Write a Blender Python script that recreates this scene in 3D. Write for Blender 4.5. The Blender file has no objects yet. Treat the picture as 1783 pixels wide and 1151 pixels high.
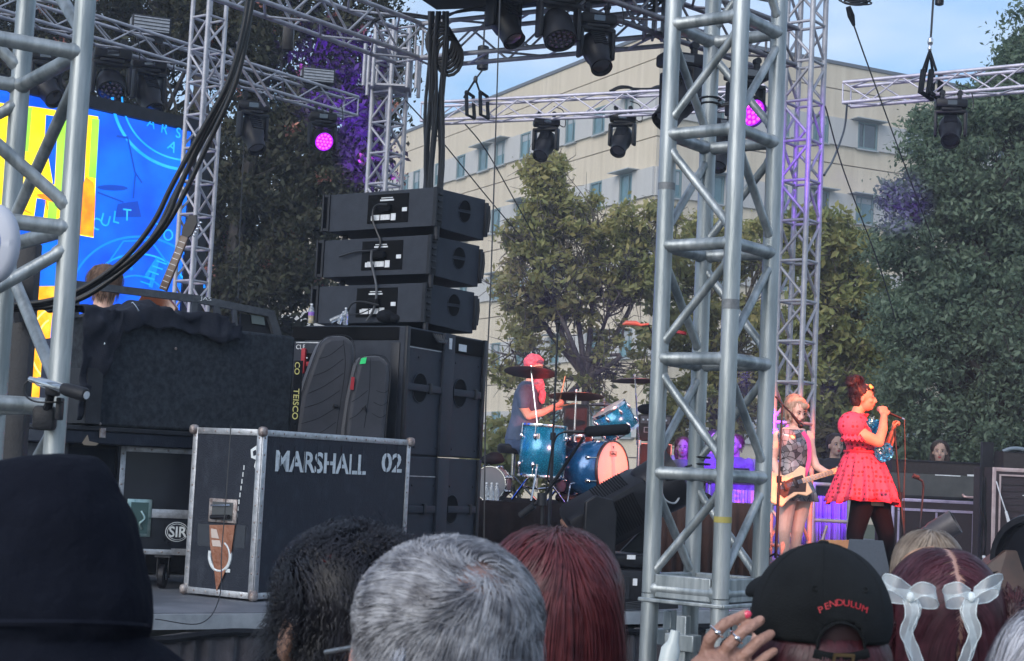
import bpy, bmesh, math, random
import numpy as np
from mathutils import Vector, Matrix, noise as mnoise
R = math.radians
random.seed(7)
sc = bpy.context.scene
col = sc.collection
V = Vector

# ------------------------------------------------------------------ camera, sky, sun, exposure
FPX, CX, CY = 2900.0, 891.5, 575.5           # focal length and centre in pixels of the 1783 x 1151 photograph
CAMZ = 1.85
PITCH, ROLL = R(4.86), R(2.72)
Fw = V((0, math.cos(PITCH), math.sin(PITCH)))
R0 = V((1, 0, 0)); U0 = V((0, -math.sin(PITCH), math.cos(PITCH)))
Rt = R0 * math.cos(ROLL) + U0 * math.sin(ROLL)
Up = -R0 * math.sin(ROLL) + U0 * math.cos(ROLL)
cd = bpy.data.cameras.new('camera'); cam = bpy.data.objects.new('camera', cd); col.objects.link(cam)
cam.matrix_world = Matrix(((Rt.x, Up.x, -Fw.x, 0), (Rt.y, Up.y, -Fw.y, 0), (Rt.z, Up.z, -Fw.z, CAMZ), (0, 0, 0, 1)))
cd.sensor_width = 36; cd.lens = FPX / 1783 * 36; cd.clip_start = 0.1; cd.clip_end = 4000
cd.dof.use_dof = True; cd.dof.focus_distance = 12.0; cd.dof.aperture_fstop = 22
sc.camera = cam
w = bpy.data.worlds.new('World'); sc.world = w; w.use_nodes = True
nt = w.node_tree; nt.nodes.clear()
SUN_EL, SUN_AZ = R(28), R(215)               # azimuth clockwise from +Y: behind the camera on the left
sky = nt.nodes.new('ShaderNodeTexSky'); sky.sky_type = 'NISHITA'; sky.sun_disc = False
sky.sun_elevation = SUN_EL; sky.sun_rotation = SUN_AZ; sky.air_density = 1.6; sky.dust_density = 0.4; sky.ozone_density = 5.5
tc = nt.nodes.new('ShaderNodeTexCoord'); mp = nt.nodes.new('ShaderNodeMapping'); mp.inputs['Scale'].default_value = (1.5, 1.5, 5)
nz = nt.nodes.new('ShaderNodeTexNoise'); nz.inputs['Scale'].default_value = 3.6; nz.inputs['Detail'].default_value = 5; nz.inputs['Roughness'].default_value = .5
rp = nt.nodes.new('ShaderNodeValToRGB'); rp.color_ramp.elements[0].position = .30; rp.color_ramp.elements[1].position = .62
rp.color_ramp.elements[0].color = (0, 0, 0, 1); rp.color_ramp.elements[1].color = (.75, .75, .75, 1)
mx = nt.nodes.new('ShaderNodeMix'); mx.data_type = 'RGBA'
mx.inputs[7].default_value = (5.7, 6.5, 7.6, 1)
bg = nt.nodes.new('ShaderNodeBackground'); bg.inputs[1].default_value = 0.084
wo = nt.nodes.new('ShaderNodeOutputWorld')
L_ = nt.links.new
tint = nt.nodes.new('ShaderNodeMix'); tint.data_type = 'RGBA'; tint.blend_type = 'MULTIPLY'; tint.inputs[0].default_value = 1
tint.inputs[7].default_value = (.80, .96, 1.18, 1)
L_(tc.outputs['Generated'], mp.inputs[0]); L_(mp.outputs[0], nz.inputs['Vector']); L_(nz.outputs[0], rp.inputs[0])
L_(rp.outputs[0], mx.inputs[0]); L_(sky.outputs[0], tint.inputs[6]); L_(tint.outputs[2], mx.inputs[6]); L_(mx.outputs[2], bg.inputs[0]); L_(bg.outputs[0], wo.inputs[0])
sl = bpy.data.lights.new('sun', 'SUN'); sl.energy = 1.4; sl.angle = R(45); sl.color = (1, .93, .84)
so = bpy.data.objects.new('sun', sl); col.objects.link(so)
sd = V((math.sin(SUN_AZ) * math.cos(SUN_EL), math.cos(SUN_AZ) * math.cos(SUN_EL), math.sin(SUN_EL)))
so.rotation_euler = sd.to_track_quat('Z', 'Y').to_euler(); so.location = sd * 50
sc.view_settings.view_transform = 'Standard'; sc.view_settings.look = 'None'
sc.view_settings.exposure = 0.95; sc.view_settings.gamma = 1
sc.cycles.max_bounces = 5; sc.cycles.transparent_max_bounces = 6
sc.cycles.sample_clamp_indirect = 4

# ------------------------------------------------------------------ pixel <-> place
def P(px, py, Y):
    """world point at distance Y (world Y) seen at photo pixel px,py"""
    r = Fw + Rt * ((px - CX) / FPX) - Up * ((py - CY) / FPX)
    return V((0, 0, CAMZ)) + r * (Y / r.y)
def G(px, py, z):
    r = Fw + Rt * ((px - CX) / FPX) - Up * ((py - CY) / FPX)
    return V((0, 0, CAMZ)) + r * ((z - CAMZ) / r.z)
def AZ(px, z, Y):
    """point at world z and Y whose image column is px"""
    h = z - CAMZ
    d0 = Fw.y * Y + Fw.z * h
    X = ((px - CX) / FPX * d0 - (Rt.y * Y + Rt.z * h)) / Rt.x
    return V((X, Y, z))
SZ = 1.10                                     # stage floor height

# ------------------------------------------------------------------ materials
MATS = {}
def mat(name, c, rough=.6, metal=0., c2=None, scale=8., bump=0., bscale=None, spec=.5, emit=None, es=1., trans=0., detail=6, coord='Object', stretch=None, lo=.35, hi=.65, sheen=0., coat=0., island=None, imix=.5):
    if name in MATS: return MATS[name]
    m = bpy.data.materials.new(name); m.use_nodes = True
    n = m.node_tree.nodes; l = m.node_tree.links.new
    b = n['Principled BSDF']
    b.inputs['Base Color'].default_value = (*c, 1); b.inputs['Roughness'].default_value = rough; b.inputs['Metallic'].default_value = metal
    b.inputs['Specular IOR Level'].default_value = spec
    if trans: b.inputs['Transmission Weight'].default_value = trans
    if coat: b.inputs['Coat Weight'].default_value = coat; b.inputs['Coat Roughness'].default_value = .15
    if sheen: b.inputs['Sheen Weight'].default_value = sheen
    t = n.new('ShaderNodeTexCoord'); mpn = n.new('ShaderNodeMapping'); l(t.outputs[coord], mpn.inputs[0])
    if stretch: mpn.inputs['Scale'].default_value = stretch
    if c2 is not None:
        z = n.new('ShaderNodeTexNoise'); z.inputs['Scale'].default_value = scale; z.inputs['Detail'].default_value = detail; z.inputs['Roughness'].default_value = .6
        l(mpn.outputs[0], z.inputs['Vector'])
        r = n.new('ShaderNodeValToRGB'); r.color_ramp.elements[0].position = lo; r.color_ramp.elements[1].position = hi
        r.color_ramp.elements[0].color = (*c, 1); r.color_ramp.elements[1].color = (*c2, 1)
        l(z.outputs[0], r.inputs[0]); outc = r.outputs[0]
        if island is not None:
            g = n.new('ShaderNodeNewGeometry'); r2 = n.new('ShaderNodeValToRGB')
            els = r2.color_ramp.elements
            els[0].color = (*island[0], 1); els[1].color = (*island[-1], 1)
            for i, cc in enumerate(island[1:-1]):
                e = els.new((i + 1) / (len(island) - 1)); e.color = (*cc, 1)
            l(g.outputs['Random Per Island'], r2.inputs[0])
            mm = n.new('ShaderNodeMix'); mm.data_type = 'RGBA'; mm.inputs[0].default_value = imix
            l(outc, mm.inputs[6]); l(r2.outputs[0], mm.inputs[7]); outc = mm.outputs[2]
        l(outc, b.inputs['Base Color'])
        rr = n.new('ShaderNodeMapRange'); rr.inputs['To Min'].default_value = max(0, rough - .1); rr.inputs['To Max'].default_value = min(1, rough + .12)
        l(z.outputs[0], rr.inputs['Value']); l(rr.outputs[0], b.inputs['Roughness'])
    if bump:
        z2 = n.new('ShaderNodeTexNoise'); z2.inputs['Scale'].default_value = bscale or scale * 4; z2.inputs['Detail'].default_value = 4
        l(mpn.outputs[0], z2.inputs['Vector'])
        bp = n.new('ShaderNodeBump'); bp.inputs['Strength'].default_value = bump; bp.inputs['Distance'].default_value = .01
        l(z2.outputs[0], bp.inputs['Height']); l(bp.outputs[0], b.inputs['Normal'])
    if emit: b.inputs['Emission Color'].default_value = (*emit, 1); b.inputs['Emission Strength'].default_value = es
    if name.startswith('leaf_'):                # thin leaves let some light through
        tr = n.new('ShaderNodeBsdfTranslucent'); ms = n.new('ShaderNodeMixShader'); ms.inputs[0].default_value = .38; out = n['Material Output']
        src = b.inputs['Base Color'].links[0].from_socket if b.inputs['Base Color'].links else None
        if src: l(src, tr.inputs[0])
        else: tr.inputs[0].default_value = (*c, 1)
        l(b.outputs[0], ms.inputs[1]); l(tr.outputs[0], ms.inputs[2]); l(ms.outputs[0], out.inputs['Surface'])
    MATS[name] = m; return m
alu = mat('aluminium', (.22, .25, .26), .42, .6, (.46, .49, .50), 22, .2, 60, stretch=(1, 1, .12))
alu_far = mat('aluminium_weathered', (.33, .33, .36), .52, .4, (.47, .47, .50), 10, .1, 50)
alu_dk = mat('aluminium_dull', (.16, .15, .17), .5, .6, (.28, .27, .29), 10)
weld = mat('weld', (.5, .5, .52), .55, .7, (.75, .75, .77), 60, .8, 200)
blk = mat('black_paint', (.008, .009, .013), .5, 0, (.020, .022, .028), 9, .15, 120, spec=.3)
blkp = mat('black_plastic', (.006, .006, .009), .42, 0, (.013, .013, .017), 12, .1, 200, spec=.3)
blkf = mat('black_fabric', (.006, .007, .010), .95, 0, (.014, .016, .021), 7, .6, 160, spec=.15)
carpet = mat('black_carpet', (.018, .022, .028), .98, 0, (.040, .047, .057), 30, .5, 260, spec=.1)
ply = mat('black_case_laminate', (.011, .015, .026), .55, 0, (.034, .041, .056), 16, .35, 180, spec=.3, lo=.50, hi=.82, stretch=(1, 1, .6))
paint_w = mat('stencil_paint', (.52, .56, .58), .7, 0, (.72, .76, .78), 30)
edge = mat('case_edge_aluminium', (.34, .35, .37), .38, .7, (.52, .53, .56), 25, .2, 90)
corner = mat('worn_steel', (.18, .13, .12), .5, .6, (.42, .39, .38), 30, .4, 90)
chrome = mat('chrome', (.75, .76, .78), .15, 1.)
lens = mat('lens_glass', (.01, .01, .014), .06, 0, spec=.9, coat=1)
cable = mat('cable_rubber', (.010, .011, .014), .42, 0)
skin = mat('skin', (.62, .36, .27), .5, 0, (.70, .43, .33), 12, .1, 80)
skin_d = mat('skin_tan', (.34, .19, .13), .5, 0, (.44, .26, .18), 14, .25, 90)

# ------------------------------------------------------------------ object helpers
LOC = {}
def setp(o, label=None, cat=None, group=None, kind=None):
    if label: o['label'] = label
    if cat: o['category'] = cat
    if group: o['group'] = group
    if kind: o['kind'] = kind
    return o
def thing(name, label, cat, loc=(0, 0, 0), group=None):
    o = bpy.data.objects.new(name, None); col.objects.link(o); o.location = loc; o.empty_display_size = .1
    LOC[o] = V(loc); return setp(o, label, cat, group)
def rootloc(o):
    s = V((0, 0, 0))
    while o is not None:
        s += LOC.get(o, V((0, 0, 0))); o = o.parent
    return s
class MB:
    def __init__(s, M=None): s.v = []; s.f = []; s.M = M
    def add(s, vs, fs):
        n = len(s.v)
        s.v += [(s.M @ V(p)) if s.M is not None else V(p) for p in vs]
        s.f += [tuple(i + n for i in f) for f in fs]; return s
    def box(s, c, d, rot=None, taper=None, bev=0.0):
        x, y, z = d[0] / 2, d[1] / 2, d[2] / 2
        if bev > 0:
            bm = bmesh.new(); bmesh.ops.create_cube(bm, size=1)
            for v in bm.verts: v.co = V((v.co.x * d[0], v.co.y * d[1], v.co.z * d[2]))
            bmesh.ops.bevel(bm, geom=bm.edges[:], offset=bev, segments=2, affect='EDGES', profile=.5)
            bm.verts.index_update()
            pts = [v.co.copy() for v in bm.verts]; fs = [[v.index for v in f.verts] for f in bm.faces]; bm.free()
        else:
            pts = [V(p) for p in ((-x, -y, -z), (x, -y, -z), (x, y, -z), (-x, y, -z), (-x, -y, z), (x, -y, z), (x, y, z), (-x, y, z))]
            fs = [(0, 3, 2, 1), (4, 5, 6, 7), (0, 1, 5, 4), (1, 2, 6, 5), (2, 3, 7, 6), (3, 0, 4, 7)]
        if taper:
            for p in pts:
                k = (p.z + z) / (2 * z); p.x *= 1 + (taper[0] - 1) * k; p.y *= 1 + (taper[1] - 1) * k
        if rot is not None: pts = [rot @ p for p in pts]
        return s.add([p + V(c) for p in pts], fs)
    def tube(s, pts, r, n=8, cap=True, sx=1.0):
        pts = [V(p) for p in pts]; rs = r if isinstance(r, (list, tuple)) else [r] * len(pts)
        rings = []; u = None; allv = []
        for i, p in enumerate(pts):
            if i == 0: t = pts[1] - p
            elif i == len(pts) - 1: t = p - pts[-2]
            else: t = (pts[i + 1] - pts[i - 1])
            t = t.normalized() if t.length > 1e-9 else V((0, 0, 1))
            if u is None:
                a = V((0, 0, 1)) if abs(t.z) < .9 else V((0, 1, 0)); u = t.cross(a).normalized()
            else:
                u = (u - t * u.dot(t)); u = u.normalized() if u.length > 1e-6 else t.orthogonal().normalized()
            w_ = t.cross(u)
            for k in range(n):
                a = 2 * math.pi * k / n
                allv.append(p + u * (math.cos(a) * rs[i] * sx) + w_ * (math.sin(a) * rs[i]))
        fs = []
        for i in range(len(pts) - 1):
            for k in range(n):
                a = i * n + k; b = i * n + (k + 1) % n
                fs.append((a, b, b + n, a + n))
        if cap:
            fs.append(tuple(reversed(range(n)))); fs.append(tuple((len(pts) - 1) * n + k for k in range(n)))
        return s.add(allv, fs)
    def bar(s, a, b, r, n=10): return s.tube([a, b], r, n)
    def capsule(s, pts, rs, n=12):
        """tapered tube with rounded ends through pts"""
        pts = [V(p) for p in pts]
        a = (pts[0] - pts[1]).normalized(); b = (pts[-1] - pts[-2]).normalized()
        P_ = [pts[0] + a * rs[0], pts[0] + a * rs[0] * .7] + pts + [pts[-1] + b * rs[-1] * .7, pts[-1] + b * rs[-1]]
        R_ = [rs[0] * .08, rs[0] * .7] + list(rs) + [rs[-1] * .7, rs[-1] * .08]
        return s.tube(P_, R_, n)
    def ell(s, c, r, rot=None, nu=16, nv=10):
        vs = []; fs = []
        for j in range(nv + 1):
            th = math.pi * j / nv
            for i in range(nu):
                ph = 2 * math.pi * i / nu
                p = V((r[0] * math.sin(th) * math.cos(ph), r[1] * math.sin(th) * math.sin(ph), r[2] * math.cos(th)))
                if rot is not None: p = rot @ p
                vs.append(p + V(c))
        for j in range(nv):
            for i in range(nu):
                a = j * nu + i; b = j * nu + (i + 1) % nu
                fs.append((a, a + nu, b + nu, b))
        return s.add(vs, fs)
    def loft(s, secs, n=24, cap=True, fold=None):
        """secs: (centre, rx, ry, rotz) horizontal ellipses stacked; fold(a, i) -> radius factor"""
        vs = []; fs = []
        for i, sec in enumerate(secs):
            c, rx, ry = V(sec[0]), sec[1], sec[2]; rz = sec[3] if len(sec) > 3 else 0
            for k in range(n):
                a = 2 * math.pi * k / n; q = fold(a, i) if fold else 1
                x, y = rx * math.cos(a) * q, ry * math.sin(a) * q
                vs.append(c + V((x * math.cos(rz) - y * math.sin(rz), x * math.sin(rz) + y * math.cos(rz), 0)))
        for i in range(len(secs) - 1):
            for k in range(n):
                a = i * n + k; b = i * n + (k + 1) % n
                fs.append((a, b, b + n, a + n))
        if cap: fs.append(tuple(reversed(range(n)))); fs.append(tuple((len(secs) - 1) * n + k for k in range(n)))
        return s.add(vs, fs)
    def lathe(s, prof, n=24, M=None, close=False):
        """prof: (radius, height) about local Z"""
        vs = []; fs = []
        for r, h in prof:
            for k in range(n):
                a = 2 * math.pi * k / n; p = V((r * math.cos(a), r * math.sin(a), h)); vs.append(M @ p if M is not None else p)
        for i in range(len(prof) - 1):
            for k in range(n):
                a = i * n + k; b = i * n + (k + 1) % n; fs.append((a, b, b + n, a + n))
        if close: fs.append(tuple(reversed(range(n)))); fs.append(tuple((len(prof) - 1) * n + k for k in range(n)))
        return s.add(vs, fs)
    def prism(s, poly, h, M=None):
        """poly of (x, y) extruded 0..h along local Z"""
        n = len(poly); vs = [V((x, y, 0)) for x, y in poly] + [V((x, y, h)) for x, y in poly]
        if M is not None: vs = [M @ v for v in vs]
        fs = [tuple(reversed(range(n))), tuple(range(n, 2 * n))] + [(i, (i + 1) % n, (i + 1) % n + n, i + n) for i in range(n)]
        return s.add(vs, fs)
    def build(s, name, m, parent=None, smooth=40, bevel=0, vox=0, sm=0, label=None, cat=None, group=None, kind=None, thick=0, sub=0, loc=None):
        off = rootloc(parent) if parent is not None else (V(loc) if loc is not None else V((0, 0, 0)))
        me = bpy.data.meshes.new(name); me.from_pydata([p - off for p in s.v], [], s.f); me.update()
        me.materials.append(m); o = bpy.data.objects.new(name, me); col.objects.link(o)
        if parent is not None: o.parent = parent
        elif loc is not None: o.location = loc
        bm = bmesh.new(); bm.from_mesh(me); bmesh.ops.recalc_face_normals(bm, faces=bm.faces); bm.to_mesh(me); bm.free()
        if smooth:
            for p in me.polygons: p.use_smooth = True
            if not vox: me.set_sharp_from_angle(angle=R(smooth))
        if bevel: b = o.modifiers.new('b', 'BEVEL'); b.width = bevel; b.segments = 2; b.limit_method = 'ANGLE'
        if thick: b = o.modifiers.new('s', 'SOLIDIFY'); b.thickness = thick; b.offset = 0
        if vox:
            b = o.modifiers.new('r', 'REMESH'); b.mode = 'VOXEL'; b.voxel_size = vox; b.use_smooth_shade = True
            if sm: b2 = o.modifiers.new('sm', 'SMOOTH'); b2.factor = .5; b2.iterations = sm
        if sub: b = o.modifiers.new('ss', 'SUBSURF'); b.levels = sub; b.render_levels = sub
        setp(o, label, cat, group, kind); return o
def one(name, mb, m, label, cat, **k):
    """a thing that is one mesh, its origin at its own base"""
    xs = [p.x for p in mb.v]; ys = [p.y for p in mb.v]; zs = [p.z for p in mb.v]
    return mb.build(name, m, None, label=label, cat=cat, loc=((min(xs) + max(xs)) / 2, (min(ys) + max(ys)) / 2, min(zs)), **k)
def struct(name, mb, m, **k): return mb.build(name, m, None, kind='structure', **k)
def frame_of(p, x, z):
    x = V(x).normalized(); z = V(z); z = (z - x * z.dot(x)).normalized(); y = z.cross(x)
    return Matrix(((x.x, y.x, z.x, p[0]), (x.y, y.y, z.y, p[1]), (x.z, y.z, z.z, p[2]), (0, 0, 0, 1)))
def rotz(a): return Matrix.Rotation(a, 3, 'Z')
def bez(pts, n=24):
    """smooth catmull-rom through points"""
    pts = [V(p) for p in pts]; pts = [pts[0] * 2 - pts[1]] + pts + [pts[-1] * 2 - pts[-2]]; out = []
    for i in range(1, len(pts) - 2):
        for k in range(n):
            t = k / n; a, b, c, d = pts[i - 1:i + 3]
            out.append(.5 * ((2 * b) + (c - a) * t + (2 * a - 5 * b + 4 * c - d) * t * t + (3 * b - a - 3 * c + d) * t ** 3))
    out.append(pts[-2]); return out
def text_part(txt, name, m, M, size, depth=.002, parent=None, stencil=False, sx=1.0, align='LEFT', shear=0, bold=0.0, **k):
    """flat lettering as a thin mesh, local x right, y up"""
    cu = bpy.data.curves.new('t', 'FONT'); cu.body = txt; cu.size = size; cu.extrude = depth / 2; cu.align_x = align; cu.shear = shear; cu.offset = bold
    cu.resolution_u = 3
    ob = bpy.data.objects.new('t', cu); col.objects.link(ob)
    dg = bpy.context.evaluated_depsgraph_get(); me = bpy.data.meshes.new_from_object(ob.evaluated_get(dg))
    bpy.data.objects.remove(ob)
    mb = MB(M @ Matrix.Diagonal((sx, 1, 1, 1))); mb.add([v.co.copy() for v in me.vertices], [tuple(p.vertices) for p in me.polygons])
    return mb if parent is None and not k else mb.build(name, m, parent, smooth=0, **k)
def npmesh(name, verts, faces4, m, parent=None, smooth=False, **k):
    off = rootloc(parent) if parent is not None else V((0, 0, 0))
    me = bpy.data.meshes.new(name); nv = len(verts); nf = len(faces4); q = faces4.shape[1]
    me.vertices.add(nv); me.vertices.foreach_set('co', (verts - np.array(off)).astype(np.float32).ravel())
    me.loops.add(nf * q); me.loops.foreach_set('vertex_index', faces4.astype(np.int32).ravel())
    me.polygons.add(nf); me.polygons.foreach_set('loop_start', np.arange(0, nf * q, q, dtype=np.int32)); me.polygons.foreach_set('loop_total', np.full(nf, q, dtype=np.int32))
    me.update(calc_edges=True); me.validate()
    if smooth: me.polygons.foreach_set('use_smooth', np.ones(nf, dtype=bool))
    me.materials.append(m); o = bpy.data.objects.new(name, me); col.objects.link(o)
    if parent is not None: o.parent = parent
    return setp(o, **k)
# ================================================================== GROUND, STAGE
asph = mat('ground_asphalt', (.045, .047, .05), .9, 0, (.075, .076, .078), 1.5, .3, 40)
grassy = mat('lawn_grass', (.03, .045, .015), .95, 0, (.06, .07, .03), .6, .6, 20)
g = MB(); g.add([(-1500, -300, -.004), (1500, -300, -.004), (1500, 2500, -.004), (-1500, 2500, -.004)], [(0, 1, 2, 3)]); struct('ground', g, grassy, smooth=0)
g = MB(); g.add([(-60, -40, 0), (60, -40, 0), (60, 33, 0), (-60, 33, 0)], [(0, 1, 2, 3)]); struct('plaza_pavement', g, asph, smooth=0)
deckm = mat('stage_deck', (.085, .095, .115), .55, 0, (.15, .16, .185), 3, .15, 60, stretch=(1, 1, 1))
A0 = V((-1.66, 8.02, 0)); ED = V((.841, .541, 0)); EN = V((-.541, .841, 0))
a = A0 - ED * 5.2; b = A0 + ED * 15; DD = 13.5
def quadbox(mb, p, q, n, d, z0, z1):
    vs = [p, q, q + n * d, p + n * d]
    mb.add([(v.x, v.y, z0) for v in vs] + [(v.x, v.y, z1) for v in vs], [(0, 3, 2, 1), (4, 5, 6, 7), (0, 1, 5, 4), (1, 2, 6, 5), (2, 3, 7, 6), (3, 0, 4, 7)])
st = thing('stage', 'low modular stage with grey deck, aluminium edge and black pleated skirt under the band', 'stage', (a.x, a.y, 0))
m = MB()
for i in range(17):
    for j in range(11):
        p = a + ED * (i * 1.22) + EN * (.02 + j * 1.22)
        quadbox(m, p + ED * .004, p + ED * 1.216, EN, 1.212, SZ - .06, SZ)
m.build('deck', deckm, st, smooth=0)
m = MB(); quadbox(m, a - EN * .03, b - EN * .03, EN, .045, SZ - .075, SZ - .004); m.build('edge_rail', mat('deck_rail', (.30, .32, .35), .45, .6, (.42, .44, .47), 12), st, smooth=0)
for i in range(0, 18, 2):
    for j in (0.3, 6, 12.5):
        p = a + ED * (i * 1.22) + EN * j
        MB().bar((p.x, p.y, 0), (p.x, p.y, SZ - .061), .025).build('leg', alu_far, st)
skirtm = mat('skirt_cloth', (.022, .020, .026), .9, 0, (.045, .042, .052), 6, .3, 80, sheen=.4)
m = MB(); vs = []; fs = []; nst = 900
for i in range(nst):
    s_ = i / (nst - 1) * 20.0; p = a + ED * s_ - EN * .05
    wv = .018 * math.sin(s_ * 55 + 2 * math.sin(s_ * 7)) + .012 * math.sin(s_ * 91)
    sag = .03 * abs(math.sin(s_ * 2.1)) + .015 * math.sin(s_ * 9)
    for zz, k in ((SZ - .07 - sag, .35), (SZ - .16, .8), (.5, 1.1), (.01, 1.4)):
        q = p - EN * (wv * k + .01); vs.append((q.x, q.y, zz))
for i in range(nst - 1):
    for k in range(3): fs.append((i * 4 + k, i * 4 + k + 1, (i + 1) * 4 + k + 1, (i + 1) * 4 + k))
m.add(vs, fs); m.build('skirt', skirtm, st, thick=.003, smooth=80)
# hanging valance edge (the folded top of the skirt)
m = MB(); pts = [(a + ED * (i * .08) - EN * .075) for i in range(240)]
m.tube([(p.x, p.y, SZ - .075 - .03 * abs(math.sin(i * .08 * 2.1)) - .012 * math.sin(i * .7)) for i, p in enumerate(pts)], .02, 6); m.build('skirt_hem', blkf, st)

# drum riser (cloth covered)
brown = mat('riser_cloth', (.008, .006, .007), .9, 0, (.014, .010, .011), 5, .4, 50, spec=.05)
def riser(name, label, pl, pr, Y, dep, z1, mt, cat='riser', cloth=True):
    L = AZ(pl, z1, Y); Rr = AZ(pr, z1, Y); t = thing(name, label, cat, ((L.x + Rr.x) / 2, Y, SZ))
    m = MB(); m.box(((L.x + Rr.x) / 2, Y + dep / 2, z1 - .03), (Rr.x - L.x, dep, .06)); m.build('top', mt if cloth else deckm, t, smooth=0)
    n = 160; vs = []; fs = []
    per = [(L.x, Y + dep), (L.x, Y), (Rr.x, Y), (Rr.x, Y + dep)]
    pl_ = []
    for i in range(3):
        for k in range(n // 3):
            u = k / (n // 3); pl_.append((per[i][0] * (1 - u) + per[i + 1][0] * u, per[i][1] * (1 - u) + per[i + 1][1] * u, i))
    for i, (x, y, sd_) in enumerate(pl_):
        o = .02 + .014 * math.sin(i * 1.3) + .01 * math.sin(i * .57)
        dx, dy = ((-1, 0), (0, -1), (1, 0))[sd_]
        for zz, k in ((z1 + .003, .3), (z1 - .1, .6), (SZ + .005, 1)): vs.append((x + dx * o * k, y + dy * o * k, zz))
    for i in range(len(pl_) - 1): fs += [(i * 3, i * 3 + 1, i * 3 + 4, i * 3 + 3), (i * 3 + 1, i * 3 + 2, i * 3 + 5, i * 3 + 4)]
    m = MB(); m.add(vs, fs); m.build('cloth', mt, t, thick=.004, smooth=60); return t
RZ = 1.57
riser('drum_riser', 'dark cloth covered riser under the blue drum kit', 790, 1128, 15.6, 3.0, RZ, brown)
riser('cable_box', 'brown cloth covered box with a heap of cables on top, behind the front tower', 1152, 1322, 13.6, .9, SZ + .6 - .02, mat('brown_cloth', (.040, .018, .014), .9, 0, (.062, .028, .022), 4, .4, 40), 'box')

# ================================================================== BUILDING
def beige(name, c, c2): return mat(name, c, .85, 0, c2, 2.6, .15, 8, stretch=(1, 1, .05), lo=.3, hi=.75)
wallm = beige('concrete_beige', (.55, .465, .35), (.70, .61, .475))
panelm = beige('panel_grey', (.46, .45, .44), (.53, .52, .50))
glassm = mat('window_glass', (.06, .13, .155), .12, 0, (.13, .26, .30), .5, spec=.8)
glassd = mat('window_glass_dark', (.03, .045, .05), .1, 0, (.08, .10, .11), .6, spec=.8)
wframe = mat('window_frame', (.16, .24, .25), .5, .2)
canm = mat('sunshade', (.40, .42, .43), .5, .3)
C = V((6.73, 81.7)); DL = V((-.451, .893)); DR = V((.893, .451))
def tof(px, z, D):
    def X(t): return AZ(px, z, C.y + D.y * t).x - (C.x + D.x * t)
    a_, b_ = 0., 10.; fa, fb = X(a_), X(b_); return a_ - fa * (b_ - a_) / (fb - fa)
bd = thing('office_building', 'beige concrete office block with grey window bands and small sunshades, rising behind the trees', 'building', (C.x, C.y, 0))
NL, NR = V((-DR.x, -DR.y)), V((DR.y, -DR.x))     # outward normals
NL = V((-.893, -.451)); NR = V((.451, -.893))
m = MB(); ll, lr = 62, 60
def foot(off):
    c0 = C - (NL + NR) * off
    return [c0, c0 + DR * lr, c0 + DR * (lr - 0) + DL * ll, c0 + DL * ll]
zs = [0] + [22.85 - 4 * k for k in range(5, -1, -1)] + [24.15]
for i in range(len(zs) - 1):
    f = foot(0); z0, z1 = zs[i] + (.03 if i else 0), zs[i + 1] - .03
    if i == len(zs) - 2: z1 = zs[-1]
    m.add([(p.x, p.y, z0) for p in f] + [(p.x, p.y, z1) for p in f], [(0, 3, 2, 1), (4, 5, 6, 7), (0, 1, 5, 4), (1, 2, 6, 5), (2, 3, 7, 6), (3, 0, 4, 7)])
m.build('wall', wallm, bd, smooth=0)
m = MB(); f = foot(.12); m.add([(p.x, p.y, .1) for p in f] + [(p.x, p.y, 24.0) for p in f], [(0, 3, 2, 1), (4, 5, 6, 7), (0, 1, 5, 4), (1, 2, 6, 5), (2, 3, 7, 6), (3, 0, 4, 7)]); m.build('wall_joints', mat('joint', (.27, .235, .19), .9), bd, smooth=0)
m = MB(); f = foot(-.08); m.add([(p.x, p.y, 24.16) for p in f] + [(p.x, p.y, 24.34) for p in f], [(0, 3, 2, 1), (4, 5, 6, 7), (0, 1, 5, 4), (1, 2, 6, 5), (2, 3, 7, 6), (3, 0, 4, 7)]); m.build('roof', mat('roof_edge', (.12, .13, .15), .6), bd, smooth=0)
def fbox(mb, D, N, t0, t1, z0, z1, o0, o1):
    p = [C + D * t0 + N * o0, C + D * t1 + N * o0, C + D * t1 + N * o1, C + D * t0 + N * o1]
    mb.add([(q.x, q.y, z0) for q in p] + [(q.x, q.y, z1) for q in p], [(0, 3, 2, 1), (4, 5, 6, 7), (0, 1, 5, 4), (1, 2, 6, 5), (2, 3, 7, 6), (3, 0, 4, 7)])
LU = [(704, 713), (721, 733), (759, 774), (797, 812), (835, 852), (865, 881), (908, 926), (987, 1004), (1035, 1056), (1090, 1106)]
LL_ = [(704, 713), (745, 758), (802, 815), (857, 873), (901, 915), (960, 976), (1029, 1050), (1081, 1103)]
RU = [(1167, 1184), (1232, 1258), (1343, 1372), (1413, 1440), (1491, 1525), (1577, 1610), (1650, 1684), (1735, 1768)]
RL = [(1167, 1184), (1232, 1258), (1338, 1368), (1413, 1440), (1487, 1518), (1577, 1610), (1650, 1684), (1735, 1768)]
rr = random.Random(3)
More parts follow.
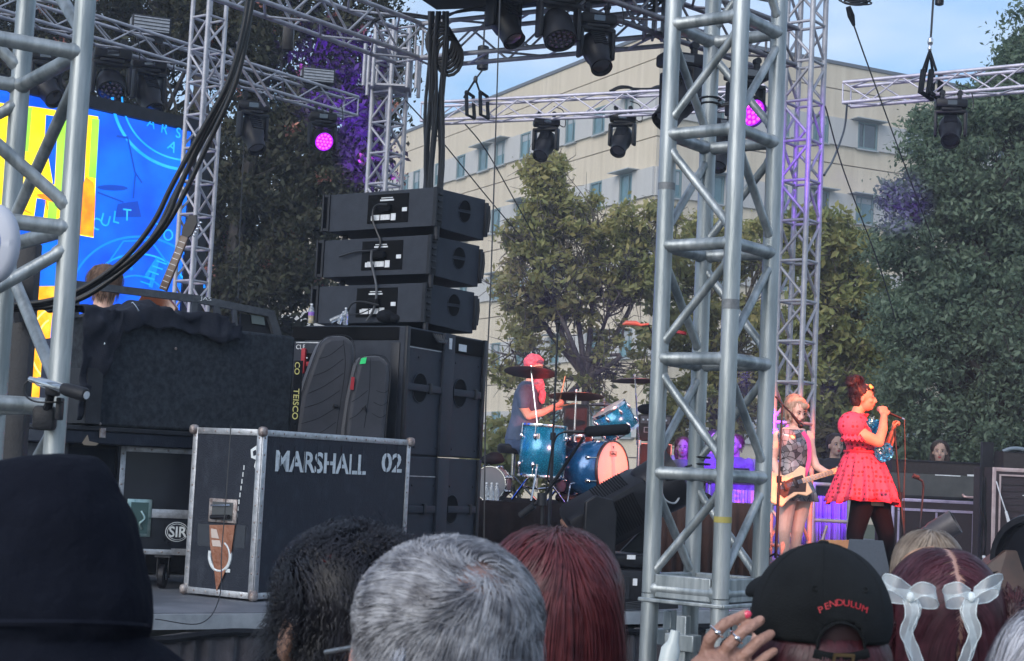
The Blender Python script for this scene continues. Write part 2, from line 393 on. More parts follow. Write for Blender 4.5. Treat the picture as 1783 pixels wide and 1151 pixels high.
for k in range(5):
    z0, z1 = 19.85 - 4 * k, 21.3 - 4 * k
    for D, N, spans, far in ((DL, NL, LU if k == 0 else LL_, ll), (DR, NR, RU if k == 0 else RL, lr)):
        ts = sorted([tuple(sorted((tof(p0, z0, D), tof(p1, z0, D)))) for p0, p1 in spans]); prev = 0.0
        for n_, (t0, t1) in enumerate(ts):
            if t1 > far - 2: break
            if t0 - prev > .3:
                m = MB(); fbox(m, D, N, prev + (0 if prev == 0 else .02), t0 - .02, z0, z1, .0, .14 if prev else .15); m.build('panel', panelm, bd, smooth=0)
            fr = MB(); w_ = .1
            for q in ((t0, t1, z0, z0 + w_), (t0, t1, z1 - w_, z1), (t0, t0 + w_, z0 + w_, z1 - w_), (t1 - w_, t1, z0 + w_, z1 - w_)): fbox(fr, D, N, *q, .003, .1)
            fo = fr.build('window', wframe, bd, smooth=0)
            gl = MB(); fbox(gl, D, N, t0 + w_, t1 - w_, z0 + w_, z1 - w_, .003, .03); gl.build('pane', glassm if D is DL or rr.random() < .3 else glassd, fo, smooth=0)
            if rr.random() < .6: bl_ = MB(); fbox(bl_, D, N, t0 + w_ + .02, t1 - w_ - .02, z1 - w_ - rr.uniform(.25, .8), z1 - w_, .031, .045); bl_.build('blind', canm, fo, smooth=0)
            ml = MB(); tm_ = t0 + (t1 - t0) * .3; fbox(ml, D, N, tm_, tm_ + .06, z0 + w_, z1 - w_, .046, .09); ml.build('mullion', wframe, fo, smooth=0)
            si = MB(); fbox(si, D, N, t0 - .05, t1 + .05, z0 - .08, z0 - .01, .003, .2); si.build('sill', canm, fo, smooth=0)
            if rr.random() < .55:
                ca = MB(); fbox(ca, D, N, t0 - .5, t1 + .3, z1 + .04, z1 + .09, .003, .7); ca.build('sunshade', canm, bd, smooth=0)
            prev = t1
        m = MB(); fbox(m, D, N, prev + .02, far, z0, z1, 0, .14); m.build('panel', panelm, bd, smooth=0)

# ================================================================== TREES
def leafmesh(name, cs, size, m, parent, rng, elong=1.8, kind=None, droop=0):
    n = len(cs); s = size * (.45 + 1.25 * rng.random(n) ** 1.4)[:, None]
    d = rng.normal(size=(n, 3)); d[:, 2] -= droop; d /= np.linalg.norm(d, axis=1)[:, None]
    e = rng.normal(size=(n, 3)); e -= d * (e * d).sum(1)[:, None]; e /= np.linalg.norm(e, axis=1)[:, None]
    nn = np.cross(d, e)
    v = np.stack([cs - d * s * .5 * elong, cs + e * s * .4 + nn * s * .12, cs + d * s * .5 * elong, cs - e * s * .4 + nn * s * .12], 1).reshape(-1, 3)
    return npmesh(name, v, np.arange(n * 4).reshape(n, 4), m, parent, kind=kind)
def tree(name, label, cat, base, blobs, lsize, nleaf, leafm, barkm, seed, trunk_r=.2, clump=.35, branchy=40, fork=None, group=None, shell=.55, dead=0, nclump=60, droop=0):
    """blobs: (centre, radii, weight)"""
    rng = np.random.default_rng(seed); t = thing(name, label, cat, base, group)
    W = np.array([b[2] if len(b) > 2 else b[1][0] * b[1][2] for b in blobs]); W = W / W.sum()
    centers = []; leaves = []
    for bl, w_ in zip(blobs, W):
        c, r = np.array(bl[0]), np.array(bl[1]); nc = max(3, int(nclump * len(blobs) * w_))
        u = rng.normal(size=(nc, 3)); u /= np.linalg.norm(u, axis=1)[:, None]
        cc = c + u * r * (shell + (1 - shell) * rng.random(nc)[:, None] ** .5) ; centers.append(cc)
        nl = int(nleaf * w_); idx = rng.integers(0, nc, nl)
        csz = rng.uniform(.5, 1.35, nc)[idx][:, None]
        g_ = rng.normal(size=(nl, 3)) * .42; leaves.append(cc[idx] + g_ * clump * csz * np.array([1, 1, .7]))
    centers = np.concatenate(centers); leaves = np.concatenate(leaves)
    f = V(fork) if fork else V(base) + (V(centers.mean(0)) - V(base)) * .45
    m = MB(); b0 = V(base); m.tube(bez([b0, b0.lerp(f, .5) + V((rng.normal() * .1, 0, 0)), f], 5), [trunk_r * (1.35 - .65 * i / 10) for i in range(11)], 10)
    m.build('trunk', barkm, t)
    m = MB(); hubs = [V(bl[0]) for bl in blobs]
    for h in hubs:
        mid = f.lerp(h, .5) + V(rng.normal(size=3)) * .25; pts = bez([f, mid, h], 5)
        m.tube(pts, [trunk_r * .6 * (1 - .75 * i / (len(pts) - 1)) + .01 for i in range(len(pts))], 7)
    for k in rng.integers(0, len(centers), branchy * len(blobs)):
        c = V(centers[k]); h = min(hubs, key=lambda q: (q - c).length); s_ = h.lerp(f, rng.random() * .5)
        mid = s_.lerp(c, .55) + V(rng.normal(size=3)) * .12 * (c - s_).length ; pts = bez([s_, mid, c + (c - mid) * .15], 4)
        r0 = trunk_r * rng.uniform(.07, .2); m.tube(pts, [r0 * (1 - .85 * i / (len(pts) - 1)) + .004 for i in range(len(pts))], 5)
        if dead:
            for q in range(dead):
                p0 = pts[int(rng.integers(2, len(pts)))]; e = p0 + V(rng.normal(size=3)) * .5 * clump * 2; m.tube([p0, p0.lerp(e, .5) + V(rng.normal(size=3)) * .08, e], [.012, .008, .004], 4)
    m.build('branches', barkm, t)
    leafmesh('foliage', leaves, lsize, leafm, t, rng, droop=droop)
    return t, centers, leaves
bark = mat('bark', (.10, .085, .07), .9, 0, (.20, .17, .14), 10, .6, 40)
barkd = mat('bark_dark', (.045, .04, .035), .9, 0, (.09, .08, .07), 10, .6, 40)
leafA = mat('leaf_dark', (.026, .036, .020), .75, 0, (.07, .072, .036), 1.1, island=[(.016, .026, .015), (.08, .085, .045), (.055, .04, .028), (.15, .15, .09)])  # palest random leaf tone puts light on the leaves into the colour
leafB = mat('leaf_olive', (.26, .29, .10), .7, 0, (.42, .38, .15), .7, island=[(.17, .22, .08), (.46, .44, .18), (.52, .40, .18), (.32, .36, .13)])
leafB2 = mat('leaf_olive_green', (.20, .26, .09), .7, 0, (.36, .37, .14), .7, island=[(.10, .15, .05), (.28, .30, .10), (.36, .28, .11), (.20, .25, .08)])
leafC = mat('leaf_oak', (.075, .125, .080), .6, 0, (.15, .22, .14), .8, island=[(.045, .085, .055), (.14, .20, .125), (.24, .30, .20), (.08, .14, .09)])
flower = mat('blossom_pink', (.30, .10, .08), .8, 0, (.42, .18, .13), 5)
def BL(px, py, Y, rpx, rpy, w_=None, dep=None):
    c = P(px, py, Y); k = Y / FPX; r = (rpx * k, (dep or rpx * k), rpy * k)
    return (tuple(c), r, w_ if w_ is not None else rpx * rpy)
# left dark evergreen with pink blossom
YL = 25.5
tl, cl, lv = tree('evergreen_tree', 'tall dark evergreen tree with dull pink blossoms behind the video screen', 'tree', (AZ(420, 0, YL).x, YL, 0), [
    BL(250, 20, YL, 240, 130, dep=1.5), BL(480, 60, YL, 160, 140, dep=1.3), BL(640, 90, YL, 75, 95, dep=.8), BL(560, 250, YL, 110, 110, dep=1.2),
    BL(640, 235, YL, 45, 85, dep=.6), BL(430, 300, YL, 120, 150, dep=1.2), BL(530, 420, YL, 75, 110, dep=1.1), BL(440, 500, YL, 110, 100, dep=1.1), BL(120, 120, YL, 160, 90, dep=1.2),
    BL(600, 330, YL, 75, 50, dep=.9), BL(300, 400, YL, 120, 220, dep=1.0), BL(-80, 60, YL, 150, 150, dep=1.5), BL(640, -60, YL, 110, 60, dep=1.2), BL(330, -180, YL, 300, 110, dep=2)],
    .054, 165000, leafA, barkd, 5, .28, .36, 10, shell=.2, nclump=130, droop=.5)
rng = np.random.default_rng(9); ii = rng.integers(0, len(lv), 170)
fc = lv[ii]; fc[:, 1] -= .25
fl = np.repeat(fc, 26, 0) + rng.normal(size=(170 * 26, 3)) * .055
leafmesh('blossoms', fl, .05, flower, tl, rng, 1.2, kind='stuff')
# dark shrubs behind the left towers, closing the crown down to the ground
def bush(name, label, cat, px, py, Y, rpx, rpy, m, n, ls, seed, group=None, cl_=.35, dep=None, bark_=None):
    c = P(px, py, Y); base = (c.x, c.y, 0)
    return tree(name, label, cat, base, [BL(px, py, Y, rpx, rpy, dep=dep), BL(px - rpx * .5, py + rpy * .4, Y, rpx * .6, rpy * .6, dep=dep), BL(px + rpx * .5, py + rpy * .4, Y, rpx * .6, rpy * .6, dep=dep)], ls, n, m, bark_ or barkd, seed, .06, cl_, 8, group=group, nclump=60, shell=.3)
bush('shrub', 'dense dark shrub under the evergreen, behind the covered amplifier cabinet', 'shrub', 430, 640, 26.5, 130, 130, leafA, 12000, .12, 21, dep=1)
# plane trees in the middle
YM = 36
tree('plane_tree', 'sparse olive plane tree with a green upright top, right of the speaker stack', 'tree', (AZ(1010, 0, YM).x, YM, 0), [
    BL(952, 300, YM, 34, 36, 2500, dep=.5), BL(960, 345, YM, 46, 30, 1900, dep=.6), BL(925, 405, YM, 55, 45, 2300, dep=.9), BL(1040, 390, YM, 70, 55, 2400, dep=.9), BL(1080, 480, YM, 85, 65, 4200, dep=1), BL(950, 500, YM, 90, 70, 4600, dep=1),
    BL(890, 610, YM, 60, 80, 1500, dep=1), BL(1040, 620, YM, 110, 90, 2000, dep=1.2), BL(1130, 400, YM, 55, 50, 1800, dep=.8), BL(960, 720, YM, 110, 60, 1000, dep=1)],
    .080, 20000, leafB, bark, 31, .11, .27, 40, fork=tuple(P(1020, 660, YM)), dead=5, nclump=40, shell=.35)
tree('plane_tree', 'thin crowned olive plane tree directly behind the front tower', 'tree', (AZ(1230, 0, YM + 2).x, YM + 2, 0), [
    BL(1220, 430, YM + 2, 90, 70, dep=1), BL(1330, 440, YM + 2, 60, 70, dep=.9), BL(1180, 560, YM + 2, 80, 80, dep=1), BL(1290, 600, YM + 2, 100, 90, dep=1), BL(1220, 720, YM + 2, 110, 60, dep=1)],
    .088, 22000, leafB, bark, 37, .13, .30, 30, fork=tuple(P(1240, 680, YM + 2)), dead=3, nclump=60, shell=.5)
tree('plane_tree', 'yellowing plane tree between the far lattice tower and the dark oak', 'tree', (AZ(1470, 0, YM - 2).x, YM - 2, 0), [
    BL(1420, 420, YM - 2, 70, 65, dep=1), BL(1490, 480, YM - 2, 60, 75, dep=1), BL(1440, 560, YM - 2, 80, 80, dep=1), BL(1520, 600, YM - 2, 60, 70, dep=.8), BL(1430, 680, YM - 2, 90, 60, dep=1), BL(1500, 730, YM - 2, 80, 60, dep=1)],
    .09, 24000, leafB2, bark, 41, .13, .32, 26, fork=tuple(P(1450, 690, YM - 2)), dead=2, nclump=60, shell=.45)
# right dark oak
YR = 29
tree('oak_tree', 'dense dark green oak filling the right side behind the hanging truss', 'tree', (AZ(1720, 0, YR).x, YR, 0), [
    BL(1790, 130, YR, 60, 90, dep=1), BL(1860, 60, YR, 110, 120, dep=1.5), BL(1735, 200, YR, 80, 70, dep=1), BL(1650, 290, YR, 75, 75, dep=1.1), BL(1750, 330, YR, 95, 110, dep=1.3), BL(1590, 350, YR, 52, 50, dep=.8),
    BL(1570, 430, YR, 60, 60, 3200, dep=.9), BL(1655, 490, YR, 75, 60, 6500, dep=1), BL(1580, 560, YR, 60, 60, 4200, dep=1), BL(1690, 560, YR, 80, 60, 6000, dep=1), BL(1640, 215, YR, 45, 40, 2200, dep=.7), BL(1690, 370, YR, 75, 60, 6500, dep=1), BL(1770, 400, YR, 60, 90, 7000, dep=1), BL(1760, 480, YR, 75, 80, dep=1.2), BL(1880, 300, YR, 120, 250, dep=1.5), BL(1640, 570, YR, 90, 75, dep=1.2), BL(1740, 620, YR, 100, 110, dep=1.3), BL(1600, 680, YR, 70, 75, dep=1),
    BL(1680, 750, YR, 110, 60, dep=1.2), BL(1850, 700, YR, 110, 140, dep=1.4)],
    .052, 210000, leafC, barkd, 51, .26, .36, 10, shell=.25, nclump=95)
bush('shrub', 'brownish low shrub behind the singer and the bass player', 'shrub', 1490, 790, 31, 110, 45, mat('leaf_brown', (.05, .045, .02), .8, 0, (.10, .085, .04), 2), 9000, .09, 23, dep=.8)
bush('shrub', 'dark low shrub behind the long road case at the right', 'shrub', 1690, 810, 30, 130, 45, leafC, 9000, .09, 24, dep=.8)
bush('shrub', 'pale twiggy shrub behind the drummer', 'shrub', 900, 790, 33, 90, 60, leafB, 4000, .1, 25, dep=.8)

# ================================================================== TRUSSES
def box_truss(name, label, cat, o, ax, u, L, s, r, pitch, ph=0, t0=0.0, group=None, m=None, rings=True, ends=True, cat_m=None, weldm=None, br=.55, solid_rings=False, per_part=True):
    """lattice truss: four chords from o along ax (length L), section in directions u and w; zigzag braces; rings every pitch"""
    m = m or alu_far; ax = V(ax).normalized(); u = V(u); u = (u - ax * u.dot(ax)).normalized(); w_ = ax.cross(u)
    o = V(o); t = thing(name, label, cat, o, group)
    cs = [o, o + u * s, o + u * s + w_ * s, o + w_ * s]          # corners N, R, K, L in order round the section
    for c in cs: MB().tube([c, c + ax * L], r, 14).build('chord', m, t)
    ks = []; k = 0; x = t0
    while x < L + 1e-6: ks.append(x); x += pitch
    ring = MB()
    for i, x in enumerate(ks):
        if rings or i in (0, len(ks) - 1):
            for q in range(4):
                a_, b_ = cs[q] + ax * x, cs[(q + 1) % 4] + ax * x
                bb = MB(); q_ = r * (.74 if solid_rings else br); e = (b_ - a_).normalized(); bb.tube([a_, a_ + e * r * .9, a_ + e * r * 1.05, a_ + e * r * 1.25, b_ - e * r * 1.25, b_ - e * r * 1.05, b_ - e * r * .9, b_], [q_ * 1.22, q_ * 1.2, q_ * 1.16, q_, q_, q_ * 1.16, q_ * 1.2, q_ * 1.22] if weldm else q_, 12); bb.build('crossbar', m, t)
    for i in range(len(ks) - 1):
        for q in range(4):
            x0, x1 = ks[i] + pitch * .11, ks[i + 1] - pitch * .11
            if (i + ph) % 2: x0, x1 = x1, x0
            if not rings: x0, x1 = (ks[i], ks[i + 1]) if not (i + ph) % 2 else (ks[i + 1], ks[i])
            a_, b_ = cs[q] + ax * x0, cs[(q + 1) % 4] + ax * x1
            bb = MB(); q_ = r * br; e = (b_ - a_).normalized(); bb.tube([a_, a_ + e * r * .95, a_ + e * r * 1.3, a_ + e * r * 1.5, b_ - e * r * 1.5, b_ - e * r * 1.3, b_ - e * r * .95, b_], [q_ * 1.3, q_ * 1.26, q_ * 1.18, q_, q_, q_ * 1.18, q_ * 1.26, q_ * 1.3] if weldm else q_, 10); bb.build('brace', m, t)
    return t
TH = R(37); c37, s37 = math.cos(TH), math.sin(TH)
UZ = V((0, 0, 1))
# with ax=+Z, u = N->R = (s37, c37); w = ax x u = (-c37, s37) = N->L
# front tower, 5 m from the camera
S1 = .2435
Nf = AZ(1276, CAMZ + .72, 5.0); zr = [CAMZ - .36 + .352 * k for k in range(0, 10)]
base = V((Nf.x, Nf.y, CAMZ - .345))
ft = box_truss('lattice_tower', 'bright aluminium lattice tower standing closest to the camera, right of centre', 'tower', base, UZ, (s37, c37, 0), 3.2, S1, .0265, .352, ph=0, t0=.02 + .345 - .352 + 0.0, m=alu, weldm=weld, solid_rings=True, br=.5)
# base section of the front tower
cs = [base, base + V((s37, c37, 0)) * S1, base + V((s37 - c37, c37 + s37, 0)) * S1, base + V((-c37, s37, 0)) * S1]
mb = MB()
for c in cs: mb.bar((c.x, c.y, .02), (c.x, c.y, base.z - .003), .027)
mb.build('base_leg', alu, ft)
mb = MB()
for q in range(4):
    a_, b_ = cs[q], cs[(q + 1) % 4]
    n_ = (b_ - a_).normalized(); mid = (a_ + b_) / 2; rot = Matrix(((n_.x, -n_.y, 0), (n_.y, n_.x, 0), (0, 0, 1)))
    mb.box((mid.x, mid.y, base.z + .022), (S1 - .05, .034, .07), rot); mb.box((mid.x, mid.y, base.z - .022), (S1 + .05, .06, .012), rot)
    mb.box((mid.x, mid.y, base.z - .30), (S1 - .05, .03, .04), rot); mb.box((mid.x, mid.y, base.z - .17), (.035, .03, .22), rot)
    mb.box((mid.x, mid.y, base.z - .14), (.10, .05, .05), rot)
mb.build('base_frame', alu, ft, bevel=.003, smooth=30)
m = MB(); m.box((base.x - .05, base.y + .16, .012), (.9, .9, .02)); m.build('base_plate', alu_far, ft, smooth=0)
# left tower, 3.8 m away, mostly outside the frame
A = AZ(118, 2.3, 3.8); ul = V((-.266, .4, 0)).normalized()
lt = box_truss('lattice_tower', 'large aluminium lattice tower cut off by the left edge of the picture', 'tower', (A.x, A.y, .02), UZ, ul, 3.6, .46, .0245, .41, ph=0, t0=.10 + CAMZ - .02 - .41 * 4, m=alu, weldm=weld, solid_rings=True, br=.62)
# far lattice towers
NR_ = AZ(1403, 4.3, 15.9)
box_truss('lattice_tower', 'slim lattice tower tinted purple behind the front tower, beside the bass player', 'tower', (NR_.x, NR_.y, SZ + .02), UZ, (s37, c37, 0), 6.0, S1 * 1.128, .027, .3925, ph=1, t0=CAMZ + 1.778 - .3925 * 6 - SZ - .02, m=alu_far, rings=True)
NM = AZ(674, 5, 16.6)
box_truss('lattice_tower', 'slim lattice tower rising behind the line array speakers', 'tower', (NM.x, NM.y, SZ + .02), UZ, (s37, c37, 0), 5.25, S1, .024, .316, ph=1, t0=.1, m=alu_far)
NFL = AZ(348, 5.05, 17.0)
box_truss('lattice_tower', 'slim lattice tower at the right edge of the video screen', 'tower', (NFL.x, NFL.y, SZ + .02), UZ, (s37, c37, 0), 5.6, S1, .024, .348, ph=0, t0=.1, m=alu_far)
# gantries on top
def htruss(name, label, p, q, s, r, pitch, m=None, ph=0, rings=False, group=None, tilt=0):
    p, q = V(p), V(q); ax = (q - p); L = ax.length; ax.normalize(); u = ax.cross(UZ).normalized()  # u to the side
    n = round(L / pitch); w_ = ax.cross(u)
    if w_.z < 0: u = -u; w_ = ax.cross(u)
    return box_truss(name, label, 'truss', p, ax, u, L, s, r, L / n - 1e-5, ph=ph, rings=rings, m=m, group=group, br=.5)
zD = 3.86 + CAMZ
pM = AZ(688, zD, 15.7)
htruss('gantry_truss', 'pale roof truss running from the middle tower up to the top left corner', pM, AZ(395, zD, 13.9) + (AZ(395, zD, 13.9) - pM) * .9, .33, .022, .36, ph=1)
pE = AZ(722, zD, 15.5); qE = AZ(1140, zD, 14.3)
htruss('gantry_truss', 'pale roof truss crossing the sky right of the middle tower', pE, qE, .33, .022, .4)
mb = MB()
mb = thing('corner_block', 'square truss corner block on top of the middle tower', 'truss block', (NM.x, NM.y, zD))
for dx in (-.1, .1):
    for dy in (-.1, .1): 
        for o_ in (0, .09): MB().bar((NM.x + dx * 2.2 - .05 + o_, NM.y + .15 + dy * 2.2, zD - .05), (NM.x + dx * 2.2 - .05 + o_, NM.y + .15 + dy * 2.2, zD + .38), .02).build('post', alu_far, mb)
for z_ in (zD - .02, zD + .36): MB().box((NM.x - .02, NM.y + .15, z_), (.42, .40, .02)).build('plate', alu_far, mb, smooth=0)
pF = AZ(1000, zD - .02, 12.9); qF = AZ(1385, zD - .02, 15.0)
htruss('gantry_truss', 'dull grey roof truss sloping down behind the top of the front tower', pF + (pF - qF) * .6, qF, .34, .024, .36, m=alu_dk)
tb = thing('truss_joint', 'boxy steel joint where two roof trusses meet left of the front tower', 'truss block', tuple(AZ(1148, zD, 14.2)))
c = AZ(1148, zD + .17, 14.2)
for k in range(4): MB().box((c.x - .12 + k * .08, c.y, c.z), (.02, .36, .4)).build('plate', alu_dk, tb, smooth=0)
MB().box((c.x, c.y, c.z + .21), (.36, .38, .02)).build('cap', alu_dk, tb, smooth=0)
# truss across the far tower top
htruss('gantry_truss', 'grey roof truss at the top edge right of the front tower', AZ(1300, zD + .42, 14.4), AZ(1500, zD + .35, 13.0), .3, .022, .35, m=alu_dk)
# hung lighting trusses
zA = CAMZ + 610 / FPX * 21.4
pA = AZ(598, zA, 21.4)
htruss('hanging_truss', 'lighting truss hanging over the video screen with moving lights under it', pA, AZ(150, zA, 18.05) + (AZ(150, zA, 18.05) - pA) * .5, .2435, .02, .36, ph=1, m=alu_far)
zB = CAMZ + 4.63
pB = AZ(732, zB, 22.0); qB = AZ(1330, zB, 20.1)
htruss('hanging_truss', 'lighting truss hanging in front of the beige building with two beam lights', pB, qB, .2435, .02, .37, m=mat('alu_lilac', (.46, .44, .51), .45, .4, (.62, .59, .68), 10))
zC = CAMZ + 4.54
pC = AZ(1467, zC, 19.4)
htruss('hanging_truss', 'lighting truss entering from the right edge with one beam light under it', pC, AZ(1783, zC, 18.2) + (AZ(1783, zC, 18.2) - pC) * .5, .2435, .021, .36, m=MATS['alu_lilac'])
# lattice braces by the left tower top (diagonal truss pieces near the cable)
m = MB(); bt = thing('brace_bars', 'two slanting parallel brace bars right of the thick cables', 'brace', P(400, 85, 15.5))
for x in (0, 12): MB().bar(P(400 + x, 85 - x, 15.5), P(462 + x, 185 - x, 15.6), .013).build('bar', alu_dk, bt)
# dark roof canopy at the top edge
m = MB(); a_ = P(700, -8, 14.2); vs = []; 
cp = [P(690, -30, 13.0), P(1175, -60, 13.2), P(1160, 3, 15.5), P(760, 17, 15.9)]
m.add(cp + [p + V((0, 0, .12)) for p in cp], [(0, 1, 2, 3), (7, 6, 5, 4), (0, 4, 5, 1), (1, 5, 6, 2), (2, 6, 7, 3), (3, 7, 4, 0)])
one('roof_canopy', m, blkf, 'black fabric canopy edge along the top of the picture', 'canopy', smooth=0)

# ================================================================== VIDEO SCREEN
SL = AZ(20, 5, 17.3); SR = AZ(327, 5, 19.0); sdv = V((SR.x - SL.x, SR.y - SL.y, 0)).normalized(); sn = V((sdv.y, -sdv.x, 0))
S0 = V((SR.x, SR.y, 0)); ztop = CAMZ + 3.74; zbot = CAMZ + .52
def S(px, py, k=1):
    r = P(px, py, 10) - V((0, 0, CAMZ)); o = V((0, 0, CAMZ)); pt = S0 + sn * (.006 * k)
    return o + r * ((pt - o).dot(sn) / r.dot(sn))
scr = thing('video_screen', 'large bright blue LED video screen in a black frame behind the left tower', 'screen', (S0.x - sdv.x * 2.6, S0.y - sdv.y * 2.6, SZ))
Lw = 5.6
def sbox(s0, s1, z0, z1, d0, d1):
    p = [S0 - sdv * s0 + sn * d0, S0 - sdv * s1 + sn * d0, S0 - sdv * s1 + sn * d1, S0 - sdv * s0 + sn * d1]
    return MB().add([(q.x, q.y, z0) for q in p] + [(q.x, q.y, z1) for q in p], [(0, 3, 2, 1), (4, 5, 6, 7), (0, 1, 5, 4), (1, 2, 6, 5), (2, 3, 7, 6), (3, 0, 4, 7)])
sbox(-.13, Lw, ztop + .01, ztop + .15, -.1, .03).build('frame', blk, scr, smooth=0)
sbox(-.30, -.01, zbot - .3, ztop + .005, -.1, .02).build('frame', blk, scr, smooth=0)
sbox(0, Lw, SZ, zbot - .01, -.1, -.0).build('base', blk, scr, smooth=0)
def em(name, c, s=1.0, c2=None, sc_=1.5):
    if name in MATS: return MATS[name]
    m = bpy.data.materials.new(name); m.use_nodes = True; n = m.node_tree.nodes; b = n['Principled BSDF']
    b.inputs['Base Color'].default_value = (.01, .01, .012, 1); b.inputs['Roughness'].default_value = .5
    b.inputs['Emission Color'].default_value = (*c, 1); b.inputs['Emission Strength'].default_value = s
    if c2:
        t = n.new('ShaderNodeTexCoord'); z = n.new('ShaderNodeTexNoise'); z.inputs['Scale'].default_value = sc_; z.inputs['Detail'].default_value = 4
        r = n.new('ShaderNodeValToRGB'); r.color_ramp.elements[0].color = (*c, 1); r.color_ramp.elements[1].color = (*c2, 1); r.color_ramp.elements[0].position = .38; r.color_ramp.elements[1].position = .66
        l = m.node_tree.links.new; l(t.outputs['Object'], z.inputs['Vector']); l(z.outputs[0], r.inputs[0]); l(r.outputs[0], b.inputs['Emission Color'])
    MATS[name] = m; return m
ES = 1.05
blue = em('led_blue', (.0, .055, .55), ES, (.0, .13, .85), 1.2); cyan = em('led_cyan', (.0, .24, .85), ES, (.02, .34, .95), 3); cyl = em('led_cyan_light', (.0, .17, .80), ES)
yel = em('led_yellow', (1.0, .62, .0), ES * 1.1, (1, .80, .02), 3); oran = em('led_orange', (1.0, .16, .01), ES, (1., .34, .0), 5); lim = em('led_green', (.22, .62, .04), ES, (.36, .75, .05), 2); navy = em('led_navy', (.0, .035, .33), ES)
lely = em('led_pale', (1., .75, .2), ES); ora2 = em('led_amber', (1., .32, .0), ES, (1, .5, .03), 8)
sbox(0, Lw, zbot, ztop, -.05, .0).build('panel', blue, scr, smooth=0)
def spoly(pts, m, k=1, name='picture'):
    mb = MB(); mb.add([S(x, y, k) for x, y in pts], [tuple(range(len(pts)))]); return mb.build(name, m, scr, smooth=0)
def sline(pts, wpx, m, k=2):
    mb = MB(); pts = [V((x, y)) for x, y in pts]
    for i in range(len(pts) - 1):
        a_, b_ = pts[i], pts[i + 1]; d = (b_ - a_).normalized(); n = V((-d.y, d.x)) * wpx / 2; a_ = a_ - d * .3; b_ = b_ + d * .3
        mb.add([S(*(a_ + n), k), S(*(b_ + n), k), S(*(b_ - n), k), S(*(a_ - n), k)], [(0, 1, 2, 3)])
    return mb.build('picture', m, scr, smooth=0)
def arc(cx, cy, rx, ry, a0, a1, n=28, rot=0):
    out = []
    for i in range(n + 1):
        a_ = R(a0 + (a1 - a0) * i / n); x, y = rx * math.cos(a_), ry * math.sin(a_); out.append((cx + x * math.cos(rot) - y * math.sin(rot), cy + x * math.sin(rot) + y * math.cos(rot)))
    return out
spoly([(-60, 172), (60, 186), (171, 203), (163, 414), (60, 395), (-60, 380)], yel, 1)
for x0, x1, y0, y1, mm in ((23, 38, 190, 415, blue), (41, 56, 186, 262, lim), (78, 99, 200, 318, blue), (99, 124, 197, 352, lim), (126, 150, 202, 330, blue), (158, 171, 206, 308, lim), (62, 78, 345, 388, blue), (84, 100, 330, 412, lim), (42, 52, 300, 330, lely), (-30, -8, 185, 380, lim)):
    spoly([(x0 + 2, y0), (x1 + 2, y0 + (x1 - x0) * .15), (x1 - 4, y1 + 3), (x0 - 4, y1)], mm, 2)
spoly([(56, 190), (70, 192), (92, 318), (78, 345), (58, 330), (50, 262)], yel, 3)
spoly([(142, 325), (150, 308), (163, 318), (166, 345), (163, 412), (138, 408)], oran, 4)
for cx_, cy_ in ((55, 305), (85, 345)): spoly(arc(cx_, cy_, 22, 5, 0, 360, 18, .28)[:-1], oran, 5)
sline([(45, 315), (48, 350), (40, 365), (55, 372)], 3, oran, 5); sline([(80, 350), (83, 365)], 3, oran, 5)
spoly([(-60, 395), (163, 420), (163, 415), (-60, 380)], blue, 3)
spoly([(-60, 500), (98, 498), (90, 560), (78, 700), (-60, 700)], ora2, 1)
spoly([(28, 520), (50, 505), (50, 700), (22, 700)], blue, 2); spoly([(-60, 556), (0, 560), (0, 700), (-60, 700)], oran, 2)
for r_ in (30, 42): sline(arc(95, 600, r_, r_ * 1.5, 110, 250), 3, lely, 3)
# seal: ring arcs, letters round it
for r_, w_ in ((128, 5), (112, 3)): sline(arc(330, 165, r_ * 1.05, r_ * 1.02, 88, 178), w_, cyan, 1)
sline(arc(240, 520, 118, 108, 190, 350), 4, cyl, 1); sline(arc(240, 520, 88, 78, 185, 355), 3, cyan, 1)
sline(arc(235, 540, 60, 60, 180, 360), 3, cyl, 2)
sline([(205, 470), (215, 445), (230, 470)], 5, cyl, 2); sline([(255, 480), (275, 450), (262, 500)], 7, cyl, 2); sline([(180, 470), (215, 420), (262, 418), (300, 470)], 3, cyl, 2)
for i in range(5): sline([(245 + i * 7, 490 - i * 9), (262 + i * 7, 496 - i * 9)], 2.5, cyan, 3)
for ch, x, y, rz_ in (('C', 164, 398, .35), ('U', 181, 393, .22), ('L', 201, 388, .08), ('T', 221, 384, -.05), ('Y', 284, 405, -.5), ('O', 297, 418, -.6), ('A', 262, 222, .2), ('R', 285, 232, .1), ('S', 310, 240, 0), ('A', 297, 262, .4), ('L', 318, 285, .1)):
    p = S(x, y, 3); zz = V((math.sin(-rz_) * sdv.x, math.sin(-rz_) * sdv.y, math.cos(rz_)))
    Mt = Matrix(((sdv.x, 0, sn.x, p.x), (sdv.y, 0, sn.y, p.y), (0, 1, 0, p.z), (0, 0, 0, 1))) @ Matrix.Rotation(-rz_ * 1.0, 4, 'Z')
    text_part(ch, 'letter', cyan, Mt, .19 if y > 300 else .17, .004, scr, align='CENTER')
# faint drum kit in the picture
sline([(215, 240), (222, 238), (235, 300), (247, 318)], 3, navy, 2); sline([(203, 237), (222, 240)], 4, navy, 2); sline([(236, 300), (232, 345)], 3, navy, 2)
spoly(arc(196, 327, 27, 5, 0, 360, 18, .03)[:-1], navy, 2); spoly([(205, 355), (240, 350), (246, 378), (200, 378)], navy, 2); sline([(170, 335), (215, 352)], 3, navy, 2)
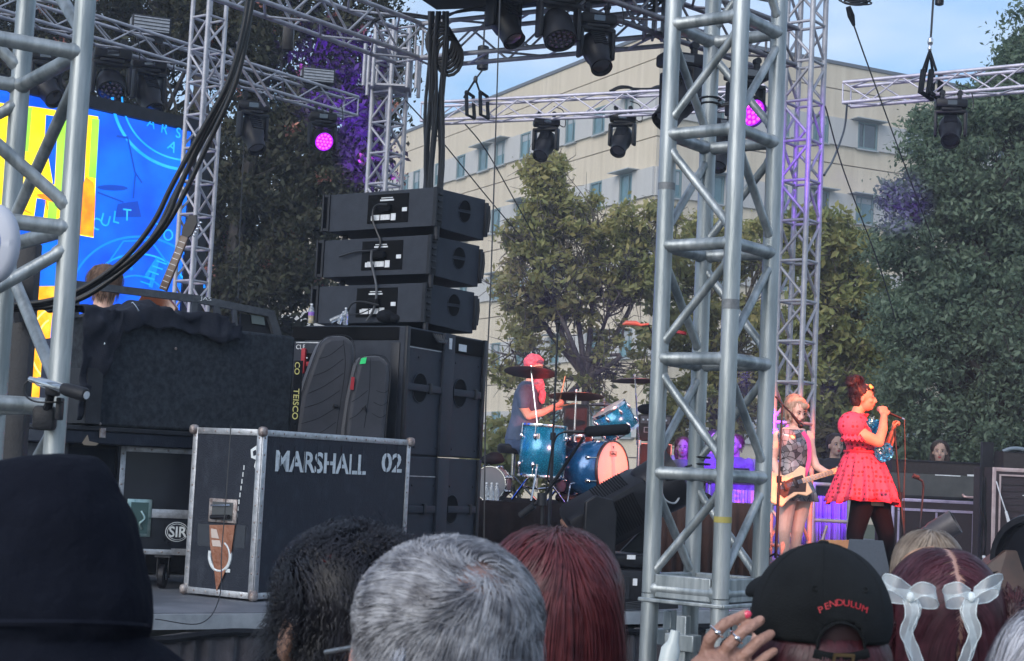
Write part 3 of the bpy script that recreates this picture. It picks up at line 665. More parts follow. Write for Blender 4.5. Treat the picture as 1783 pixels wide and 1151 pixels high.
# ================================================================== FACE HELPER (a vertical plane between two floor points)
class Face:
    def __init__(s, p, q):
        s.p = V((p[0], p[1], 0)); s.q = V((q[0], q[1], 0)); s.x = (s.q - s.p).normalized(); s.w = (s.q - s.p).length
        s.n = s.x.cross(UZ); s.M = Matrix(((s.x.x, 0, s.n.x, s.p.x), (s.x.y, 0, s.n.y, s.p.y), (0, 1, 0, 0), (0, 0, 0, 1)))
    def at(s, px, py):
        r = P(px, py, 10) - V((0, 0, CAMZ)); o = V((0, 0, CAMZ)); h = o + r * ((s.p - o).dot(s.n) / r.dot(s.n)); return ((h - s.p).dot(s.x), h.z)
    def bx(s, x0, x1, z0, z1, d0, d1, mb=None, bev=0):
        mb = mb or MB(); old = mb.M; mb.M = s.M; mb.box(((x0 + x1) / 2, (z0 + z1) / 2, (d0 + d1) / 2), (abs(x1 - x0), abs(z1 - z0), abs(d1 - d0)), bev=bev); mb.M = old; return mb
    def pb(s, px0, py0, px1, py1, d0, d1, mb=None, bev=0):
        a = s.at(px0, py0); b = s.at(px1, py1); return s.bx(a[0], b[0], a[1], b[1], d0, d1, mb, bev)
    def poly(s, pts, d0, d1, mb=None):
        mb = mb or MB(); mb.M = None; T = s.M @ Matrix.Translation((0, 0, d0)); return mb.prism([s.at(*p) for p in pts], d1 - d0, T)
    def text(s, txt, px0, px1, pyt, pyb, m, parent, name='lettering', d=.0035, bold=0, rot=0, **k):
        a = s.at(px0, pyb); b = s.at(px1, pyt if not rot else pyb); h = s.at(px0, pyt)[1] - a[1]
        cu = bpy.data.curves.new('t', 'FONT'); cu.body = txt; cu.size = 1; cu.offset = bold; cu.resolution_u = 3; cu.extrude = .002
        ob = bpy.data.objects.new('t', cu); col.objects.link(ob); dg = bpy.context.evaluated_depsgraph_get(); me = bpy.data.meshes.new_from_object(ob.evaluated_get(dg)); bpy.data.objects.remove(ob)
        vs = [v.co.copy() for v in me.vertices]; x0 = min(v.x for v in vs); x1 = max(v.x for v in vs); y0 = min(v.y for v in vs); y1 = max(v.y for v in vs)
        if rot:      # reads downwards: text x runs down
            W = b[0] - a[0]; pts = [(a[0] + (v.y - y0) / (y1 - y0) * W, a[1] + h - (v.x - x0) / (x1 - x0) * h, d + v.z * .3) for v in vs]
        else: pts = [(a[0] + (v.x - x0) / (x1 - x0) * (b[0] - a[0]), a[1] + (v.y - y0) / (y1 - y0) * h, d + v.z * .3) for v in vs]
        mb = MB(s.M); mb.add(pts, [tuple(p.vertices) for p in me.polygons]); return mb.build(name, m, parent, smooth=0, **k)
def XY(v): return (v.x, v.y)

# ================================================================== MOVING LIGHTS
purL = em('lamp_purple', (.36, .01, .90), 1.1); purP = em('lamp_pink', (.85, .05, .95), 2.2)
def moving_head(label, px, py, Y, s, yaw, aim, kind='beam', lit=False, group='moving lights hung under the trusses'):
    """hangs from its clamps at pixel px,py; aim = world direction of the head"""
    o = P(px, py, Y); t = thing('moving_light', label, 'stage light', o, group)
    Mb = Matrix.Translation(o) @ Matrix.Rotation(yaw, 4, 'Z') @ Matrix.Scale(s, 4)
    for x in (-.11, .11):
        m = MB(Mb); m.box((x, 0, .02), (.05, .06, .07), bev=.01); m.tube([(x, -.035, .075), (x, .035, .075)], .035, 10); m.build('clamp', blk, t)
    m = MB(Mb); m.box((0, 0, -.075), (.40, .24, .115), bev=.03); m.box((0, 0, -.15), (.26, .20, .04), bev=.012); m.build('base', blkp, t)
    MB(Mb).box((0, -.122, -.075), (.12, .006, .06)).build('display', lens, t, smooth=0)
    a = V(aim).normalized(); yd = math.atan2(a.y, a.x)
    My = Matrix.Translation(o) @ Matrix.Rotation(yd, 4, 'Z') @ Matrix.Scale(s, 4)
    m = MB(My)
    for y in (-.185, .185): m.box((0, y, -.33), (.13, .045, .34), bev=.018)
    m.box((0, 0, -.18), (.15, .39, .045), bev=.015); m.build('yoke', blkp, t)
    c = o + V((0, 0, -.40 * s)); z = a; x_ = V((0, 0, 1)).cross(z); x_ = x_.normalized() if x_.length > .01 else V((1, 0, 0)); y_ = z.cross(x_)
    Mh = Matrix(((x_.x, y_.x, z.x, c.x), (x_.y, y_.y, z.y, c.y), (x_.z, y_.z, z.z, c.z), (0, 0, 0, 1))) @ Matrix.Scale(s, 4)
    if kind == 'beam':
        m = MB(Mh); m.lathe([(.001, -.22), (.08, -.215), (.125, -.17), (.145, -.08), (.15, .02), (.14, .10), (.12, .14), (.115, .26), (.12, .30), (.105, .305), (.10, .27), (.001, .265)], 20)
        h = m.build('head', blkp, t)
        m = MB(Mh)
        for k in range(6): m.box((0, .145, -.12 + k * .035), (.16, .02, .012))
        m.build('cooling_fins', blk, h)
        MB(Mh).lathe([(.001, .278), (.098, .272)], 20).build('lens', lens, h)
    else:
        m = MB(Mh); m.lathe([(.001, -.18), (.10, -.17), (.135, -.11), (.15, 0), (.152, .12), (.148, .15), (.136, .152), (.134, .13), (.001, .125)], 26)
        h = m.build('head', blkp, t)
        MB(Mh).lathe([(.001, .132), (.132, .130)], 24).build('lens', purL if lit else lens, h)
        for r, n in ((0, 1), (.05, 6), (.098, 12)):
            for k in range(n):
                q = 2 * math.pi * k / n; mm = MB(Mh); mm.ell((r * math.cos(q), r * math.sin(q), .134), (.017, .017, .008), nu=10, nv=6); mm.build('led', purP if lit else mat('led_off', (.10, .07, .12), .15, .2, coat=1), h)
    m = MB(); m.tube(bez([o + V((.1, 0, -.03)) * s, o + V((.28, 0, -.12)) * s, o + V((.25, 0, .12)) * s, o + V((.1, .05, .2)) * s], 5), .008 * s, 6); m.build('lead', cable, t)
    return t
moving_head('unlit black LED wash light with a honeycomb face at the top edge', 975, -24, 13.2, .88, .2, (.2, -.55, -1), 'wash')
moving_head('black beam light cut by the top edge, above the second hoist', 880, -32, 13.6, .82, .1, (.5, -.5, -1))
moving_head('black beam light hanging at the peak of the building roof, tilted down to the right', 1040, 24, 13.4, .76, .2, (.28, -.75, -1))
moving_head('black beam light above the green tree top, right under the building truss', 952, 206, 21.6, .86, .1, (-.35, -.8, -1), group='beam lights under the building truss')
moving_head('black beam light under the building truss, right beside the front tower', 1085, 197, 21.2, .86, -.1, (-.30, -.8, -1), group='beam lights under the building truss')
moving_head('black beam light half hidden behind the left leg of the front tower', 1188, 92, 14.0, 1.0, .3, (-.6, -.5, -1))
moving_head('lit LED wash light glowing purple between the right legs of the front tower', 1300, 118, 14.6, .92, .3, (.62, -1.0, -.62), 'wash', True)
moving_head('black beam light low behind the back leg of the front tower', 1256, 206, 20.6, 1.0, .3, (-.2, -.6, -1))
moving_head('black beam light hanging from the truss at the right edge', 1656, 172, 18.6, .88, -.1, (-.3, -1.2, -1.1))
moving_head('black beam light seen between the legs of the left tower', 80, 88, 17.6, .95, .3, (.75, -.6, -.75), group='moving lights over the video screen')
moving_head('large black wash light right of the left tower leg, over the screen', 197, 84, 18.4, 1.05, .3, (.3, -.8, -.8), 'wash', group='moving lights over the video screen')
moving_head('black beam light under the lit panel lamp, over the screen', 260, 102, 18.9, 1.0, .3, (.55, -.6, -1), group='moving lights over the video screen')
moving_head('black beam light hanging against the dark tree right of the thick cables', 442, 176, 20.0, .95, .2, (.4, -.5, -1), group='moving lights over the video screen')
PW = moving_head('lit LED wash light glowing purple in front of the dark tree', 563, 196, 21.0, .88, .2, (.42, -.95, -.42), 'wash', True, group='moving lights over the video screen')
def blinder(label, px, py, Y, yaw, s=1):
    o = P(px, py, Y); t = thing('panel_light', label, 'panel light', o); M = Matrix.Translation(o) @ Matrix.Rotation(yaw, 4, 'Z') @ Matrix.Scale(s, 4)
    MB(M).box((0, 0, 0), (.44, .22, .20), bev=.012).build('housing', blk, t)
    m = MB(M); m.box((0, -.113, .0), (.40, .008, .16)); m.build('screen', mat('panel_grey_face', (.22, .24, .27), .4, 0, (.34, .36, .4), 20), t, smooth=0)
    m = MB(M)
    for k in range(4): m.box((0, -.12, -.06 + k * .04), (.41, .008, .007))
    m.build('louvre', blk, t, smooth=0)
    MB(M).box((0, 0, -.14), (.3, .05, .08)).build('bracket', blk, t); MB(M).box((-.225, -.02, .02), (.012, .1, .08)).build('side_window', MATS['panel_grey_face'], t, smooth=0)
blinder('grey faced panel lamp standing on the truss above the video screen', 262, 46, 18.8, .35, 1.0)
blinder('pale faced panel lamp standing on the truss end above the purple light', 553, 134, 20.8, .25, .95)

# ================================================================== HOISTS, SLINGS, CABLES, WIRES
rope = mat('steel_wire', (.05, .05, .055), .5, .5)
def hoist(label, px, py0, py1, Y, r=.055, top=-40, box=False):
    a_, b_ = P(px, py0, Y), P(px - (py1 - py0) * .05, py1, Y); t = thing('chain_hoist', label, 'hoist', b_)
    m = MB(); m.tube([a_, a_.lerp(b_, .04), a_.lerp(b_, .96), b_], [r * .7, r, r, r * .7], 12) if not box else m.box((a_ + b_) / 2, (r * 2, r * 1.6, (a_ - b_).length), bev=.01)
    m.build('body', blkp, t)
    m = MB(); tp = P(px + (py0 - top) * .05, top, Y); m.tube([a_, tp], .012, 6); m.build('chain', rope, t); return b_, t
def sling(t, top, pts, r=.018):
    for p in pts:
        m = MB(); m.tube([top, p], r * .8, 6); m.build('sling', blkf, t)
# hoist over the building truss
b_, t = hoist('small black chain hoist holding the building truss by a forked sling', 842, 80, 122, 21.5, .075)
tp = P(828, 138, 21.6); m = MB(); m.tube([b_, tp], .012, 6); m.ell(tp, (.03, .03, .05)); m.build('hook', rope, t)
sling(t, tp, [P(808, 170, 21.5), P(838, 168, 21.8)])
m = MB()
for x in (812, 836): m.tube([P(x, 160, 21.4), P(x + 1, 200, 21.3), P(x + 14, 206, 21.35), P(x + 12, 168, 21.9), P(x, 160, 21.4)], .025, 6)
m.build('strap', blkf, t)
b_, t = hoist('black hoist body hanging in front of the dark tree above the left truss end', 503, 42, 88, 15.2, .05, box=True, top=10)
# right truss hoist
t = thing('truss_rigging', 'wire rope, hook and black slings carrying the truss at the right edge', 'rigging', P(1615, 170, 18.9))
tp = P(1620, 78, 18.9)
m = MB(); m.tube([P(1627, -30, 18.9), tp], .013, 6); m.build('wire', rope, t)
m = MB(); m.ell(P(1620, 72, 18.9), (.035, .035, .055)); m.ell(P(1619, 84, 18.9), (.025, .025, .045)); m.build('hook', chrome, t)
sling(t, P(1619, 88, 18.9), [P(1605, 128, 18.8), P(1612, 125, 19.2), P(1630, 123, 18.8), P(1624, 126, 19.2)], .02)
m = MB()
for x in (1608, 1622): m.tube([P(x, 122, 18.7), P(x - 5, 160, 18.65), P(x + 14, 172, 18.9), P(x + 16, 128, 19.2)], .035, 6)
m.build('strap', blkf, t)
b_, t = hoist('black hoist end peeking in at the top edge over the right truss', 1637, -25, 9, 18.3, .05)
# coil of cable on the top right truss
t = thing('cable_coil', 'loose coil of black cable on the truss at the top edge', 'cable', P(1490, 5, 13.3)); m = MB()
rr = random.Random(4)
for k in range(7):
    c = P(1490 + rr.uniform(-6, 6), rr.uniform(-4, 6), 13.3); rx, rz = rr.uniform(.08, .12), rr.uniform(.03, .05)
    m.tube([c + V((rx * math.cos(a_), .05 * math.sin(a_), rz * math.sin(a_))) for a_ in [i * math.pi / 8 for i in range(17)]], .007, 6)
m.build('coil', cable, t)
m = MB(); m.tube([P(1477, 12, 13.2), P(1482, 28, 13.2), P(1487, 45, 13.2)], [.022, .03, .012], 8); m.build('strap', blkf, t)
def wire(label, pts, r, cat='wire', name='guy_wire', m_=None, n=8, group=None):
    m = MB(); m.tube(bez([P(*p) for p in pts], n), r, 6); return one(name, m, m_ or rope, label, cat, group=group)
wire('thin guy wire falling from the top right truss past the building to the oak', [(1486, 42, 13.2), (1510, 110, 14.5), (1565, 260, 17), (1625, 420, 19)], .007)
wire('thin guy wire from the slim purple tower down across the right windows', [(1437, 185, 14.3), (1470, 300, 16), (1530, 460, 18), (1560, 560, 19)], .007)
wire('thin black line falling from the top edge past the right side of the speaker stack', [(871, -20, 9.6), (864, 200, 9.6), (855, 480, 9.6), (846, 700, 9.6), (842, 1010, 9.6)], .0042, 'cord', 'cord')
wire('thin guy wire crossing the building from the end of its truss', [(706, 175, 16), (760, 235, 17), (850, 345, 18.5), (905, 410, 20)], .007)
wire('long guy wire falling from the building truss through the row of windows', [(800, 205, 22), (845, 260, 23), (905, 365, 24), (935, 420, 25)], .009)
wire('black lead hanging under the right truss and looping back to the purple tower', [(1475, 182, 19), (1470, 225, 18.5), (1452, 275, 17), (1435, 305, 14.5)], .012, 'cable', 'cable', cable)
wire('thin lead hanging down over the front of the stencilled road case', [(402, 742, 8.6), (394, 860, 8.55), (386, 960, 8.5), (382, 1040, 8.3), (350, 1085, 7.95), (270, 1078, 7.85)], .0028, 'cord', 'cord', cable)
wire('dark lead running up the dark tree from behind the covered cabinet', [(415, 520, 20), (418, 400, 20), (425, 250, 20), (432, 120, 20)], .006, 'cord', 'cord', cable)
# thick cables sweeping down to the left
cpath = [(436, -30), (418, 55), (392, 145), (342, 245), (303, 325), (272, 385), (225, 440), (175, 480), (120, 512), (60, 528), (-30, 530)]
for k, (dx, dy, lab) in enumerate(((0, 0, 'thick black cable of the sweeping bundle, topmost strand'), (9, 3, 'thick black cable of the sweeping bundle, second strand from its top'), (16, 9, 'thick black cable of the sweeping bundle, third strand from its top'), (5, 13, 'thick black cable of the sweeping bundle, lowest strand'))):
    pts = [(x + dx * (1 if y > 0 else .5) + 5 * math.sin(i * 1.1 + k * 2), y + dy * (1 + .35 * math.sin(i * .9 + k)), 4.6 + .05 * k) for i, (x, y) in enumerate(cpath)]
    m = MB(); m.tube(bez([P(*p) for p in pts], 8), .0075, 10); one('cable', m, cable, lab, 'cable', group='thick cables sweeping down in front of the video screen')
# black loom behind the line array
loom = thing('cable_loom', 'thick vertical loom of black cables behind the line array speakers', 'cable', P(750, 400, 15.2))
for k in range(9):
    x = 740 + (k % 5) * 5 + (9 if k % 5 > 2 else 0); m = MB(); ph = rr.random() * 6
    pts = [P(x + 12 + 3 * math.sin(ph) - yy * .035 + 2.5 * math.sin(yy * .03 + ph), yy, 15.1 + .05 * (k // 5)) for yy in range(20, 420, 30)]
    m.tube(pts, .017, 7); m.build('strand', cable, loom)
m = MB(); c = P(765, 70, 15.1); 
for k in range(6): m.tube([c + V((.12 * math.cos(a_) + .02 * k, .03, .17 * math.sin(a_) - .03 * k)) for a_ in [i * math.pi / 8 for i in range(17)]], .016, 6)
m.build('coil', cable, loom)
# truss-borne small cabling
for lab, pts in (('black cables lying along the right truss section of the building truss', [(1060, 160, 21), (1085, 150, 21), (1120, 158, 21), (1150, 152, 20.8), (1180, 160, 20.6), (1230, 150, 20.5)]), ('black cable festoon along the top of the pale roof truss', [(640, 40, 15.4), (690, 25, 15.4), (760, 30, 15.4), (800, 22, 15.2), (860, 14, 15), (950, 8, 14.6)]), ('black cables drooping under the roof truss behind the front tower', [(1160, 60, 14.2), (1180, 165, 14.2), (1200, 190, 14.3), (1235, 185, 14.4), (1290, 175, 14.4)])):
    m = MB()
    for k in range(3): m.tube(bez([P(x + rr.uniform(-4, 4), y + rr.uniform(-4, 4), Y) for x, y, Y in pts], 6), .012, 6)
    one('cable', m, cable, lab, 'cable')
wire('black power cable hanging down the middle of the front tower', [(1228, 190, 6.2), (1222, 380, 6.2), (1213, 620, 6.2), (1205, 800, 6.2)], .008, 'cable', 'cable', cable)
m = MB(); c = P(1236, 180, 5.35)
for zz in (0, .018): m.tube([P(1236, 182, 5.35) + V((.034 * math.cos(a_), .034 * math.sin(a_), zz)) for a_ in [i * math.pi / 8 for i in range(17)]], .004, 6)
one('cable_tie', m, cable, 'black tie round the back leg of the front tower near its top', 'cable tie')
m = MB()
for zz in (0, .022): m.tube([P(1217, 808, 5.35) + V((.034 * math.cos(a_), .034 * math.sin(a_), zz)) for a_ in [i * math.pi / 8 for i in range(17)]], .004, 6)
m.tube(bez([P(1205, 810, 5.3), P(1192, 815, 5.3), P(1180, 832, 5.25), P(1160, 836, 5.2)], 6), .004, 6)
one('cable_tie', m, cable, 'black cable wrapped round the back leg of the front tower, low down', 'cable tie')

# ================================================================== LINE ARRAY AND SUBS
cab = mat('speaker_paint', (.018, .023, .035), .55, 0, (.032, .039, .054), 13, .35, 300, spec=.3, lo=.4, hi=.8)
cabd = mat('speaker_black', (.004, .0045, .006), .8, 0, spec=.1)
label_w = mat('label_white', (.55, .57, .6), .6, 0, (.7, .72, .75), 60)
def line_cab(label, pyK0, pyK1, dx, tilt):
    K = AZ(752 + dx, CAMZ + 1.5, 10.5); Lp = AZ(572 + dx, CAMZ + 1.5, 10.97); Rp = AZ(842 + dx, CAMZ + 1.5, 10.83)
    hK = 815; zt = CAMZ + (hK - pyK0) / FPX * 10.5; zb = CAMZ + (hK - pyK1) / FPX * 10.5
    t = thing('line_array_speaker', label, 'speaker', (K.x, K.y, zb), 'line array speakers on top of the subwoofer stack')
    B = V((Rp.x - (K.x - Lp.x) * .9, Rp.y + (Lp.y - K.y) * .9, 0)); BL2 = V((Lp.x + .16, Lp.y + .30, 0))
    m = MB(); pl = [K, Rp, B, BL2, Lp]; n = len(pl)
    zo = [0, -.022, -.05, -.05, -.012]; zbq = [0, -.032, -.04, -.02, -.004]
    m.add([(p.x, p.y, zb + q) for p, q in zip(pl, zbq)] + [(p.x, p.y, zt + q * .5) for p, q in zip(pl, zo)], [tuple(reversed(range(n))), tuple(range(n, 2 * n))] + [(i, (i + 1) % n, (i + 1) % n + n, i + n) for i in range(n)])
    body = m.build('cabinet', cab, t, bevel=.004, smooth=30)
    FL_ = Face((Lp.x, Lp.y), (K.x, K.y)); FR_ = Face((K.x, K.y), (Rp.x, Rp.y)); h = zt - zb
    # rear connector panel
    x0, x1 = FL_.w * .38, FL_.w * .77
    FL_.bx(x0, x1, zb + h * .14, zt - h * .10, -.002, .005).build('rear_panel', cabd, t, smooth=0, bevel=.002)
    for (u0, u1, v0, v1) in ((.44, .50, .22, .36), (.51, .60, .22, .36), (.61, .655, .2, .38), (.50, .63, .72, .76), (.51, .62, .79, .81), (.715, .76, .42, .52), (.42, .455, .22, .34)):
        FL_.bx(FL_.w * u0, FL_.w * u1, zb + h * v0, zb + h * v1, .005, .0075).build('marking', label_w, t, smooth=0)
    m = MB(FL_.M); m.box((FL_.w * .565, zb + h * .52, .02), (.09, .045, .035), bev=.006); m.build('connector', cabd, t)
    # side handle: two flat half-moons, recess shade put into their black
    for sg in (1, -1):
        c = (FR_.w * .60, zb + h * .54 + sg * .008); r = .043
        poly = [(c[0] + r * 1.25 * math.cos(a_), c[1] + sg * r * 1.5 * math.sin(a_)) for a_ in [math.pi * i / 14 for i in range(15)]]
        MB().prism(poly if sg > 0 else poly[::-1], .004, FR_.M @ Matrix.Translation((0, 0, -.0005))).build('handle_recess_shade', cabd, t, smooth=0)
        rim = [FR_.M @ V((x, y, .004)) for x, y in poly]; mb = MB(); mb.tube(rim + [rim[0]], .0025, 5); mb.build('handle_rim', cab, t)
    # rigging
    m = MB(FR_.M); m.box((.035, zb + h * .5, .012), (.055, h * 1.02, .02), bev=.003); m.box((.0, zb + h * .5, .02), (.014, h * 1.0, .03))
    for k in range(5): m.box((.035, zb + h * (.15 + k * .17), .026), (.035, .014, .012), bev=.003)
    m.build('rigging_plate', blk, t)
    m = MB(); m.bar((K.x + .03, K.y + .01, zb - .085), (K.x + .03, K.y + .01, zb), .018); m.build('rigging_link', blk, t)
    m = MB(FR_.M); m.box((FR_.w + .006, zb + h * .42, .0), (.025, h * .9, .035), bev=.004); m.tube([(FR_.w + .02, zb + h * .8, .01), (FR_.w + .03, zb + h * .5, .01), (FR_.w + .02, zb + h * .1, .01)], .012, 6); m.build('end_bracket', blk, t)
    m = MB(FL_.M); x = 0
    m.box((-.055, zb + h * .5, -.01), (.014, h * 1.0, .04)); m.box((-.005, zb + h * .5, -.01), (.014, h * 1.0, .04)); m.box((-.03, zt - .012, -.01), (.04, .018, .03)); m.box((-.03, zb + .012, -.01), (.04, .018, .03)); m.box((-.03, zb + h * .5, -.02), (.012, h * .9, .012))
    m.build('end_frame', blk, t)
    return FL_, FR_, K, zb, zt, Lp
c1 = line_cab('uppermost of the three wedge shaped line array speakers', 322, 391, 0, 0)
c2 = line_cab('middle one of the three wedge shaped line array speakers', 407, 476, -6, 0)
c3 = line_cab('lowest of the three line array speakers, directly on the subwoofers', 492, 561, -11, 0)
# perforated support bar at the far end and suspension between boxes
m = MB(); m.bar(V((c1[5].x + .1, c1[5].y + .1, c3[3] - .02)), V((c1[5].x + .1, c1[5].y + .1, c1[4])), .02)
for k in range(40): m.box((c1[5].x + .1, c1[5].y + .08, c3[3] + .02 * k), (.046, .01, .006))
one('rigging_bar', m, blk, 'perforated black rigging bar behind the left ends of the line array', 'bar')
def onface(F, pts, off=.02): return [F.M @ V((*F.at(x, y), off)) for x, y in pts]
m = MB(); m.tube(bez(onface(c1[0], [(680, 358), (664, 358), (656, 366), (655, 385), (662, 405), (668, 420), (665, 434), (650, 438), (625, 440), (597, 448)], .035), 6), .007, 8)
one('speaker_cable', m, cable, 'black cable from the top speaker connector down to the middle one', 'cable')
m = MB(); m.tube(bez(onface(c2[0], [(654, 438), (653, 455), (657, 475), (662, 500), (661, 525), (655, 545), (645, 560)], .04), 6), .008, 8)
one('speaker_cable', m, mat('cable_grey', (.06, .065, .075), .45), 'greyish cable hanging from the middle speaker to the lowest one', 'cable')
m = MB(); m.tube(bez(onface(c3[0], [(668, 533), (640, 527), (622, 530), (612, 545), (600, 556), (586, 570), (584, 590)], .05), 6), .006, 8)
m.tube(bez(onface(c3[0], [(655, 540), (635, 548), (600, 552), (590, 562)], .06), 6), .004, 8)
one('speaker_cable', m, cable, 'black cable looping from the lowest speaker over the rack top', 'cable')
m = MB(); c = c3[0].M @ V((*c3[0].at(676, 552), .03)); m.ell(c, (.06, .05, .045)); m.ell(c + V((.06, 0, -.01)), (.05, .04, .03)); one('cloth_bundle', m, blkf, 'black bundled cloth in front of the lowest line array speaker', 'cloth', vox=.008)
# subwoofers
Ks = AZ(693, CAMZ, 10.2); Re = AZ(833, CAMZ, 11.08); Rd = V((Re.x - Ks.x, Re.y - Ks.y, 0)); Ru = Rd.normalized(); Lu = V((-Ru.y, Ru.x, 0))
F_ = Face(XY(Ks), XY(Re)); zs_ = [SZ, CAMZ + .075, CAMZ + .87]
for i in range(2):
    t = thing('subwoofer', ('lower subwoofer cabinet of the stack, mostly behind the stencilled road case', 'upper subwoofer cabinet of the stack, with two round cups and a cross strap')[i], 'subwoofer', (Ks.x, Ks.y, zs_[i]), 'subwoofer stack')
    z0, z1 = zs_[i] + .004, zs_[i + 1] - .004
    m = MB(); pl = [Ks, Re, Re + Lu * .75, Ks + Lu * .75]
    m.add([(p.x, p.y, z0) for p in pl] + [(p.x, p.y, z1) for p in pl], [(0, 3, 2, 1), (4, 5, 6, 7), (0, 1, 5, 4), (1, 2, 6, 5), (2, 3, 7, 6), (3, 0, 4, 7)])
    m.build('cabinet', cab, t, bevel=.008, smooth=30)
    zm = z0 + (z1 - z0) * (.53 if i else .6)
    for u in ((.2, .70) if i else (.66,)):
        for sg in (1, -1):
            r = .062; c = (F_.w * u, zm + sg * .012)
            poly = [(c[0] + r * 1.35 * math.cos(a_), c[1] + sg * r * 1.3 * math.sin(a_)) for a_ in [math.pi * k / 14 for k in range(15)]]
            MB().prism(poly if sg > 0 else poly[::-1], .004, F_.M @ Matrix.Translation((0, 0, -.0005))).build('handle_recess_shade', cabd, t, smooth=0)  # flat black plate stands for the shade inside the handle
            rim = [F_.M @ V((x, y, .004)) for x, y in poly]; mb = MB(); mb.tube(rim + [rim[0]], .0035, 5); mb.build('handle_rim', cab, t)
    for u0, u1 in ((.02, .44), (.60, .96)):
        F_.bx(F_.w * u0, F_.w * u1, zm - .022, zm + .022, .008, .018, bev=.003).build('strap', cab, t); F_.bx(F_.w * (u0 + .27), F_.w * (u0 + .30), zm - .034, zm + .034, .006, .026, bev=.003).build('buckle', blk, t)
    F_.bx(F_.w * .45, F_.w * .58, z0 + .002, z1 - .002, .0, .022, bev=.003).build('centre_post', cab, t)
    for u in (.0, .97): F_.bx(F_.w * u, F_.w * (u + .035), z0, z1, .0, .02, bev=.003).build('corner_post', blk, t)
    for u in (.17, .43, .63, .93):
        for z in (z0 + .05, z1 - .18): MB(F_.M).ell((F_.w * u, z, .003), (.008, .008, .004), nu=8, nv=6).build('bolt', blk, t)
    if i:
        F_.bx(F_.w * .02, F_.w * .96, z1 - .115, z1 - .012, .001, .012, bev=.002).build('control_strip', cabd, t)
        F_.bx(F_.w * .64, F_.w * .74, z1 - .10, z1 - .055, .012, .0145).build('marking', label_w, t, smooth=0); F_.bx(F_.w * .50, F_.w * .53, z1 - .10, z1 - .03, .022, .027).build('marking', label_w, t, smooth=0)
        m = MB(F_.M)
        for q in range(5): m.tube(bez([(F_.w * (.3 + q * .03), z1 - .02, .02), (F_.w * (.33 + q * .02), z1 - .07, .045), (F_.w * (.42 + q * .01), z1 - .05, .03)], 5), .006, 6)
        m.build('wiring', cable, t)
    F_.bx(F_.w * .02, F_.w * .44, z1 - .126, z1 - .121, .0, .006).build('seam', edge, t, smooth=0)
# rack left of the subs
Kr = AZ(690, CAMZ, 10.22); Lr_ = AZ(500, CAMZ, 10.6); Fr = Face(XY(Lr_), XY(Kr)); zt = CAMZ + .86
rk = thing('amplifier_rack', 'tall black equipment rack left of the subwoofers, bottles standing on its top', 'rack', (Lr_.x, Lr_.y, SZ))
Fr.bx(0, Fr.w, SZ + .003, zt - .09, -.5, 0).build('cabinet', cab, rk, bevel=.006, smooth=30)
Fr.bx(-.01, Fr.w - .02, zt - .085, zt, -.52, .015).build('lid', cabd, rk, bevel=.006, smooth=30)
Fr.bx(0.02, Fr.w - .05, zt - .105, zt - .098, .0, .008).build('trim', edge, rk, smooth=0)
Fr.bx(Fr.w - .075, Fr.w - .01, SZ + .01, zt - .1, .0, .02, bev=.003).build('post', blk, rk)
Fr.text('CLEARWING', 516, 572, 600, 608, label_w, rk)
Fr.bx(Fr.w * .12, Fr.w * .3, zt - .25, zt - .17, .0, .01).build('rack_panel', cabd, rk, smooth=0)
for k in range(3): MB(Fr.M).ell((Fr.w * (.14 + .05 * k), zt - .2, .012), (.006, .006, .004), nu=8, nv=6).build('knob', label_w, rk)
m = MB(Fr.M); m.box((Fr.w * .115, zt - .22, .02), (.03, .16, .02), bev=.005); m.box((Fr.w * .2, zt - .24, .02), (.08, .03, .03), bev=.006); m.build('red_tag', mat('red_cloth', (.35, .02, .03), .7), rk)
# bottles
pet = mat('bottle_plastic', (.75, .80, .86), .12, 0, trans=.75, spec=.6)
def bottle(label, px, pyb, Y, h=.2, liquid=None, tilt=0, group=None, z=None, band=None):
    b = AZ(px, z, Y) if z is not None else P(px, pyb, Y); t = thing('bottle', label, 'bottle', b, group); s = h / .22
    M = Matrix.Translation(b) @ Matrix.Rotation(tilt, 4, 'Y') @ Matrix.Scale(s, 4)
    MB(M).lathe([(.001, .002), (.030, .0), (.034, .01), (.033, .05), (.031, .06), (.034, .07), (.034, .13), (.028, .165), (.013, .19), (.0125, .205)], 14).build('body', pet, t)
    MB(M).lathe([(.015, .2), (.015, .218), (.001, .22)], 12).build('cap', label_w, t)
    if liquid: MB(M).lathe([(.001, .004), (.028, .004), (.031, .06), (.031, .085), (.001, .086)], 12).build('drink', liquid, t)
    if band: MB(M).lathe([(.0345, .085), (.0345, .125)], 14).build('label', band, t)
    return t
bottle('plastic bottle with yellow drink and a purple label on the rack top', 541, 562, 10.3, .125, mat('juice', (.85, .55, .08), .3), z=zt, band=mat('label_purple', (.25, .12, .45), .6))
bottle('upright clear empty bottle on the rack top behind the looping cable', 601, 562, 10.3, .11, z=zt)
bottle('clear bottle lying tilted on the rack top', 575, 562, 10.28, .10, tilt=1.1, z=zt + .018)
bottle('short clear bottle between the tilted and the upright one on the rack top', 590, 562, 10.25, .085, tilt=.3, z=zt)

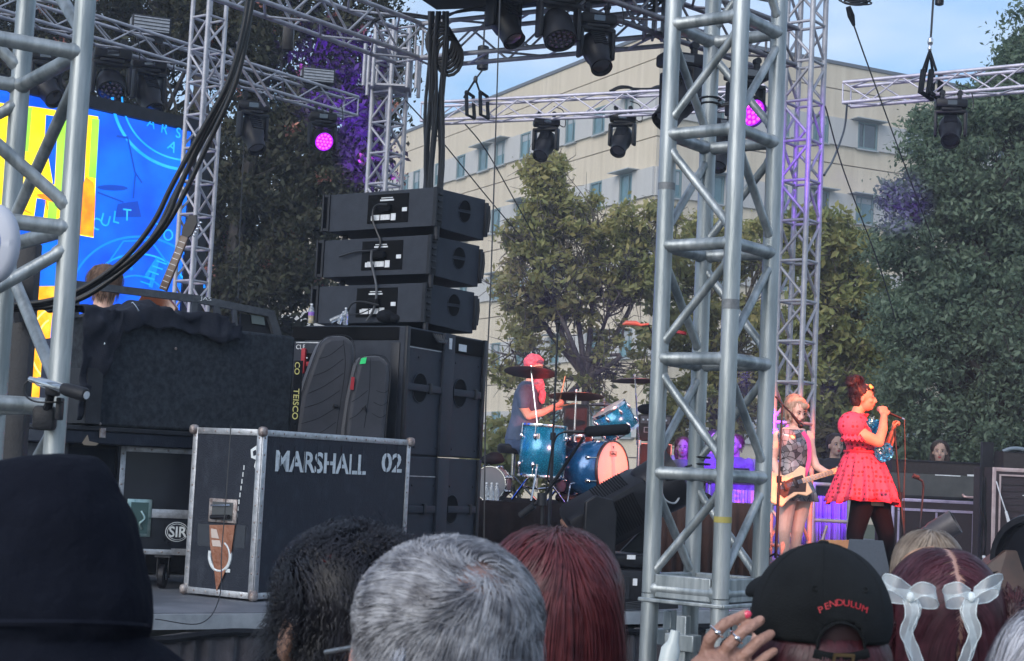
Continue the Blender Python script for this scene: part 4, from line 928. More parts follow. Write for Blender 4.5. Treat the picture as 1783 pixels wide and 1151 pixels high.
# ================================================================== GIG BAGS
bagm = mat('nylon_bag', (.016, .018, .026), .7, 0, (.032, .034, .046), 5, .25, 220, sheen=.3)
def gigbag(label, outline, px0, px1, Y, depth, seams, side):
    F = Face(XY(AZ(px0, CAMZ, Y)), XY(AZ(px1, CAMZ, Y + .12))); pts = [F.at(*p) for p in outline]
    lo = min(p[1] for p in pts); t = thing('gig_bag', label, 'bag', tuple(F.M @ V((pts[0][0], lo, 0))), 'gig bags leaning against the rack')
    m = MB(); m.prism(pts, depth, F.M @ Matrix.Translation((0, 0, -depth))); b = m.build('shell', bagm, t, bevel=.03, smooth=60)
    for q in seams:
        mb = MB(); mb.tube(bez([F.M @ V((*F.at(*p), .0)) for p in q], 5), .0016, 6); mb.build('seam', blkf, t)
    mb = MB(); rim = [F.M @ V((x, y, -.006)) for x, y in pts]; mb.tube(bez(rim + [rim[0]], 3), .003, 6); mb.build('zip', blk, t)
    return F, t
o1 = [(505, 905), (516, 745), (524, 690), (548, 620), (560, 594), (576, 585), (602, 584), (616, 596), (618, 640), (606, 720), (592, 905)]
F1, t1 = gigbag('large quilted grey gig bag left of the smaller one, leaning on the rack', o1, 505, 618, 9.95, .16,
    [[(555, 625), (575, 618), (598, 600)], [(545, 655), (570, 645), (598, 625)], [(537, 685), (565, 672), (598, 650)], [(530, 710), (560, 700), (592, 680)], [(524, 738), (555, 728), (588, 708)], [(530, 765), (560, 752), (585, 735)], [(598, 592), (601, 640), (590, 720), (580, 800)]], None)
m = MB(F1.M); m.box((*F1.at(584, 707), .012), (.03, .02, .02), bev=.005); m.build('zip_pull', blk, t1)
o2 = [(592, 905), (602, 745), (610, 690), (622, 636), (634, 620), (664, 619), (678, 632), (680, 660), (672, 750), (664, 905)]
F2, t2 = gigbag('smaller grey gig bag with a green tag, leaning beside the subwoofers', o2, 592, 680, 9.95, .15,
    [[(645, 624), (643, 680), (634, 745)], [(655, 680), (668, 684), (676, 680)], [(650, 700), (664, 706), (675, 700)], [(648, 720), (662, 727), (672, 722)], [(612, 700), (625, 692), (640, 680)], [(608, 730), (622, 722), (638, 705)]], None)
F2.poly([(626, 634), (629, 624), (638, 622), (636, 633)], .0, .006).build('green_tag', mat('tag_green', (.05, .75, .22), .5), t2, smooth=0)
F2.poly([(609, 678), (612, 656), (617, 657), (615, 679)], .0, .006).build('red_tag', MATS['red_cloth'], t2, smooth=0)
m = MB(F2.M); m.tube([V((*F2.at(630, 712), .01)), V((*F2.at(634, 706), .03)), V((*F2.at(636, 716), .01))], .005, 6); m.build('handle', blk, t2)
# hanging strap
Fs = Face(XY(AZ(500, CAMZ, 9.75)), XY(AZ(530, CAMZ, 9.8))); tt = thing('guitar_strap', 'narrow black strap with yellow lettering hanging beside the covered cabinet', 'strap', tuple(Fs.M @ V((.01, CAMZ + .2, 0))))
Fs.poly([(514, 628), (528, 628), (524, 700), (517, 760), (503, 760), (508, 700)], -.006, 0).build('webbing', blkf, tt, smooth=0)
yl = mat('letter_yellow', (.55, .50, .18), .7)
Fs.text('TEISCO', 508, 518, 676, 730, yl, tt, rot=1, bold=.01); Fs.text('CO', 512, 521, 630, 652, yl, tt, rot=1, bold=.01)

# ================================================================== ROAD CASES AND THE COVERED CABINET
def edges(F, x0, x1, z0, z1, t, sides='LRTB', wd=.034, name='edge_strip', m_=None, rivets=True):
    for sd_ in sides:
        q = {'L': (x0, x0 + wd, z0, z1), 'R': (x1 - wd, x1, z0, z1), 'T': (x0 + wd, x1 - wd, z1 - wd, z1), 'B': (x0 + wd, x1 - wd, z0, z0 + wd)}[sd_]
        F.bx(*q, -.002, .006, bev=.0015).build(name, m_ or edge, t)
        if rivets:
            m = MB(F.M); L = max(q[1] - q[0], q[3] - q[2]); n = max(3, int(L / .085)); v = q[3] - q[2] > q[1] - q[0]
            for k in range(n):
                u = (k + .5) / n; c = ((q[0] + q[1]) / 2, q[2] + (q[3] - q[2]) * u) if v else (q[0] + (q[1] - q[0]) * u, (q[2] + q[3]) / 2)
                m.ell((*c, .006), (.0065, .0065, .003), nu=8, nv=4)
            m.build('rivets', corner, t, kind='stuff')
def cornerball(p, r, t): m = MB(); m.box(p, (r * 1.55, r * 1.55, r * 1.7), rotz(R(32)), bev=r * .55); m.build('corner_cap', corner, t, smooth=50)
Kc = G(440, 1048, SZ); Lc = G(320, 1035, SZ); d_ = (Kc - Lc).normalized(); Rdir = V((-d_.y, d_.x, 0)); zt = CAMZ + .165
Rc = Kc + Rdir * 1.34
mc = thing('road_case', 'tall black road case with aluminium edges and white stencilled lettering', 'road case', (Kc.x, Kc.y, SZ))
m = MB(); pl = [Kc, Rc, Rc - d_ * .50, Lc]
m.add([(p.x, p.y, SZ + .012) for p in pl] + [(p.x, p.y, zt) for p in pl], [(0, 3, 2, 1), (4, 5, 6, 7), (0, 1, 5, 4), (1, 2, 6, 5), (2, 3, 7, 6), (3, 0, 4, 7)]); m.build('body', ply, mc, smooth=0)
FA, FB = Face(XY(Lc), XY(Kc)), Face(XY(Kc), XY(Rc))
edges(FA, 0, FA.w, SZ + .012, zt, mc); edges(FB, 0, FB.w, SZ + .012, zt, mc)
for p in (Kc, Lc, Rc):
    for z in (SZ + .03, zt - .012): cornerball(V((p.x, p.y, z)) + (FA.n + FB.n) * .004, .032, mc)
stc = paint_w
FB.text('MARSHALL', 478, 638, 783, 821, stc, mc, bold=.022); FB.text('02', 663, 700, 788, 822, stc, mc, bold=.022)
for px in (487, 512, 530, 551, 573, 594, 612, 630, 672, 690):   # stencil bridges
    a_ = FB.at(px, 800); FB.bx(a_[0] - .0035, a_[0] + .0035, FB.at(px, 826)[1], FB.at(px, 776)[1], .0045, .006).build('stencil_gap', ply, mc, smooth=0)
# side marks of the left face
m = MB()
for q in ([(437, 783), (447, 776), (451, 790), (447, 801), (438, 797)], [(446, 801), (452, 803), (447, 822), (443, 812)]): FA.poly(q, .001, .003, m)
m.build('stencil_mark', stc, mc, smooth=0)
FA.poly([(441, 786), (446, 783), (448, 792), (442, 794)], .0032, .0045).build('stencil_gap', ply, mc, smooth=0)
for q in range(8): FA.bx(FA.at(424 - q * 1.0, 820)[0], FA.at(425.6 - q * 1.0, 820)[0], FA.at(422, 818 + q * 12)[1], FA.at(422, 810 + q * 12)[1], .001, .0025).build('stencil_dash', stc, mc, smooth=0)
hp = FA.pb(367, 867, 413, 912, .0, .012, bev=.004).build('handle_plate', corner, mc)
FA.pb(373, 873, 407, 907, .010, .014).build('handle_dish', mat('dish', (.10, .105, .11), .4, .6), hp, smooth=0)
a_, b_ = FA.at(374, 900), FA.at(405, 900); m = MB(FA.M); m.tube([(a_[0], a_[1], .03), (b_[0], b_[1], .03)], .012, 10); m.build('grip', blkp, hp)
m = MB(FA.M); a_, b_ = FA.at(372, 880), FA.at(405, 880); m.tube([(a_[0], a_[1], .02), (b_[0], b_[1], .02)], .006, 8); m.build('hinge', chrome, hp)
tape = mat('brown_tape', (.20, .075, .040), .45, 0, (.30, .13, .075), 9, 1.0, 30)
FA.poly([(367, 914), (411, 914), (405, 960), (392, 1000), (379, 1029), (375, 990), (368, 950)], .006, .011).build('brown_tape', tape, mc, smooth=0)
FA.poly([(370, 920), (380, 922), (384, 938), (371, 936)], .011, .013).build('tape_label', mat('tape_label', (.5, .42, .38), .7), mc, smooth=0); FA.poly([(371, 940), (386, 941), (388, 952), (373, 951)], .011, .013).build('tape_label', MATS['tape_label'], mc, smooth=0)
m = MB(); arc_pts = arc(384, 968, 18, 26, -60, 200); mb = MB()
mb.tube([FA.M @ V((*FA.at(x, y), .003)) for x, y in arc_pts], .011, 6); mb.build('stencil_mark', stc, mc); FA.poly([(386, 990), (401, 991), (401, 997), (386, 996)], .001, .004).build('stencil_mark', stc, mc, smooth=0)
FA.poly([(345, 912), (428, 915), (426, 955), (344, 950)], .001, .002).build('clear_tape', mat('clear_tape', (.03, .035, .045), .2, coat=.5), mc, smooth=0)
# case on castors
Ys = 9.45; FS = Face(XY(AZ(205, 1.6, Ys)), XY(AZ(425, 1.6, Ys + .25))); zb, zt2 = SZ + .19, CAMZ + .045
cs_ = thing('road_case', 'low black road case with white oval badge, on castors behind the stencilled case', 'road case', (FS.p.x, FS.p.y, SZ))
FS.bx(0, FS.w, zb, zt2, -.6, 0).build('body', mat('case_gloss', (.008, .010, .016), .3, 0, (.014, .017, .026), 5), cs_, smooth=0)
edges(FS, 0, FS.w, zb, zt2, cs_, 'LTB', .03)
zm = FS.at(300, 895)[1]; FS.bx(.05, FS.w, zm - .025, zm + .025, .0, .009, bev=.002).build('mid_strip', edge, cs_)
green = mat('steel_green', (.25, .36, .35), .3, .8, (.45, .58, .56), 20)
lp = FS.pb(222, 868, 261, 935, .0, .014, bev=.005).build('latch_plate', green, cs_)
FS.pb(228, 874, 255, 929, .013, .017).build('latch_dish', mat('dish2', (.08, .14, .14), .3, .6), lp, smooth=0)
m = MB(FS.M); a_ = FS.at(244, 905); m.tube(bez([(a_[0], a_[1] + .05, .02), (a_[0] + .02, a_[1] + .01, .03), (a_[0] - .005, a_[1] - .02, .03), (a_[0] + .01, a_[1] - .05, .02)], 5), .007, 6); m.build('latch', green, lp)
c = FS.at(308, 926); ov = lambda rx, ry, d, n=28: MB().prism([(c[0] + rx * math.cos(2 * math.pi * k / n), c[1] + ry * math.sin(2 * math.pi * k / n)) for k in range(n)], .001, FS.M @ Matrix.Translation((0, 0, d)))
bdg = ov(.066, .056, .001).build('badge', paint_w, cs_, smooth=0); ov(.062, .052, .0025).build('badge_inner', ply, bdg, smooth=0); ov(.056, .046, .004).build('badge_ring', paint_w, bdg, smooth=0); ov(.053, .043, .0055).build('badge_field', ply, bdg, smooth=0)
FS.text('SIR', 293, 326, 916, 935, paint_w, bdg, d=.009, bold=.02)
FS.pb(298, 955, 330, 962, .0, .008).build('small_latch', edge, cs_, smooth=0)
def castor(p, t, r=.07):
    m = MB(); m.tube([p + V((-.02, 0, 0)), p + V((.02, 0, 0))], r, 20); w_ = m.build('wheel', blkp, t, bevel=.008)
    m = MB(); m.tube([p + V((-.023, 0, 0)), p + V((.023, 0, 0))], r * .3, 12); m.build('hub', edge, w_)
    m = MB(); m.box(p + V((.032, .01, .05)), (.006, .05, .12)); m.box(p + V((-.032, .01, .05)), (.006, .05, .12)); m.box(p + V((0, .01, .112)), (.09, .09, .012)); m.build('fork', blk, t)
for px in (283, 385): c_ = AZ(px, SZ + .07, Ys + .1); castor(c_, cs_)
for px in (240, 400): c_ = AZ(px, SZ + .07, Ys + .6); castor(c_, cs_)
# long dark box on top and carpeted cabinet
FT = Face(XY(AZ(112, 1.95, 8.95)), XY(AZ(480, 1.95, 10.0))); zt3 = CAMZ + .145
tb = thing('road_case', 'flat worn black case lying on the cases under the covered cabinet', 'road case', (FT.p.x, FT.p.y, zt2))
FT.bx(0, FT.w, zt2 + .002, zt3 - .03, -.62, 0).build('body', ply, tb, smooth=0, bevel=.006); FT.bx(-.008, FT.w + .01, zt3 - .028, zt3 - .002, -.63, .01).build('lid', blk, tb, smooth=0, bevel=.005)
FT.poly([(143, 771), (152, 757), (155, 768), (172, 772), (166, 776), (146, 775)], .0, .003).build('worn_patch', mat('bare_wood', (.25, .20, .15), .8), tb, smooth=0)
FT.pb(172, 745, 180, 762, .01, .02).build('catch', corner, tb, smooth=0)
ub = thing('road_case', 'plain black case standing under the left end of the flat case', 'road case', (FT.p.x, FT.p.y, SZ)); Fu = Face(XY(AZ(112, 1.6, 9.2)), XY(AZ(200, 1.6, 9.5)))
Fu.bx(0, Fu.w, SZ + .003, zt2, -.55, 0).build('body', ply, ub, smooth=0, bevel=.006); edges(Fu, 0, Fu.w, SZ + .003, zt2, ub, 'RT', .02, m_=blk, rivets=False)
FCb = Face(XY(AZ(172, 2.3, 9.1)), XY(AZ(510, 2.3, 10.0))); zt4 = CAMZ + .752
cb = thing('speaker_cabinet', 'large cabinet covered in worn black carpet, standing on the flat case', 'cabinet', (FCb.p.x, FCb.p.y, zt3))
FCb.bx(0, FCb.w, zt3, zt4, -.42, 0).build('body', carpet, cb, smooth=40, bevel=.018)
m = MB(FCb.M); a_ = FCb.at(184, 600); m.box((a_[0] - .02, a_[1], .006), (.035, .13, .012), bev=.004); m.tube([(a_[0] - .02, a_[1] - .05, .02), (a_[0] - .03, a_[1], .035), (a_[0] - .02, a_[1] + .05, .02)], .007, 6); m.build('handle', chrome, cb)
for px, py in ((168, 735), (222, 547), (300, 604)): m = MB(FCb.M); m.ell((*FCb.at(px + 6, py + 3), .002), (.009, .009, .004), nu=8, nv=6); m.build('stud', corner, cb)
m = MB(FCb.M); m.box((-.045, zt3 + .16, -.1), (.09, .3, .3)); m.build('side_panel', blk, cb, smooth=0)
# slanting frame console behind the cabinet
FK = Face(XY(AZ(118, 2.7, 10.2)), XY(AZ(492, 2.7, 11.0))); ks = thing('console_frame', 'dark metal framed lid with open windows behind the covered cabinet', 'frame', (FK.p.x, FK.p.y, SZ))
frm = mat('frame_grey', (.040, .046, .058), .5, .2, (.07, .078, .09), 20, .3, 80)
m = MB(); FK.poly([(120, 487), (345, 514), (478, 541), (480, 553), (345, 527), (120, 499)], -.04, 0, m); m.build('top_rail', frm, ks, smooth=0)
m = MB(); FK.poly([(466, 545), (480, 547), (494, 592), (480, 592)], -.04, -.002, m); m.build('end_rail', frm, ks, smooth=0)
for q in ([(372, 525), (381, 527), (394, 590), (383, 590)], [(336, 520), (345, 522), (342, 590), (330, 590)], [(405, 531), (411, 532), (418, 590), (412, 590)], [(124, 495), (140, 497), (136, 600), (118, 600)]): FK.poly(q, -.035, -.003).build('mullion', frm, ks, smooth=0)
FK.poly([(340, 560), (385, 566), (385, 572), (340, 566)], -.035, -.004).build('lower_rail', MATS['alu_lilac'], ks, smooth=0)
FK.poly([(440, 548), (462, 552), (464, 566), (442, 563)], -.03, -.02).build('small_window', mat('dim_display', (.10, .13, .13), .4), ks, smooth=0)
FK.poly([(424, 545), (472, 553), (486, 592), (424, 592)], -.06, -.045).build('inner_panel', blk, ks, smooth=0)
FK.bx(.02, FK.w * .95, SZ + .01, FK.at(300, 600)[1], -.5, -.05).build('case', blk, ks, smooth=0)
FK.text('JAS', 348, 368, 516, 524, label_w, ks)
# draped jacket
jk = thing('jacket', 'crumpled black jacket draped over the top and left end of the covered cabinet', 'jacket', tuple(FCb.M @ V((0, zt4, 0))))
vs = []; fs = []; nu_, nv_ = 70, 44
for j in range(nv_):
    for i in range(nu_):
        u, v = i / (nu_ - 1), j / (nv_ - 1)
        x = FCb.w * (-.10 + .78 * u)
        drop = (.09 + .025 * math.sin(u * 9) + .012 * math.sin(u * 31)) if u > .22 else (.62 - 2.2 * max(0, u - .03))
        drop = max(drop, .07); d = v * (drop + .5)
        if d < .5: y, z = -.5 + d * 1.0, zt4 + .035
        else: y, z = .02, zt4 + .03 - (d - .5)
        n_ = mnoise.noise(V((x * 9, (y + z) * 9, .3))) * .028 + mnoise.noise(V((x * 22, (y + z * 1.3) * 16, 1.3))) * .012
        n2 = mnoise.noise(V((x * 5, y * 5, 7.3))) * .05
        z += abs(n_) * 1.2 + (n2 if d < .5 else 0) + (.05 if (.25 < u < .9 and d < .55) else 0) * (.5 + .5 * math.sin(u * 17))
        vs.append(FCb.M @ V((x, z, y + .022 + n_ * 1.4)))
for j in range(nv_ - 1):
    for i in range(nu_ - 1): a_ = j * nu_ + i; fs.append((a_, a_ + 1, a_ + nu_ + 1, a_ + nu_))
m = MB(); m.add(vs, fs); m.build('cloth', mat('jacket_cloth', (.010, .012, .019), .8, 0, (.022, .025, .036), 6, .4, 120, spec=.15), jk, thick=.006, smooth=180)
m = MB(); m.tube(bez([FCb.M @ V((*FCb.at(x, y), .09)) for x, y in ((215, 528), (221, 535), (226, 543))], 4), .006, 6); m.build('zip_pull', chrome, jk)
# guitar behind
gt = thing('electric_guitar', 'dark guitar with its neck standing up in front of the video screen', 'guitar', P(270, 620, 11.6)); ga, gb = P(284, 505, 11.6), P(322, 412, 11.6); ax = (gb - ga).normalized(); fn = V((-.25, -.95, .1)).normalized()
Mg = frame_of(ga, ax, fn); m = MB(Mg); L = (gb - ga).length; m.box((L / 2, 0, 0), (L, .062, .022), bev=.004); m.build('neck', mat('maple_neck', (.10, .06, .04), .4), gt)
m = MB(Mg)
for k in range(9): m.box((.02 + k * L / 9.5, 0, .0115), (.0022, .050, .002))
m.build('frets', edge, gt, smooth=0, kind='stuff')
m = MB(Mg); m.prism([(L, -.025), (L + .03, -.045), (L + .12, -.05), (L + .17, -.02), (L + .15, .03), (L + .05, .04), (L, .025)], .018, Matrix.Translation((0, 0, -.009))); m.build('headstock', blkp, gt, smooth=0)
for k in range(5): m = MB(Mg); m.ell((L + .03 + k * .025, -.06 - .003 * k, 0), (.009, .014, .008), nu=8, nv=6); m.build('tuning_peg', chrome, gt)
m = MB(Mg); m.loft([((0, 0, 0), .01, .01)] * 2) if False else m.prism([(-.02, -.04), (-.08, -.16), (-.2, -.17), (-.27, -.11), (-.36, -.17), (-.46, -.16), (-.5, 0), (-.46, .16), (-.36, .17), (-.27, .11), (-.2, .15), (-.08, .13), (-.02, .04)], .045, Matrix.Translation((0, 0, -.022))); m.build('body', mat('sunburst', (.12, .03, .01), .2, coat=.6), gt, bevel=.008)
# ------------- things on the left tower
pst = thing('black_post', 'black vertical post behind the left tower leg at the left edge', 'post', (*XY(AZ(28, 1.9, 6.2)), 0)); q = AZ(28, 1.9, 6.2)
MB().box((q.x, q.y, 1.32), (.075, .075, 2.6), bev=.006).build('post', blk, pst); m = MB(); m.tube(bez([P(-30, 470, 6.1), P(10, 486, 6.1), P(28, 505, 6.1), P(38, 560, 6.12)], 6), .03, 8); m.build('cap', blk, pst)
cdv = P(-8, 426, 3.35); ds = thing('round_disc', 'pale grey round disc with a thin blue ring, cut by the left edge', 'disc', cdv)
Md = frame_of(cdv, (.96, -.28, 0), (0, 0, 1)) @ Matrix.Rotation(R(90), 4, 'X')
greyd = mat('disc_plastic', (.42, .45, .52), .5, 0, (.48, .5, .57), 4)
m = MB(Md @ Matrix.Diagonal((.72, 1.1, 1, 1))); m.lathe([(.001, .02), (.06, .018), (.072, .01), (.075, 0), (.07, -.012), (.001, -.018)], 40); m.build('shell', greyd, ds)
m = MB(Md @ Matrix.Diagonal((.72, 1.1, 1, 1))); m.tube([(.033 * math.cos(a_), .033 * math.sin(a_), .0195) for a_ in [i * math.pi / 16 for i in range(33)]], .0009, 6); m.tube([(.033 * math.cos(a_), .033 * math.sin(a_), -.018) for a_ in [i * math.pi / 16 for i in range(33)]], .0009, 6); m.build('ring', mat('ring_blue', (.05, .10, .45), .4), ds)
mk = thing('microphone', 'small chrome and black microphone clamped to the left tower', 'microphone', P(95, 690, 3.68))
a_, b_ = P(52, 660, 3.7), P(150, 688, 3.62)
m = MB(); m.tube([a_, a_.lerp(b_, .12), a_.lerp(b_, .16), a_.lerp(b_, .62)], [.006, .007, .0105, .0115], 14); m.build('body', chrome, mk)
m = MB(); m.tube([a_.lerp(b_, .6), a_.lerp(b_, .66), a_.lerp(b_, .97), b_], [.0125, .0145, .0155, .013], 14); m.build('head', blk, mk)
m = MB(); e = (b_ - a_).normalized(); m.tube([b_ + e * .001, b_ + e * .002], .009, 12); m.build('front_cap', label_w, mk)
m = MB(); m.box(P(92, 678, 3.68), (.03, .03, .03), bev=.006); m.tube([P(88, 685, 3.7), P(85, 705, 3.72), P(75, 720, 3.74)], .010, 8); m.box(P(78, 728, 3.74), (.05, .04, .055), bev=.01); m.box(P(104, 712, 3.72), (.012, .03, .05), bev=.003); m.build('clamp', blk, mk)
m = MB(); m.tube(bez([P(52, 660, 3.7), P(42, 672, 3.7), P(46, 690, 3.7), P(66, 700, 3.7), P(110, 700, 3.7)], 6), .0022, 6); m.build('lead', cable, mk)
# ================================================================== STAGE LAMPS THAT LIGHT THE PLACE
def spot(name, p, tgt, e, c, ang, blend=.6, r=.08):
    l = bpy.data.lights.new(name, 'SPOT'); l.energy = e; l.color = c; l.spot_size = R(ang); l.spot_blend = blend; l.shadow_soft_size = r
    o = bpy.data.objects.new(name, l); col.objects.link(o); o.location = p; o.rotation_euler = (V(p) - V(tgt)).to_track_quat('Z', 'Y').to_euler(); return o
singer_c = P(1503, 760, 14.07)
spot('front_spot', (6.6, 5.2, 5.0), singer_c, 9500, (1, .13, .035), 11, .5)
spot('front_spot', (1.0, 5.0, 6.2), P(1383, 800, 15), 1500, (1, .40, .32), 8, .5)
spot('front_spot', (6.8, 5.6, 5.6), P(965, 700, 16.8), 6500, (1, .20, .14), 10, .6)
spot('purple_beam', tuple(P(640, 250, 22.0)), P(585, 130, 25.5), 1900, (.15, .01, 1), 30, .8)
spot('purple_beam', tuple(P(600, 180, 22.0)), P(650, 290, 25.5), 1600, (.18, .02, 1), 22, .8)
spot('purple_beam', tuple(P(1318, 196, 14.0)), P(1400, 270, 15.9), 160, (.30, .04, 1), 40, .9)
spot('purple_wash', tuple(P(1300, 640, 16.6)), P(1255, 825, 21.3), 1900, (.16, .0, 1), 26, .7)
spot('purple_wash', tuple(P(1330, 700, 15.6)), P(1330, 905, 17.6), 600, (.16, .0, 1), 42, .8)
spot('purple_wash', tuple(P(1450, 620, 16.4)), P(1440, 915, 18), 700, (.16, .0, 1), 36, .8)
spot('purple_wash', tuple(P(1120, 860, 19.0)), P(1010, 610, 34), 1100, (.22, .04, 1), 15, .8)
spot('purple_beam', tuple(P(1440, 300, 18.0)), P(1555, 350, 28), 5000, (.25, .06, 1), 7, .9)

# ================================================================== PEOPLE
def body_parts(mb, head, neck, chest, waist, hip, hw=1., yaw=0, shoulders=None):
    pass
def hand(mb, w_, d, nrm, curl=.9, s=1., fist=True):
    """palm and five fingers; d along the hand, nrm out of the palm"""
    w_ = V(w_); d = V(d).normalized(); nrm = V(nrm); nrm = (nrm - d * nrm.dot(d)).normalized(); sd_ = d.cross(nrm)
    pc = w_ + d * .045 * s; M3 = Matrix((sd_, nrm, d)).transposed()
    mb.ell(pc, (.040 * s, .017 * s, .052 * s), M3, 12, 8)
    for k, (off, ln) in enumerate(((-.028, .92), (-.0095, 1.05), (.0095, 1.0), (.027, .8))):
        p = w_ + d * .082 * s + sd_ * off * s; pts = [w_ + d * .05 * s + sd_ * off * .8 * s, p]; a_ = 0
        for L in (.036, .026, .02):
            a_ += curl * (.9 + .12 * k); p = p + (d * math.cos(a_) + nrm * math.sin(a_)) * L * ln * s; pts.append(p)
        mb.capsule(pts, [.0095 * s, .0095 * s, .009 * s, .0082 * s, .0072 * s], 8)
    t0 = w_ + d * .025 * s - sd_ * .028 * s; t1 = t0 + (d * .6 - sd_ * .55 + nrm * .35) * .04 * s; t2 = t1 + (d * .75 + nrm * .6 + sd_ * .1) * .032 * s; t3 = t2 + (d * .5 + nrm * .6 + sd_ * .45) * .026 * s
    mb.capsule([t0, t1, t2, t3], [.013 * s, .0115 * s, .0105 * s, .0085 * s], 8)
def head(mb, c, yaw, s=1., pitch=0):
    """egg skull, jaw, nose, ears and lips; faces local +x turned by yaw"""
    Rm = rotz(yaw) @ Matrix.Rotation(pitch, 3, 'Y'); q = lambda x, y, z: V(c) + Rm @ V((x * s, y * s, z * s))
    mb.ell(q(-.008, 0, .025), (.097 * s, .077 * s, .098 * s), Rm, 20, 14)
    mb.ell(q(.030, 0, -.045), (.062 * s, .058 * s, .074 * s), Rm, 16, 10)
    mb.ell(q(.062, 0, -.085), (.026 * s, .030 * s, .026 * s), Rm, 10, 8)
    mb.tube([q(.085, 0, .012), q(.098, 0, -.012), q(.109, 0, -.030), q(.092, 0, -.042)], [.008 * s, .011 * s, .0155 * s, .012 * s], 8)
    mb.ell(q(.088, 0, -.062), (.014 * s, .024 * s, .010 * s), Rm, 10, 6)
    for sg in (-1, 1):
        mb.ell(q(-.005, .078 * sg, -.012), (.019 * s, .010 * s, .032 * s), Rm, 10, 8); mb.ell(q(.068, .030 * sg, .022), (.02 * s, .022 * s, .010 * s), Rm, 10, 6); mb.ell(q(.060, .038 * sg, -.03), (.026 * s, .022 * s, .022 * s), Rm, 10, 6)
    return Rm, q
dark = mat('pupil_dark', (.015, .01, .012), .2); lipm = mat('lips', (.35, .04, .05), .4); browm = mat('brow', (.04, .02, .015), .8); eyew = mat('eye_white', (.7, .68, .66), .2)
def features(t, q, Rm, s=1., lips=lipm, eyes=True):
    for sg in (-1, 1):
        m = MB(); m.ell(q(.083, .030 * sg, .006), (.008 * s, .012 * s, .0050 * s), Rm, 10, 6); e = m.build('eye', eyew, t)
        m = MB(); m.ell(q(.0905, .031 * sg, .006), (.004 * s, .0065 * s, .0065 * s), Rm, 8, 6); m.build('pupil', dark, e)
        m = MB(); m.tube([q(.090, .014 * sg, .026), q(.086, .032 * sg, .031), q(.074, .048 * sg, .025)], [.003 * s, .0042 * s, .002 * s], 6); m.build('eyebrow', browm, t)
        m = MB(); m.tube([q(.091, .018 * sg, .012), q(.090, .032 * sg, .0145), q(.080, .046 * sg, .010)], [.0016 * s, .0028 * s, .0018 * s], 6); m.build('eyelash', dark, t)
    m = MB(); m.ell(q(.097, 0, -.0585), (.007 * s, .022 * s, .0055 * s), Rm, 10, 6); m.ell(q(.096, 0, -.0665), (.007 * s, .018 * s, .006 * s), Rm, 10, 6); m.build('lips', lips, t)
def hairlump(t, name, blobs, m_, vox=.012, amp=.012, fr=30, seed=0):
    m = MB()
    for b in blobs: m.ell(b[0], b[1], b[2] if len(b) > 2 else None, 18, 12)
    o = m.build(name, m_, t, vox=vox, sm=2)
    tx = bpy.data.textures.new('hn', 'CLOUDS'); tx.noise_scale = .03; tx.noise_depth = 2; d = o.modifiers.new('d', 'DISPLACE'); d.texture = tx; d.strength = amp * 2; d.texture_coords = 'GLOBAL' if False else 'LOCAL'
    return o

